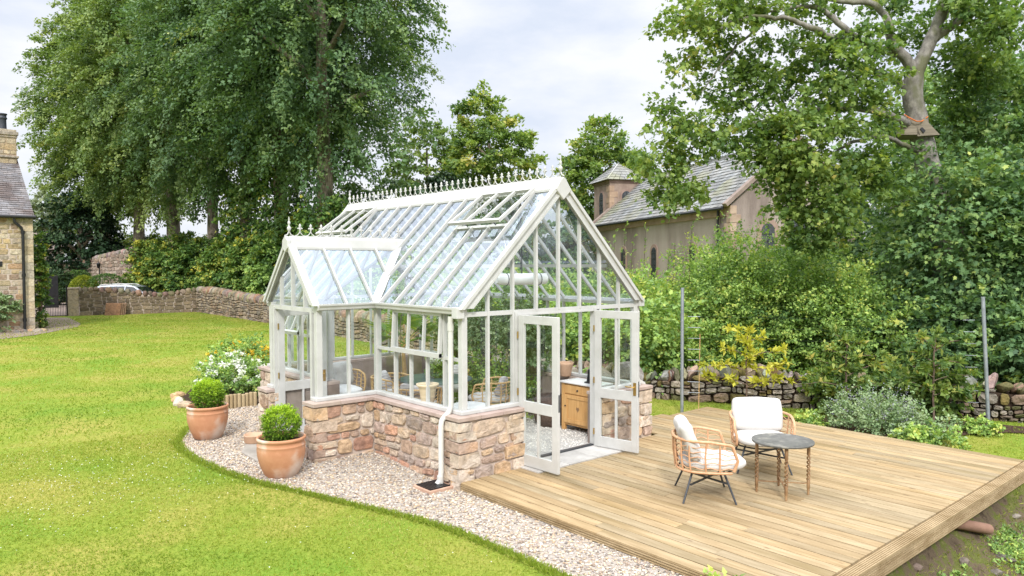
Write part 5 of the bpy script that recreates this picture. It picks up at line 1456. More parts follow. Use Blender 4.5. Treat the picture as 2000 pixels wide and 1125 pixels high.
PAL_M = [(0.23, 0.21, 0.18), (0.31, 0.28, 0.235), (0.19, 0.175, 0.15), (0.35, 0.31, 0.26), (0.25, 0.205, 0.16), (0.20, 0.165, 0.065), (0.38, 0.35, 0.305), (0.28, 0.21, 0.16), (0.15, 0.15, 0.07), (0.33, 0.30, 0.26)]
stone_wall('dry_stone_wall', 'low tumbledown dry stone wall with mossy cope stones behind the timber deck', [(5.3, 4.6), (5.9, 3.0), (6.55, 1.75), (7.75, .35), (9.0, -1.7), (9.75, -3.6), (10.5, -6), (11, -9)], lambda s: .52 + .05 * math.sin(1.7 * s) + .03 * math.sin(4 * s), 1, .055, .2, PAL_M, .5, 'rough', seed=4, gap=.007, dep=.075, sq=2.1)
stone_wall('field_wall', 'long lichened rubble boundary wall running behind the greenhouse from the lawn corner', [(8.67, 37.1), (8.5, 31), (8.43, 26.7), (7.6, 16), (6.6, 8), (5.4, 4.9)], lambda s: 1.32 - .018 * s + .04 * math.sin(.5 * s), 1, .10, .22, PAL_F, .45, 'round', seed=5)
def hf_w(s): return 1.42 - .34 * math.exp(-((s - 4.0) / 1.5) ** 2) + .02 * math.sin(2 * s)
stone_wall('garden_wall', 'squared stone garden wall with rounded cope and a dip, beside the iron gate', [(2.85, 38.15), (8.67, 37.1)], hf_w, 1, .17, .27, [(.22, .18, .13), (.27, .22, .16), (.19, .155, .115), (.31, .255, .19), (.25, .2, .15)], .4, 'round', seed=6, gap=.007, dep=.02, mort=M_gmortar, cope_h=.2)
stone_wall('lane_wall', 'tall far stone wall across the lane behind the clipped domes', [tuple(at(112, 500, 56)[:2]), tuple(at(180, 500, 54)[:2]), tuple(at(262, 500, 51)[:2])], lambda s: 2.75 + .12 * s, 1, .18, .3, [(.33, .27, .22), (.40, .33, .28), (.29, .24, .2), (.44, .38, .33), (.36, .27, .22)], .5, 'round', seed=7, mort=M_gmortar)
# gate post, gate
gp = thing('gate_post', 'square sandstone gate post at the end of the garden wall', 'gate post', (2.55, 38.3, 0))
mb = MB(); mb.bb(2.32, 2.82, 38.05, 38.5, -.1, 1.52, (.50, .42, .33)); mb.build('shaft', M_stone, gp, bevel=.03)
mb = MB(); mb.bb(2.30, 2.84, 38.03, 38.52, 1.522, 1.62, (.45, .39, .32)); mb.build('cap', M_stone, gp, bevel=.05)
ga_, gb_ = Vector((1.05, 38.55, 0)), Vector((2.28, 38.2, 0))
gt = thing('iron_gate', 'black wrought iron bar gate between the cottage and the stone gate post', 'gate', tuple(ga_))
mb = MB()
for p in (ga_, gb_): mb.tube([p + Vector((0, 0, -.02)), p + Vector((0, 0, 1.75 if p is gb_ else 1.2))], .035, 8)
mb.build('gate_frame', M_black, gt)
mb = MB()
for z in (.12, .72, 1.18): mb.bar(ga_ + Vector((0, 0, z)), gb_ + Vector((0, 0, z)), .03, .03)
mb.build('rails', M_black, gt)
mb = MB()
for i in range(1, 17):
    p = ga_.lerp(gb_, i / 17); mb.tube([p + Vector((0, 0, .06)), p + Vector((0, 0, 1.28 if i % 2 else .78))], .011, 5)
mb.build('bars', M_black, gt)
# leaning paving slabs
ls = MB(); lsl = thing('leaning_slab', 'reddish stone slab leaning against the garden wall, in front of its stack', 'stone slab', (4.05, 36.9, 0), 'stone slabs leaning on the garden wall')
b0 = Vector((onz(220, 624, 0))); b1 = Vector((onz(247, 624, 0)))
b0.y = b1.y = 37.0
for i in range(4):
    o_ = lsl if i == 0 else thing('leaning_slab', ['', 'brown stone slab second in the leaning stack', 'grey brown stone slab third in the leaning stack', 'thin stone slab nearest the garden wall in the leaning stack'][i], 'stone slab', (4.05, 37.0, 0), 'stone slabs leaning on the garden wall')
    m_ = MB(); off = Vector((.16 * i, .10 * i, 0))
    p0, p1 = b0 + off, b0 + off + Vector((.78 - .05 * i, -.05, 0))
    m_.extr([p0, p1, p1 + Vector((.12, .22, .74)), p0 + Vector((.16, .22, .76 - .04 * i))], (0.03, .085, 0), (.34 + .05 * (i > 0), .2 + .06 * (i > 0), .125 + .06 * (i > 0)))
    m_.build('slab', M_stone, o_, bevel=.02)
# path beside the cottage
mb = MB(); pp = [onz(-40, 672, 0), onz(66, 660, 0), onz(152, 643, 0), onz(158, 636, 0), onz(134, 624, 0), onz(84, 624, 0), onz(60, 640, 0), onz(-40, 655, 0)]
mb.poly([(p[0], p[1], float(H(p[0], p[1])) + .012) for p in pp]); tag(mb.build('garden_path', M_path), 'reddish path from the cottage to the iron gate', 'path', kind='structure')
mb = MB(); mb.poly([(-6, 39, .10), (8.4, 38.2, .10), (14, 50, .10), (-4, 60, .10)]); tag(mb.build('gravel_drive', M_path), 'pinkish gravel drive behind the garden wall', 'drive', kind='structure')

# ------------------------------------------------------------------ cottage
HW = Vector((-1, .012, 0)); HG = Vector((.012, 1, 0)); HC = Vector((-.47, 28.85, 0))
ct = thing('cottage', 'honey stone cottage gable corner with slate roof and black downpipe beside the gate', 'cottage', tuple(HC))
EZ, RZ_ = 4.86, 7.75
mb = MB(); c = [HC, HC + HW * 7, HC + HW * 7 + HG * 9.6, HC + HG * 9.6]
c = [p - (HW * -.02) for p in c]
mb.add([(*p.xy, -.1) for p in c] + [(*p.xy, EZ) for p in c] + [(*((c[0] + c[3]) / 2).xy, RZ_ - .1), (*((c[1] + c[2]) / 2).xy, RZ_ - .1)],
       [(0, 1, 5, 4), (2, 3, 7, 6), (3, 0, 4, 8, 7), (1, 2, 6, 9, 5)]); cw = mb.build('wall', M_gmortar, ct)
mb = MB(); rd = random.Random(8)
nF = -HG
rubble(mb, HC + HW * .32 + nF * .0, HW, 4.2, lambda s: 0, lambda s: EZ - .06, nF, .14, .27, 1.0, 2.8, .009, .022, PAL_C, rd, .012, sq=6)
for i in range(15):
    z = i * .325; wq = .52 if i % 2 else .32
    k = rd.uniform(.9, 1.15); c_ = tuple(q * k for q in rd.choice([PAL_C[3], PAL_C[1], PAL_C[0], (.48, .43, .36)]))
    p = HC + HW * (wq / 2 - .02) + HG * .15
    mb.box((p.x, p.y, z + .16), (wq, .36, .312), Matrix.Rotation(math.atan2(HW.y, HW.x), 3, 'Z'), c_)
mb.build('face_stones', M_stone, cw)
def slates(mb, P0, u, L, up, Wd, rh, sw, seed=1, th=.018):
    rd = random.Random(seed); P0, u, up = Vector(P0), Vector(u).normalized(), Vector(up).normalized(); n = u.cross(up)
    if n.z < 0: n = -n
    r_ = 0; v = 0
    while v < Wd:
        h = min(rh, Wd - v); s = -rd.uniform(0, sw)
        while s < L:
            w = sw * rd.uniform(.7, 1.25); a, b = max(s, 0), min(s + w - .008, L)
            if b > a + .01:
                k = rd.uniform(.78, 1.18); t = rd.uniform(-.04, .04)
                lo = n * (th * rd.uniform(1.2, 2.0))
                q = [P0 + u * a + up * (v - .02) + lo, P0 + u * b + up * (v - .02) + lo, P0 + u * b + up * (v + h) + n * .004, P0 + u * a + up * (v + h) + n * .004]
                mb.quad(*q, (k * (1 + t), k, k * (1 - t)))
                mb.quad(q[0] - lo, q[1] - lo, q[1], q[0], (k * .9, k * .9, k * .9))
            s += w
        v += rh
mb = MB(); e0 = HC - HW * .06 - HG * .22 + Vector((0, 0, EZ - .02)); ridge = (HC + HG * 4.8); up = Vector((*ridge.xy, RZ_)) - Vector((*HC.xy, EZ - .02 + .0)); up = HG * 5.02 + Vector((0, 0, RZ_ - EZ + .02))
slates(mb, e0, HW, 7, up, up.length, .2, .26, 2)
e1 = HC - HW * .06 + HG * 9.82 + Vector((0, 0, EZ - .02)); up2 = -HG * 5.02 + Vector((0, 0, RZ_ - EZ + .02))
slates(mb, e1, HW, 7, up2, up2.length, .2, .26, 3)
rf = mb.build('roof', M_slate, ct)
cc_ = HC + HG * 4.8 + HW * .50
ang = math.atan2(HW.y, HW.x); rotc = Matrix.Rotation(ang, 3, 'Z')
mb = MB(); mb.box((*cc_.xy, 8.05), (.98, 1.0, 1.5), rotc, (.42, .34, .25)); 
rubble(mb, cc_ - HW * .49 - HG * .5, HW, .98, lambda s: 7.2, lambda s: 8.8, -HG, .18, .3, 1, 2.2, .01, .02, PAL_C, rd, .0, sq=6)
ch = mb.build('chimney', M_stone, rf)
mb = MB(); mb.box((*cc_.xy, 8.84), (1.14, 1.16, .16), rotc, (.40, .36, .31)); mb.box((*cc_.xy, 8.97), (1.0, 1.02, .1), rotc, (.44, .39, .32)); mb.box((*cc_.xy, 8.68), (1.06, 1.08, .07), rotc, (.36, .32, .27)); mb.box((*cc_.xy, 7.78), (1.14, 1.16, .1), rotc, (.4, .36, .31)); mb.build('chimney_cap', M_stone, ch, bevel=.02)
mb = MB(); pc = cc_ - HW * .02; mb.lathe([(.19, 0), (.17, .1), (.16, .5), (.165, .52), (.195, .54), (.195, .6), (.17, .62), (.17, .72), (.2, .73), (.2, .78), (.14, .78)], (*pc.xy, 9.0), 18); mb.build('chimney_pot', mat('blue_black_pot', (.03, .035, .05), (.05, .055, .07), rough=.45), ch)
mb = MB(); ga = HC - HG * .24 - HW * .1 + Vector((0, 0, EZ - .06)); mb.tube([ga, ga + HW * 7], .07, 8); mb.build('gutter', M_black, ct)
mb = MB(); dp = HC + HW * .35 - HG * .14
mb.tube([dp + HW * .3 - HG * .06 + Vector((0, 0, EZ - .1)), dp + HW * .28 - HG * .05 + Vector((0, 0, EZ - .28)), dp + HW * .05 + Vector((0, 0, EZ - .5)), dp + Vector((0, 0, EZ - .7)), dp + Vector((0, 0, 2)), dp + Vector((0, 0, .0))], .055, 10)
for z in (EZ - .75, 2.35, .5): mb.tube([dp + Vector((0, 0, z)), dp + Vector((0, 0, z + .12))], .075, 10)
mb.build('downpipe', M_black, ct)
mb = MB(); v0 = HC + HW * 1.12 - HG * .03 + Vector((0, 0, 2.87)); mb.box(v0, (.12, .06, .2), rotc); mb.build('wall_vent', M_black, ct)
mb = MB()
for i in range(14):
    p = HC - HG * rd.uniform(.2, .8) + HW * (rd.uniform(-.7, 3)); r_ = rd.uniform(.1, .22)
    o_ = MB(); o_.ico((p.x, p.y, .1), (r_, r_, r_ * .7), None, rd.choice(PAL_C + PAL_D), 2, .12, 3, rd)
    tag(o_.build('rockery_stone', M_stone), 'rounded rockery stone along the foot of the cottage wall', 'rock', 'rockery stones along the cottage wall')
cv = thing('climbing_shrub', 'green climbing shrub against the cottage wall by the black downpipe', 'shrub', tuple(HC + HW * 1.3))
P = HC + HW * 1.5 - HG * .25
leaves('foliage', cat_leaves(crown((P.x, P.y, 1.25), (.75, .3, .4), 130, 24, .3, .06, .1, .3, .1, .3, .5), crown((P.x - .2, P.y, .5), (.8, .25, .5), 60, 14, .3, .06, .09, .3, .1, .3, .45)), 'oval', LM_mint, cv)
mb = MB(); mb.tube([P + Vector((.1, 0, -1.2)), P + Vector((.1, .1, .2)), P + Vector((.3, .1, 1.3))], .02, 5); mb.build('stem', M_twig, cv)

# ------------------------------------------------------------------ church
CA = Vector((.438, .899, 0)); CB = Vector((.899, -.438, 0)); N0 = Vector(at(1427, 400, 30)); CZ = float(N0.z); N0.z = 0
CL, CWd, CRZ = 15.0, 6.4, CZ + 2.75
chu = thing('church', 'small pink grey harled church with a slate roof and a pyramid capped bell tower', 'church', tuple(N0))
c = [N0, N0 + CA * CL, N0 + CA * CL + CB * CWd, N0 + CB * CWd]
mb = MB(); mb.add([(*p.xy, -.2) for p in c] + [(*p.xy, CZ) for p in c] + [(*((c[0] + c[3]) / 2).xy, CRZ), (*((c[1] + c[2]) / 2).xy, CRZ)],
    [(0, 1, 5, 4), (2, 3, 7, 6), (3, 0, 4, 8, 7), (1, 2, 6, 9, 5)]); hw_ = mb.build('wall', M_harl, chu)
mb = MB(); hb = CWd / 2
for sg, org in ((1, N0), (-1, N0 + CB * CWd)):
    up = CB * sg * (hb + .25) + Vector((0, 0, CRZ - CZ + .17)); e_ = org - CB * sg * .25 + Vector((0, 0, CZ - .06)) + CA * .14
    slates(mb, e_, CA, CL - .28, up, up.length, .27, .32, 5 + sg, .02)
crf = mb.build('roof', M_slate2, chu)
mb = MB(); rp = N0 + CB * hb + Vector((0, 0, CRZ + .12)); mb.bar(rp, rp + CA * CL, .22, .14); mb.build('ridge_tiles', M_slate2, crf)
mb = MB()
for t in (0, CL):      # skews, quoins and eaves course
    for sg, org in ((1, N0), (-1, N0 + CB * CWd)):
        p = org + CA * t - CB * sg * .28 + Vector((0, 0, CZ - .02)); q = N0 + CA * t + CB * hb + Vector((0, 0, CRZ + .13))
        mb.bar(p, q, .3, .16, col=(.85, .9, .92))
mb.bar(N0 - CB * .03 + CA * .2 + Vector((0, 0, CZ - .28)), N0 - CB * .03 + CA * CL + Vector((0, 0, CZ - .28)), .06, .34, col=(1, .95, .9))
for i in range(14):
    z = CZ - .2 - i * .36; wq = .5 if i % 2 else .3
    for org in (N0, N0 + CB * CWd):
        k = rd.uniform(.9, 1.3); s_ = 1 if org is N0 else -1
        p = org + CB * s_ * (wq / 2 - .03) + CA * ((.8 - wq) / 2 - .03)
        mb.box((p.x, p.y, z), (wq, .8 - wq, .345), Matrix.Rotation(math.atan2(CB.y, CB.x), 3, 'Z'), (k * 1.1, k * 1.1, k))
mb.build('dressed_stone', M_redstone, chu, bevel=.01)
def arch_window(org, u, n, w, h, z, sur=.16):
    pts, outp = [], []
    for rr, L_ in ((w / 2, pts), (w / 2 + sur, outp)):
        zb = z if L_ is pts else z - sur * .7
        L_ += [(-rr, zb), (rr, zb)]
        L_ += [(rr * math.cos(a), z + h - w / 2 + rr * math.sin(a)) for a in np.linspace(0, math.pi, 11)]
    f = lambda p, o: Vector(org) + u * p[0] + n * o + Vector((0, 0, p[1]))
    m_ = MB(); m_.extr([f(p, -.05) for p in outp], n * .09, (1, .95, .95)); wn_ = m_.build('window', M_redstone, chu)
    m_ = MB(); m_.extr([f(p, .0) for p in pts], n * .045); m_.build('pane', M_darkglass, wn_)
    m_ = MB()
    m_.bar(f((0, z), .06), f((0, z + h - w * .1), .06), .03, .03)
    for q in np.arange(.3, h - w / 2 + .05, .3): m_.bar(f((-w / 2, z + q), .06), f((w / 2, z + q), .06), .025, .025)
    m_.build('lead_bars', M_grey_metal, wn_)
for s_, w, h, z in ((3.1, .55, 1.75, 1.9), (7.0, .55, 1.75, 1.9), (10.8, .55, 1.75, 1.9)): arch_window(N0 + CA * s_, CA, -CB, w, h, z)
arch_window(N0 + CB * 1.75, CB, -CA, .62, 1.95, 2.55, .2); arch_window(N0 + CB * 3.2, CB, -CA, .7, 2.6, 2.3, .2); arch_window(N0 + CB * 4.6, CB, -CA, .62, 1.95, 2.55, .2)
mb = MB(); q = N0 + CA * .75 - CB * .14; mb.tube([q + Vector((0, 0, CZ - .1)), q + Vector((0, 0, 0))], .05, 8); mb.tube([N0 - CB * .33 + CA * .1 + Vector((0, 0, CZ - .14)), N0 - CB * .33 + CA * (CL - .1) + Vector((0, 0, CZ - .14))], .06, 8); mb.build('rainwater_pipe', M_black, chu)
# tower
TC = Vector(at(1191, 350, 44.5)); TZ = float(TC.z) ; TC.z = 0; TL, TW_ = 2.6, 2.2
tw = MB(); c = [TC, TC + CA * TL, TC + CA * TL + CB * TW_, TC + CB * TW_]
tw.add([(*p.xy, 0) for p in c] + [(*p.xy, TZ) for p in c], [(0, 1, 5, 4), (1, 2, 6, 5), (2, 3, 7, 6), (3, 0, 4, 7), (4, 5, 6, 7)], (1, 1, .97)); tow = tw.build('tower', M_redstone, chu)
mb = MB()
for i in range(9):
    z = TZ - .55 - i * .36; wq = .55 if i % 2 else .32
    k = rd.uniform(1.1, 1.6); p = TC + CB * (wq / 2 - .025) + CA * ((.87 - wq) / 2 - .025)
    mb.box((p.x, p.y, z), (wq, .87 - wq, .34), Matrix.Rotation(math.atan2(CB.y, CB.x), 3, 'Z'), (k, k * .95, k * .8))
mb.box(tuple(TC + CA * TL / 2 + CB * TW_ / 2 + Vector((0, 0, TZ - .12)))[:3], (TW_ + .08, TL + .08, .2), Matrix.Rotation(math.atan2(CB.y, CB.x), 3, 'Z'), (1, .9, .9))
mb.build('tower_quoins', M_redstone, tow, bevel=.01)
mb = MB(); ap = TC + CA * TL / 2 + CB * TW_ / 2 + Vector((0, 0, TZ + 1.12))
o2 = .25; c2 = [TC - CA * o2 - CB * o2, TC + CA * (TL + o2) - CB * o2, TC + CA * (TL + o2) + CB * (TW_ + o2), TC - CA * o2 + CB * (TW_ + o2)]
c2 = [Vector((p.x, p.y, TZ - .03)) for p in c2]
for i in range(4):
    a, b = c2[i], c2[(i + 1) % 4]
    for r_ in range(6):
        f0_, f1_ = r_ / 6, (r_ + 1) / 6
        L0, R0 = a.lerp(ap, f0_), b.lerp(ap, f0_); L1, R1 = a.lerp(ap, f1_), b.lerp(ap, f1_)
        n_s = max(1, int((R0 - L0).length / .35))
        for k_ in range(n_s):
            k = rd.uniform(.85, 1.15); up_ = Vector((0, 0, .02))
            mb.quad(L0.lerp(R0, k_ / n_s) + up_, L0.lerp(R0, (k_ + 1) / n_s - .01) + up_, L1.lerp(R1, (k_ + 1) / n_s - .01), L1.lerp(R1, k_ / n_s), (k, k, k))
mb.poly([c2[3], c2[2], c2[1], c2[0]], (.6, .5, .45))
tr_ = mb.build('tower_roof', M_slate2, tow)
mb = MB()
for p in c2: mb.bar(p + Vector((0, 0, .03)), ap + Vector((0, 0, .03)), .07, .05, col=(1.5, 1.5, 1.5))
mb.build('hip_flashing', M_slate2, tr_)
arch_window(TC + CA * 1.3, CA, -CB, .62, 1.35, TZ - 2.05, .12)
arch_window(TC + CB * 1.1, CB, -CA, .62, 1.35, TZ - 2.05, .12)

# ------------------------------------------------------------------ parked car behind the garden wall
CP = Vector(at(258, 560, 45.5)); CP.z = .1
car = thing('parked_car', 'silver estate car parked behind the garden wall, only its roof and windows showing', 'car', tuple(CP), None, math.atan2(RGT[1], RGT[0]))
Lc = 4.4
prof = [(-2.2, .45), (-2.2, .95), (-2.12, 1.05), (-1.85, 1.40), (-1.6, 1.47), (-.6, 1.52), (.2, 1.49), (.55, 1.41), (1.2, 1.0), (1.9, .90), (2.18, .72), (2.2, .42), (2.05, .28), (-2.1, .28)]
def car_sec(prof_, w_lo, w_hi, zlo=.95, zhi=1.5):
    half = lambda z: w_lo if z < zlo else w_lo + (w_hi - w_lo) * min(1, (z - zlo) / (zhi - zlo))
    n = len(prof_); vs = [(x_, -half(z), z) for x_, z in prof_] + [(x_, half(z), z) for x_, z in prof_]
    return vs, [tuple(range(n)), tuple(range(n, 2 * n))[::-1]] + [(i, n + i, n + (i + 1) % n, (i + 1) % n) for i in range(n)]
mb = MB(); mb.add(*car_sec(prof, .89, .64)); mb.build('body', M_carpaint, car, bevel=.05, world=False)
mb = MB()
hs = lambda z: .89 + (.64 - .89) * (z - .95) / .55
for sg in (-1, 1):
    for q in ([(-2.0, 1.02), (-1.78, 1.36), (-1.1, 1.42), (-1.1, 1.02)], [(-1.04, 1.02), (-1.04, 1.42), (-.1, 1.43), (-.1, 1.02)], [(-.04, 1.02), (-.04, 1.43), (.45, 1.38), (1.05, 1.02)]):
        pts = [(x_, sg * (hs(z) + .006), z) for x_, z in q]
        mb.poly(pts if sg > 0 else pts[::-1])
mb.poly([(.62, -.62, 1.40), (.62, .62, 1.40), (1.2, .80, 1.03), (1.2, -.80, 1.03)]); mb.poly([(-1.92, -.62, 1.37), (-1.92, .62, 1.37), (-2.17, .78, 1.06), (-2.17, -.78, 1.06)])
mb.build('windows', M_carglass, car, world=False)
mb = MB()
for sg in (-1, 1): mb.tube([(-1.7, sg * .58, 1.49), (-1.5, sg * .58, 1.545), (-.2, sg * .58, 1.56), (.15, sg * .58, 1.51)], .018, 6)
mb.build('roof_rails', M_white, car, world=False)
for x_ in (-1.4, 1.35):
    for sg in (-1, 1):
        mb = MB(); mb.tube([(x_, sg * .72, .32), (x_, sg * .9, .32)], .32, 20); wh = mb.build('wheel', M_tyre, car, world=False)
        mb = MB(); mb.tube([(x_, sg * .9, .32), (x_, sg * .91, .32)], .21, 16); mb.build('rim', M_galv, wh, world=False)
for sg in (-1, 1):
    mb = MB(); mb.ico((.95, sg * .98, 1.04), (.09, .10, .07), None, None, 2, .05); mb.build('wing_mirror', M_carpaint, car, world=False)
    mb = MB(); mb.bb(2.06, 2.19, sg * .5, sg * .82, .62, .74); mb.build('headlight', M_white, car, world=False)
# lamp post in the lane
lpz = Vector(at(195, 560, 50)); lp = thing('lamp_post', 'small black lantern post in front of the far stone wall', 'lamp post', (lpz.x, lpz.y, 0.05))
mb = MB(); mb.tube([(lpz.x, lpz.y, 0), (lpz.x, lpz.y, 2.7)], [.05, .035], 8); mb.build('post', M_black, lp)
mb = MB(); mb.lathe([(.001, 2.62), (.08, 2.64), (.13, 2.9), (.15, 2.92), (.02, 3.05), (.001, 3.1)], (lpz.x - .05, lpz.y, 0), 8); mb.build('lantern', M_black, lp)

# ------------------------------------------------------------------ posts, wires, espaliers
POLE = []
for (bx, by, bz), (tx, ty, tz), lab in (((5.81, .93, -.05), (5.81, .93, 2.33), 'galvanised steel trellis post standing in the grass by the greenhouse corner'), ((8.82, -3.15, -.2), (8.72, -3.05, 2.2), 'galvanised steel trellis post leaning slightly at the far bark bed')):
    p = thing('trellis_post', lab, 'post', (bx, by, 0), 'steel trellis posts')
    mb = MB(); mb.tube([(bx, by, bz), (tx, ty, tz)], .03, 12); mb.build('tube', M_galv, p)
    mb = MB(); mb.tube([(tx, ty, tz + .0), (tx, ty, tz + .015)], .034, 12)
    mb.build('cap', M_galv, p); POLE.append((Vector((bx, by, 0)), Vector((tx, ty, tz))))
for i in range(8):
    z = .42 + i * .2; 
    a, b = POLE[0][0].lerp(POLE[0][1], z / 2.33), POLE[1][0].lerp(POLE[1][1], z / 2.2)
    m_ = MB(); m_.tube([a, a.lerp(b, .5) - Vector((0, 0, .01)), b], .0007, 4); d_ = (b - a).normalized()
    w_ = m_.build('trellis_wire', M_grey_metal); tag(w_, 'thin taut steel wire strung between the two trellis posts', 'wire', 'trellis wires between the steel posts')
    s_ = MB(); s_.tube([a + d_ * .1, a + d_ * .32], .005, 6); s_.build('strainer', M_galv, w_); s_ = MB(); s_.tube([b - d_ * .32, b - d_ * .14], .004, 5); s_.build('strainer', M_galv, w_)
mb = MB(); mb.tube([(6.0, .70, -.02), (6.02, .69, 1.5)], .008, 6); tag(mb.build('bamboo_cane', M_cane), 'thin bamboo cane beside the steel post in the grass', 'cane')
def espalier(loc, ht, arms, lm, lab, per, ls, shape='oval', vm=.5):
    t = thing('espalier_tree', lab, 'fruit tree', loc, 'young trained fruit trees along the wires')
    mb = MB(); B = Vector(loc); d = Vector((.594, -.805, 0)); tipz = []
    top = B + Vector((.03, 0, ht)); limb(mb, [B - Vector((0, 0, .05)), B + Vector((.03, .02, ht * .4)), B + Vector((-.01, 0, ht * .75)), top], .022, .008, 7, .004)
    an, dr = [], []
    for z, L, sg in arms:
        p0 = B + Vector((0, 0, z)); p1 = p0 + d * sg * L + Vector((rnd.uniform(-.12, .12), rnd.uniform(-.12, .12), rnd.uniform(.05, .25)))
        limb(mb, [p0, p0.lerp(p1, .5) + Vector((0, 0, .06)), p1], .010, .005, 5, .004)
        for f in np.linspace(.25, 1.0, max(3, int(L * 9))):
            an.append(tuple(p0.lerp(p1, f) + Vector((rnd.gauss(0, .04), rnd.gauss(0, .04), .02)))); dr.append((rnd.gauss(0, .6), rnd.gauss(0, .6), .5))
    for f in np.linspace(.6, 1, 5): an.append(tuple(B.lerp(top, f))); dr.append((rnd.gauss(0, .6), rnd.gauss(0, .6), .6))
    mb.build('trunk', M_twig, t)
    leaves('foliage', spray_leaves(np.array(an), np.array(dr), per, .13, .035, ls, .3, rng.normal(vm, .13, len(an)), .42, .6), shape, lm, t)
E1 = [(.55, .7, 1), (.6, .75, -1), (.8, .65, 1), (.85, .6, -1), (1.05, .55, 1), (1.1, .45, -1), (1.3, .3, 1), (1.35, .25, -1)]
espalier((6.48, .015, .0), 1.5, E1, LM_gold, 'young golden leaved fruit tree behind the pale chair on the deck', 20, .12, 'long', vm=.66)
espalier((7.48, -1.33, -.0), 1.55, E1, LM_syc, 'young green fruit tree rising behind the catmint clump', 26, .115, vm=.55)
espalier((8.31, -2.46, -.03), 1.6, E1, LM_syc, 'young green fruit tree with a bare red stem beside the leaning steel post', 26, .115, vm=.5)
mb = MB(); bed = [(6.3, -.2), (6.9, -.45), (7.9, -1.2), (8.9, -2.6), (9.5, -4.2), (9.3, -4.5), (8.6, -3.5), (7.9, -3.1), (7.2, -2.9), (6.6, -2.4), (6.45, -1.2)]
mb.poly([(x_, y_, max(float(H(x_, y_)) + .02, -.09)) for x_, y_ in bed]); tag(mb.build('bark_mulch_bed', M_mulch), 'dark bark mulch bed under the trained fruit trees', 'mulch', kind='structure')
cm = thing('catmint_clump', 'sprawling grey green catmint clump with lavender flowers beside the deck edge', 'plant', (7.0, -2.1, 0))
lv = cat_leaves(crown((7.0, -2.0, .17), (.40, .58, .34), 250, 24, .30, .045, .04, -.3, .15, .25, .5, .15, zcut=-.3), crown((7.0, -2.7, .12), (.5, .5, .3), 90, 20, .2, .04, .045, -.1, .1, .2, .5, zcut=-.3))
leaves('foliage', lv, 'long', LM_mint, cm)
leaves('flowers', crown((7.0, -2.0, .24), (.43, .62, .40), 150, 10, .18, .012, .018, -.5, .75, .2, .5, zcut=0), 'oval', LM_lav, cm)
for i, (x_, y_, r_, lab) in enumerate(((6.62, -1.1, .18, 'low green edging plant between the deck and the catmint'), (6.75, -3.1, .28, 'leafy green plant spilling on the deck edge in front of the catmint'), (6.6, -2.75, .2, 'small yellow green plant at the deck edge beside the catmint'), (8.2, -3.2, .14, 'tiny weed in the bark mulch near the leaning post'))):
    o_ = thing('edging_plant', lab, 'plant', (x_, y_, 0), 'low plants along the deck edge'); leaves('foliage', crown((x_, y_, .08), (r_, r_ * 1.2, r_ * .8), 70, 16, .14, .03, .05, .2, .2, .2, .6, zcut=-.2), 'oval', LM_shrub, o_)
for i, (x_, y_, r_, lab) in enumerate(((8.05, -.95, .34, 'leafy apple green plant against the wall between two fruit trees'), (8.55, -1.7, .3, 'leafy apple green plant on the wall behind the catmint'), (8.75, -2.35, .25, 'leafy apple green plant on the wall next to the red stemmed tree'))):
    o_ = thing('wall_plant', lab, 'plant', (x_, y_, 0), 'leafy plants growing against the dry stone wall'); leaves('foliage', crown((x_, y_, .5), (r_, r_ * 1.4, .42), 120, 16, .22, .06, .10, .3, .2, .3, .55, zcut=-.9), 'oval', LM_syc, o_)
o_ = thing('corner_plant', 'bright leafy plant poking up beside the deck at the bottom of the view', 'plant', (-.02, -3.62, 0)); leaves('foliage', crown((-.03, -3.72, .04), (.13, .16, .09), 30, 7, .09, .02, .06, .1, .2, .2, .75, .2, zcut=-.2), 'oval', LM_shrub, o_)
# bank at the open end of the deck
def ground_hit(px, py):
    v = FWD + (px - 1000) / FPX * RGT - (py - 562.5) / FPX * UPV
    for t in np.linspace(4, 16, 500):
        p = CAM + v * t
        if p[2] <= float(H(p[0], p[1])): return p
    return CAM + v * 10
p0, p1 = Vector(ground_hit(1855, 1040)), Vector(ground_hit(1930, 1055)); p0.z += .12; p1.z += .13
mb = MB(); d = (p1 - p0); mb.tube([p0 - d * .6, p1], .062, 18, caps=False, col=(.85, .66, .55)); mb.tube([p1, p1 - d * .5], .05, 18, caps=False, col=(.6, .5, .45)); tag(mb.build('clay_drainpipe', M_redstone), 'broken terracotta drainpipe sticking out of the bank below the deck', 'pipe')
for i, (px, py, r_) in enumerate(((1880, 1098, .09), (1700, 1118, .08), (1960, 1092, .11), (1990, 1060, .08), (1790, 1110, .07), (1945, 1120, .07), (1985, 1010, .07))):
    p = ground_hit(px, py); m_ = MB(); m_.ico((p[0], p[1], p[2] + .01), (r_, r_ * .8, r_ * .55), Matrix.Rotation(i, 3, 'Z'), PAL_D[i % 7], 2, .12, 3, rd)
    tag(m_.build('bank_rock', M_stone), 'small grey rock half buried in the bank below the deck', 'rock', 'rocks in the bank below the deck')
wa, wd = [], []
for _ in range(2600):
    p = ground_hit(rnd.uniform(1640, 2100), rnd.uniform(930, 1190)); 
    if p[1] > -4.42 and p[0] < 6.5: continue
    if math.sin(3 * p[0]) * math.sin(4 * p[1] + 1) + rnd.gauss(0, .45) < 0: continue
    wa.append(p + np.array([0, 0, .01])); wd.append((rnd.gauss(0, .5), rnd.gauss(0, .5), .6))
tag(leaves('bank_weeds', spray_leaves(np.array(wa), np.array(wd), 13, .10, .04, .04, .3, rng.normal(.45, .15, len(wa)), .6), 'oval', LM_shrub), 'low weeds covering the rough bank below the deck', 'weeds', kind='stuff')
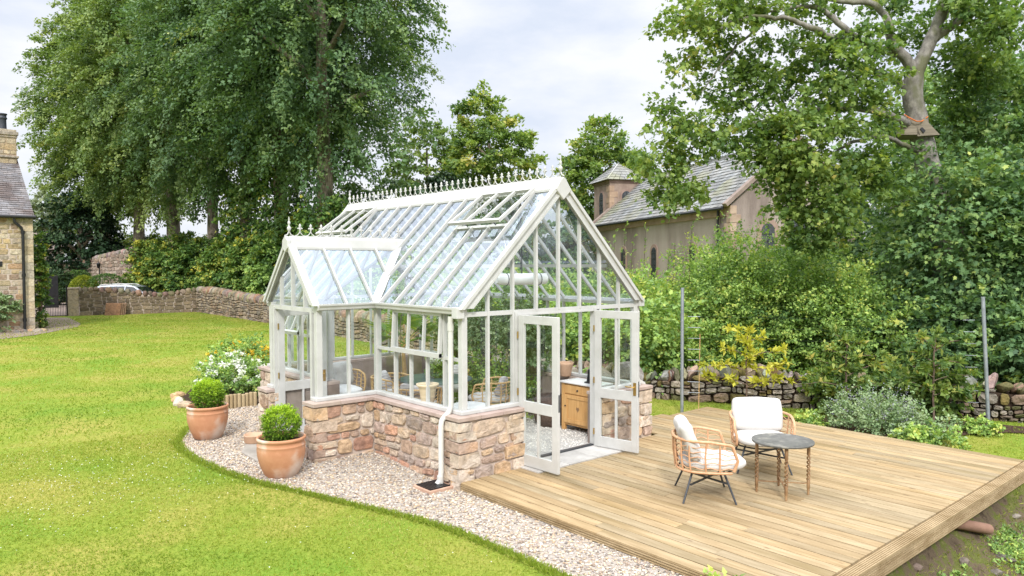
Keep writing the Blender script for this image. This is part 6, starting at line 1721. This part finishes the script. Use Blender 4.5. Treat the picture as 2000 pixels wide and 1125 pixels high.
bx_, by_ = rng.uniform(1.2, 9.5, 44000), rng.uniform(-7.5, -4.3, 44000); k_ = (H(bx_, by_) < -.1) & (np.sin(2.3 * bx_ + 1) * np.sin(2.9 * by_) + rng.normal(0, .4, 44000) > -.1); bx_, by_ = bx_[k_], by_[k_]; k = len(bx_)
ab = rng.normal(0, 1, (k, 3)); ab[:, 2] = .5 + .5 * rng.random(k)
tag(leaf_mesh('bank_grass', np.stack([bx_, by_, H(bx_, by_) - .004], -1), ab, rng.normal(0, 1, (k, 3)) + np.array([0, 0, .8]), .05 * (.4 + rng.random(k)), np.full(k, .010), rng.normal(.62, .25, k), 'long', LM_grass), 'dry straggly grass on the rough bank', 'grass', kind='stuff')
# boulders between the greenhouse back wall and the boundary wall
for i, (x_, y_, z_, r_) in enumerate(((4.25, 1.55, .75, .42), (4.2, 2.35, .8, .34), (4.35, 3.1, .85, .36), (4.4, 3.9, .8, .35), (4.5, 1.1, 1.0, .25), (4.35, 4.7, .75, .34), (4.4, 5.5, .7, .36))):
    m_ = MB(); m_.ico((x_, y_, z_ - .12), (r_, r_ * 1.1, r_ * .8), Matrix.Rotation(i * 1.7, 3, 'Z'), tuple(q * 1.35 for q in PAL_D[(i * 3) % 7]), 3, .10, 4, rd); m_.ico((x_ + .1, y_ + .2, z_ * .45 - .1), (r_ * 1.15, r_ * 1.3, z_ * .6), None, PAL_D[i % 7], 2, .1, 3, rd)
    tag(m_.build('boulder', M_stone), 'big grey boulder piled behind the greenhouse back wall', 'boulder', 'boulders behind the greenhouse')
# ------------------------------------------------------------------ trees
def big_tree(name, label, base, trunk_r, zlo, zhi, rx, lm, S, per, ls, group=None, vmean=.45, seed=1, lean=(0, 0), sl=1.7, sw=.28, droop=.55, amp=.3, inner=.5, sp=1.25, bark=None, limbs=7, aspect=.8, ivy=0, zcut=-1, vsd=.15, ry=None, jitter=.11, nnoise=.42):
    B = np.array(base, float)
    t = thing(name, label, 'tree', tuple(B), group)
    cz = (zlo + zhi) / 2; rz_ = (zhi - zlo) / 2
    mb = MB(); top = Vector((B[0] + lean[0], B[1] + lean[1], cz + rz_ * .55))
    limb(mb, [Vector(B) - Vector((0, 0, .3)), Vector(B).lerp(top, .3) + Vector((rnd.uniform(-.2, .2), 0, 0)), Vector(B).lerp(top, .65), top], trunk_r, trunk_r * .22, 10, trunk_r * .04, 6)
    mb.lathe([(trunk_r * 1.5, -.2), (trunk_r * 1.2, .25), (trunk_r * .95, .9)], tuple(B), 10)
    for i in range(limbs):
        a = i * 2.4 + rnd.uniform(-.4, .4); f = .48 + .4 * i / limbs
        p0 = Vector(B).lerp(top, f); q = Vector((math.cos(a) * rx * .7, math.sin(a) * rx * .7, rz_ * rnd.uniform(.12, .4)))
        limb(mb, [p0, p0 + q * .45 + Vector((0, 0, .3)), p0 + q], trunk_r * .42, .04, 6, .03)
    mb.build('trunk', bark or M_bark, t)
    c = (B[0] + lean[0] * .6, B[1] + lean[1] * .6, cz)
    lv = crown(c, (rx, ry or rx, rz_), S, per, sl, sw, ls, droop, inner, amp, vmean, vsd, sp, zcut, jitter=jitter, nnoise=nnoise)
    leaves('crown', lv, 'oval', lm, t)
    if ivy:
        k = 260; z = rng.uniform(0, ivy, k); a = rng.uniform(0, 6.28, k); r_ = trunk_r * (1.2 + 1.3 * rng.random(k) * (z < ivy * .8))
        P = np.stack([B[0] + np.cos(a) * r_, B[1] + np.sin(a) * r_, z], -1); d = np.stack([np.cos(a), np.sin(a), -.6 + 0 * a], -1)
        leaves('ivy', spray_leaves(P, d, 22, .55, .28, .2, .6, rng.normal(.42, .13, k), .85), 'oval', LM_ivy, t)
    return t
def gpt(px, dep):
    p = at(px, 500, dep); return (p[0], p[1], 0.0)
LG = 'row of tall lime trees beyond the boundary wall'
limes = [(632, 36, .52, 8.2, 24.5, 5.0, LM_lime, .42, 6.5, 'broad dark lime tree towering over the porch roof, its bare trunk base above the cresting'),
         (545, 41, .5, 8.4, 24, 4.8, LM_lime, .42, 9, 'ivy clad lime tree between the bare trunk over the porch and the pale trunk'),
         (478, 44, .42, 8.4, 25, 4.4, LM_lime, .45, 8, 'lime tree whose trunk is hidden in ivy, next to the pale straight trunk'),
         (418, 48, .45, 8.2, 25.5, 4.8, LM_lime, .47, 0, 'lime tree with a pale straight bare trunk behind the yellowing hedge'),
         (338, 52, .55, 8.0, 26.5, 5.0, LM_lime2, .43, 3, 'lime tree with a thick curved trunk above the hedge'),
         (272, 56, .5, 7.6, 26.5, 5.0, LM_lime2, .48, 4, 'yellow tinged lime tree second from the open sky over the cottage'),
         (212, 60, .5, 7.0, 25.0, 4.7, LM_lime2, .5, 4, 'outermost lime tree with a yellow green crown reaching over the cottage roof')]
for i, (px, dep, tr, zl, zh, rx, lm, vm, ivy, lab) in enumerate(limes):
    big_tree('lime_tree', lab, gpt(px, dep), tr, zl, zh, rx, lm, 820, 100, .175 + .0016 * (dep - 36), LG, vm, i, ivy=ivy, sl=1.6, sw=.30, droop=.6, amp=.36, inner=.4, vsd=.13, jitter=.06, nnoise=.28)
big_tree('field_tree', 'round loose crowned tree seen over the middle of the greenhouse ridge', gpt(955, 62), .4, 6.5, 16.4, 3.5, LM_syc, 280, 70, .30, None, .55, 21, droop=.2, amp=.5, sl=.9, sw=.4, inner=.55)
big_tree('field_tree', 'pale small tree showing between the limes and the round loose crowned tree', gpt(835, 66), .3, 6, 15.5, 2.8, LM_lime2, 130, 50, .36, None, .4, 22, droop=.3, amp=.4, sl=1.3, sw=.4)
big_tree('churchyard_tree', 'yellow green tree rising directly behind the church tower', gpt(1192, 58), .4, 4.5, 13.4, 3.2, LM_syc, 280, 70, .30, None, .52, 23, droop=.2, amp=.5, sl=.9, sw=.4, inner=.5)
big_tree('yew_tree', 'dark weeping yew just above the ridge cresting', gpt(872, 52), .35, 2.0, 9.2, 2.0, LM_yew, 300, 60, .26, None, .5, 24, droop=.9, amp=.3, sl=1.3, sw=.3)
big_tree('yew_tree', 'black green yew between the cottage and the lime trees', gpt(158, 56), .4, .4, 8.2, 2.3, LM_yew, 280, 60, .24, None, .45, 25, droop=.4, amp=.3, sl=1.0, sw=.3)
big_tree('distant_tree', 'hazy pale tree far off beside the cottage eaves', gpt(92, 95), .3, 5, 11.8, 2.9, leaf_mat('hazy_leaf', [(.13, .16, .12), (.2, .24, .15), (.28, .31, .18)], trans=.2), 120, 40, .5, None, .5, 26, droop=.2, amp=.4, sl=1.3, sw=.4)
# shrubbery under the limes
def shrub(name, label, c, rad, lm, S, per, ls, group=None, vm=.48, sl=.5, sw=.12, droop=.1, shape='oval', zcut=-.6, stems=True, cat='shrub', inner=.4, amp=.3, vsd=.16):
    s = thing(name, label, cat, (c[0], c[1], 0), group)
    leaves('foliage', crown(c, rad, S, per, sl, sw, ls, droop, inner, amp, vm, vsd, zcut=zcut), shape, lm, s)
    if stems:
        mb = MB()
        for k in range(4):
            a = k * 1.6 + c[0]; mb.tube([(c[0] + .06 * math.cos(a), c[1] + .06 * math.sin(a), -.05), (c[0] + rad[0] * .25 * math.cos(a), c[1] + rad[1] * .25 * math.sin(a), c[2] * .7), (c[0] + rad[0] * .55 * math.cos(a), c[1] + rad[1] * .55 * math.sin(a), c[2] + rad[2] * .4)], [.035, .025, .012], 6)
        mb.build('stems', M_twig, s)
    return s
HS = 'ivy and shrub hedge behind the field wall'
for i, (px, dep, ztop, r_, lm, vm, lab) in enumerate((
        (292, 51.5, 4.4, 1.4, LM_ivy, .62, 'yellow flecked ivy hedge at the corner end above the silver car'), (335, 51, 4.6, 1.6, LM_ivy, .55, 'yellow splashed ivy hedge above the garden wall corner'),
        (385, 49.5, 4.5, 1.6, LM_ivy, .42, 'dark green ivy hedge above the corner of the two walls'), (445, 44.5, 4.2, 1.5, LM_ivy, .58, 'light green hedge bush above the field wall, next to the dark gap'),
        (498, 42, 4.3, 1.45, LM_ivy, .5, 'mid green hedge bush above the field wall'), (548, 39.5, 4.3, 1.4, LM_shrub, .42, 'hedge bush immediately behind the porch gable'), (610, 37.5, 4.5, 1.6, LM_ivy, .4, 'dark hedge bush behind the porch roof'),
        (225, 62, 5.0, 1.8, LM_ivy, .66, 'bright yellow green bush below the outermost lime trunks'), (300, 58, 5.2, 1.9, LM_ivy, .6, 'bright bush below the curved lime trunk'), (372, 53, 5.3, 1.8, LM_ivy, .5, 'green bush below the pale lime trunk'),
        (460, 48, 5.2, 1.8, LM_ivy, .42, 'shadowy bush under the ivy clad limes'), (585, 40, 6.0, 1.8, LM_ivy, .42, 'ivy mound round the foot of the big lime over the porch'), (690, 40, 6.8, 2.0, LM_ivy, .4, 'tall ivy mound just past the big bare lime trunk'), (770, 44, 7.6, 2.2, LM_lime, .38, 'dark bush filling the gap under the broad lime'))):
    p = gpt(px, dep); shrub('hedge_bush', lab, (p[0], p[1], ztop * .5), (r_, r_, ztop * .5), lm, 330, 46, .17, HS, vm, .4, .2, .4, stems=False, zcut=-.9, inner=.6, amp=.2)
for i, (px, dep, ztop, r_) in enumerate(((860, 42, 7.0, 2.4), (960, 46, 6.2, 2.6), (740, 52, 6, 2.4), (1060, 50, 5.6, 2.6), (1130, 48, 5.0, 2.2), (640, 52, 5.6, 2.4), (530, 56, 5.2, 2.4), (420, 62, 5, 2.4), (330, 66, 5, 2.6), (250, 68, 5, 2.6))):
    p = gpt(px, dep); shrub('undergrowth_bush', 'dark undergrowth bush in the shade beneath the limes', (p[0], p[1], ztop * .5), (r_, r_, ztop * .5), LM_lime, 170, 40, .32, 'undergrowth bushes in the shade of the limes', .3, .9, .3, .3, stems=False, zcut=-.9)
# clipped domes by the drive
for px, py, dep, rx, rz_, lm, vm, lab in ((208, 556, 49, .95, .85, LM_ivy, .3, 'wide clipped green dome right behind the silver car'), (152, 556, 51, .8, 1.05, LM_ivy, .27, 'taller clipped green dome next to the dark hedge'), (163, 563, 48.5, .6, .75, LM_gold, .1, 'small golden clipped dome tucked between the green domes')):
    p = gpt(px, dep); lab = lab.replace('right behind', 'just behind')
    s = thing('clipped_dome', lab, 'topiary', p, 'clipped domes along the drive')
    zc = 1.0; d = unit(rng.normal(0, 1, (1500, 3))); d = d[d[:, 2] > -.4]
    P = np.array([p[0], p[1], zc + .15]) + d * np.array([rx * 1.35, rx * 1.2, rz_ * 1.22]) * (.96 + .05 * rng.random((len(d), 1)))
    leaves('foliage', spray_leaves(P, d, 8, .09, .04, .07, 0, rng.normal(vm, .1, len(P)), .7), 'oval', lm, s)
p = gpt(118, 50); shrub('clipped_hedge', 'squared dark hedge beside the far dark gate', (p[0], p[1], 1.15), (.75, .75, 1.25), LM_yew, 170, 30, .12, None, .7, .25, .1, 0, stems=False, zcut=-.9, inner=.7, amp=.1)
mb = MB(); p = Vector(gpt(100, 47)); mb.bb(p.x - .45, p.x + .35, p.y - .04, p.y + .04, 0, 2.15); tag(mb.build('dark_gate', M_black, bevel=.02), 'solid dark gate at the far end of the drive beyond the iron gate', 'gate')
p = gpt(77, 31.5); shrub('wall_climber', 'tall leafy climber at the corner of the cottage', (p[0], p[1], 2.2), (.16, .3, 2.3), LM_ivy, 170, 24, .11, None, .5, .2, .07, .3, stems=True, zcut=-.95, inner=.3)
mb = MB(); q = Vector(gpt(92, 62)); mb.bb(q.x - 1.2, q.x + 1.2, q.y, q.y + 3, 0, 4.2); mb.extr([(q.x - 1.3, q.y - .1, 4.2), (q.x + 1.3, q.y - .1, 4.2), (q.x + 1.3, q.y + 1.5, 5.6), (q.x - 1.3, q.y + 1.5, 5.6)], (0, .1, .05)); tag(mb.build('far_outbuilding', M_harl), 'pale far outbuilding glimpsed between the cottage and the yew', 'building')

# --- shrubs behind the dry stone wall
HB = 'tangled hawthorn bushes behind the dry stone wall'
hb = [(1195, 17.5, 535, 1.1, .6, 'yellow green hawthorn bush just beyond the greenhouse gable corner'), (1262, 16.4, 532, .95, .66, 'bright hawthorn bush behind the first steel post, lit yellow at the top'), (1332, 16.8, 615, .9, .52, 'low hawthorn bush below the arched church window'),
      (1395, 17.2, 468, 1.0, .52, 'tall hawthorn bush covering the corner of the church'), (1455, 17.4, 456, 1.05, .5, 'tall hawthorn bush below the church gable window'), (1522, 17.0, 480, 1.05, .52, 'hawthorn bush above the golden fruit tree'),
      (1592, 16.8, 470, 1.05, .47, 'hawthorn bush between the golden fruit tree and the catmint'), (1655, 16.2, 520, .95, .5, 'hawthorn bush above the catmint clump'), (1715, 15.8, 560, .9, .44, 'low bush between the two green fruit trees'),
      (1790, 15.6, 575, 1.0, .4, 'low dark bush behind the red stemmed fruit tree'), (1865, 15.2, 560, .95, .38, 'dark maple leaved bush beside the leaning post'), (1945, 14.6, 600, .9, .36, 'dark bush beyond the leaning post'), (2030, 14.3, 560, 1.0, .36, 'dark bush at the outer end of the dry stone wall')]
for i, (px, dep, ty, r_, vm, lab) in enumerate(hb):
    p = gpt(px, dep); zt = CAM[2] + (518 - ty) / FPX * dep - .38
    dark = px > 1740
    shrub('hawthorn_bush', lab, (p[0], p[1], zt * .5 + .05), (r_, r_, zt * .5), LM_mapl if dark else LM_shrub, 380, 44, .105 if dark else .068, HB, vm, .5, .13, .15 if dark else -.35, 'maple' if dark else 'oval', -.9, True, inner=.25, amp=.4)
# long shoots standing above the bushes
mb = MB(); an, dr = [], []
sh = thing('tall_shoots', 'thin leafy shoots standing above the hawthorn against the church wall', 'shrub', gpt(1240, 17.5))
for px, ty in ((1195, 455), (1215, 445), (1230, 470), (1255, 450), (1300, 500), (1312, 480), (1345, 440), (1180, 470)):
    b = Vector(gpt(px - 8, 17)); zt = CAM[2] + (518 - ty) / FPX * 17; tp = Vector(gpt(px + 6, 17)); tp.z = zt
    pts = [b + Vector((0, 0, .5)), b.lerp(tp, .6), tp]; mb.tube(pts, [.015, .01, .004], 5)
    for f in np.linspace(.55, 1, 12): an.append(tuple(b.lerp(tp, f))); dr.append((rnd.gauss(0, .5), rnd.gauss(0, .5), .7))
mb.build('stems', M_twig, sh); leaves('foliage', spray_leaves(np.array(an), np.array(dr), 9, .16, .02, .06, .1, rng.normal(.5, .15, len(an)), .4), 'oval', LM_shrub, sh)
for i, (px, dep, ztop, r_) in enumerate(((1210, 21, 2.0, 1.4), (1300, 20.5, 1.5, 1.3), (1400, 20, 2.3, 1.4), (1500, 20, 3.0, 1.5), (1600, 20, 3.2, 1.6), (1700, 19.5, 3.6, 1.6), (1800, 19, 4.0, 1.6), (1900, 18.5, 4.4, 1.6), (2000, 18, 4.6, 1.7), (2100, 17.5, 4.6, 1.7))):
    p = gpt(px, dep); shrub('backing_bush', 'shaded bush filling in behind the hawthorn', (p[0], p[1], ztop * .5), (r_, r_, ztop * .5), LM_mapl if px > 1650 else LM_shrub, 200, 34, .14, 'shaded bushes behind the hawthorn', .3, .6, .2, .15, stems=False, zcut=-.9)
for i, (x_, y_, ztop) in enumerate(((7.2, 4.6, 2.4), (7.6, 6.6, 2.6), (8.0, 8.8, 2.9), (8.4, 11, 3.0), (9.0, 14, 3.2), (9.4, 18, 3.4), (9.8, 22, 3.4), (6.9, 3.2, 2.4))):
    shrub('border_bush', 'leafy green bush along the boundary wall, seen through the greenhouse glass', (x_, y_, ztop * .5), (1.0, 1.2, ztop * .5), LM_shrub, 210, 30, .10, 'bushes along the wall seen through the greenhouse', .5, .5, .15, .15, stems=False, zcut=-.9)

# --- the sycamore
SD = 16.5
sy = thing('sycamore_tree', 'big sycamore with a pale forked trunk and long bare limbs reaching towards the church', 'tree', gpt(1852, SD))
mb = MB(); A_ = lambda px, py, d=SD: Vector(at(px, py, d))
b0_ = Vector(gpt(1856, SD))
limb(mb, [b0_ - Vector((0, 0, .2)), A_(1852, 600), A_(1838, 430), A_(1806, 300), A_(1784, 200), A_(1786, 140)], .33, .19, 14, .006, 6)
limb(mb, [A_(1784, 150), A_(1806, 105), A_(1826, 60), A_(1842, 10), A_(1848, -60), A_(1850, -140)], .165, .09, 10, .005)
limb(mb, [A_(1826, 75), A_(1850, 58), A_(1876, 38, 16.2), A_(1904, 4, 16), A_(1940, -50, 15.8)], .10, .05, 8, .004)
BR = [([(1790, 145), (1759, 103), (1741, 82), (1730, 36), (1698, 6), (1641, 3), (1580, -10)], .13, .03, 16.2),
      ([(1759, 105), (1700, 90), (1655, 60), (1609, 21), (1565, 14), (1520, 18), (1470, 30)], .095, .02, 15.8),
      ([(1690, 88), (1631, 75), (1596, 60), (1560, 43), (1506, 32), (1449, 36), (1400, 60)], .085, .02, 15.2),
      ([(1786, 180), (1748, 156), (1705, 142), (1648, 124), (1600, 118), (1549, 128), (1499, 185), (1470, 215)], .09, .015, 16.8),
      ([(1790, 250), (1766, 238), (1723, 220), (1677, 213), (1600, 212), (1500, 235), (1400, 262), (1330, 300)], .10, .015, 15.6),
      ([(1800, 296), (1776, 288), (1727, 267), (1670, 277), (1620, 300), (1560, 320)], .07, .015, 16.0),
      ([(1835, 420), (1800, 392), (1776, 388), (1740, 410)], .11, .04, 16.2), ([(1700, 142), (1660, 175), (1610, 190), (1560, 195)], .035, .01, 16.9),
      ([(1506, 32), (1450, 80), (1400, 140), (1370, 180)], .035, .01, 15.4), ([(1400, 262), (1350, 240), (1300, 225)], .03, .01, 15.5), ([(1500, 235), (1450, 200), (1420, 150)], .03, .01, 15.9), ([(1876, 38), (1930, 50), (1985, 90)], .04, .01, 16.4)]
for pts, r0, r1, d in BR:
    n = len(pts); limb(mb, [A_(x_, y_, SD + (d - SD) * min(1, i / 2.0)) for i, (x_, y_) in enumerate(pts)], r0, r1, 7, .012)
mb.build('trunk', M_bark2, sy)
CLU = [(1345, 40, 55, 55, 15.3, 46, .6), (1340, 115, 32, 26, 15.3, 18, .58), (1420, 25, 60, 40, 15.5, 40, .55), (1500, 15, 50, 28, 15.6, 26, .5), (1590, 5, 50, 22, 16, 20, .45), (1420, 100, 42, 45, 15.8, 24, .42), (1460, 165, 50, 50, 16, 34, .42), (1410, 215, 36, 30, 16.2, 20, .45), (1520, 170, 40, 40, 16.8, 20, .38),
       (1330, 245, 55, 34, 15.2, 40, .52), (1290, 300, 48, 42, 15.2, 42, .56), (1320, 370, 60, 36, 15.2, 44, .56), (1395, 275, 52, 30, 15.3, 34, .52), (1480, 250, 60, 34, 15.4, 44, .52), (1290, 205, 26, 18, 15.5, 10, .5), (1515, 290, 46, 30, 15.2, 30, .54), (1570, 345, 44, 38, 15.2, 36, .55), (1570, 230, 64, 36, 15.0, 50, .58), (1560, 300, 60, 40, 15.0, 46, .56),
       (1640, 100, 60, 36, 15.4, 46, .5), (1650, 160, 70, 38, 15.4, 54, .5), (1580, 80, 40, 30, 16.5, 18, .4), (1700, 70, 50, 40, 15.8, 30, .45), (1720, 140, 40, 30, 16, 20, .45), (1780, 60, 44, 44, 17.3, 26, .4), (1640, 245, 60, 34, 15.4, 36, .5), (1660, 320, 70, 36, 15.3, 46, .5), (1625, 400, 55, 46, 15.0, 46, .52), (1600, 450, 40, 32, 15.2, 26, .5), (1720, 310, 56, 30, 15.5, 32, .42),
       (1870, 120, 44, 40, 17.0, 26, .4), (1860, 190, 44, 34, 17.4, 22, .34), (1910, 30, 60, 40, 16, 40, .45), (1965, 60, 50, 50, 15.6, 36, .5), (1740, 0, 60, 26, 16.5, 26, .42), (1880, -10, 60, 30, 16, 26, .42), (1660, -6, 50, 22, 17, 16, .42), (1860, 340, 40, 40, 17.5, 30, .46), (1530, 320, 40, 36, 15.3, 32, .52), (1525, 355, 30, 30, 15.3, 24, .52), (1545, 400, 38, 42, 15.3, 38, .5), (1900, 90, 60, 50, 17.5, 44, .45), (1960, 10, 50, 30, 16.5, 30, .48), (1980, 160, 40, 50, 17.5, 34, .45), (1850, 20, 40, 40, 17.5, 26, .45), (1580, 190, 40, 30, 16.6, 22, .45), (1510, 80, 36, 26, 16.2, 16, .45), (1570, 470, 40, 30, 15.3, 26, .48), (1480, 130, 40, 30, 15.9, 22, .45), (1370, 170, 30, 22, 15.6, 12, .48), (1560, 130, 40, 30, 16.4, 22, .45), (1720, 240, 44, 30, 17.2, 24, .42), (1700, 200, 50, 30, 15.6, 26, .48), (1840, 250, 40, 40, 18, 26, .42), (1930, 130, 50, 40, 16.8, 34, .42), (1900, 240, 50, 40, 18, 30, .42), (1735, 365, 36, 40, 15.4, 26, .42), (1420, -30, 80, 30, 15.5, 30, .5), (1540, -30, 80, 30, 16, 26, .45)]
parts = []
for cx_, cy_, rx, ry, d, ns, vm in CLU:
    c = np.array(at(cx_, cy_, d)); s_ = d / FPX
    q = unit(rng.normal(0, 1, (ns, 3))) * (rng.random((ns, 1)) ** .45)
    P = c + (q[:, :1] * rx * s_) * RGT + (q[:, 1:2] * ry * s_) * UPV + (q[:, 2:3] * (rx * .9 + .2) * s_) * FWD
    dr_ = q @ np.stack([RGT, FWD, UPV]) * .6 + rng.normal(0, .4, q.shape)
    parts.append(spray_leaves(P, dr_, 22, .32, .12, .094, .5, rng.normal(vm, .10, ns), .95, .9, .09))
leaves('crown', cat_leaves(*parts), 'maple', LM_syc, sy)
# twiggy side shoots
nb_ = thing('nest_box', 'weathered wooden tent shaped nest box tied round the sycamore trunk', 'nest box', tuple(at(1795, 250, 16.1)))
s_ = 16.15 / FPX; f3 = lambda px, py, d: Vector(at(px, py, d))
mb = MB()
for pts in ([(1770, 226), (1789, 238), (1797, 263), (1752, 263)], [(1808, 230), (1814, 240), (1836, 263), (1792, 266), (1790, 240)]):
    mb.extr([f3(x_, y_, 16.12 + .0 * x_) for x_, y_ in pts], Vector(FWD) * .06)
mb.build('board', M_boxwood, nb_)
mb = MB(); mb.extr([f3(1756, 264, 16.13), f3(1832, 264, 16.13), f3(1812, 267, 16.3), f3(1776, 268, 16.3)], Vector(FWD) * .32); mb.build('floor', M_boxwood, nb_)
mb = MB(); mb.extr([f3(1797, 252, 16.1), f3(1801, 248, 16.1), f3(1808, 255, 16.1), f3(1804, 260, 16.1)], Vector(FWD) * .012); mb.build('entrance', M_black, nb_)
mb = MB(); mb.tube([f3(1766, 224, 16.3), f3(1774, 229, 16.06), f3(1790, 237, 16.04), f3(1800, 237, 16.06), f3(1812, 228, 16.3)], .014, 6); mb.build('rope', M_orange, nb_)

# --- maples behind and beside the sycamore
def maple(label, px, dep, cy, rpx, rypx, S, vm, ls, per=42):
    p = gpt(px, dep); c = at(px, cy, dep); s = dep / FPX
    t = thing('maple_tree', label, 'tree', p, 'maples around the sycamore')
    mb = MB(); limb(mb, [Vector(p) - Vector((0, 0, .1)), Vector(p) + Vector((.1, 0, c[2] * .5)), Vector(tuple(c)) + Vector((0, 0, .3))], .13, .05, 8, .01); mb.build('trunk', M_bark, t)
    leaves('crown', crown(c, (rpx * s, rpx * s, rypx * s), S, per, .7, .2, ls * .76, .4, .35, .4, vm, .11), 'maple', LM_mapl, t)
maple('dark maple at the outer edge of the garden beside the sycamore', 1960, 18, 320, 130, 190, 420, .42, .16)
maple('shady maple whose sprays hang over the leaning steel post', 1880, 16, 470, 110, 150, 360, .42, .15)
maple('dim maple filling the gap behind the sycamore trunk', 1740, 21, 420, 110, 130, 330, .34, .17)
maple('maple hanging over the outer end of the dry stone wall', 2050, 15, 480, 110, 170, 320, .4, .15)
maple('bright maple standing furthest back beyond the sycamore', 1930, 24, 230, 150, 120, 300, .5, .2)
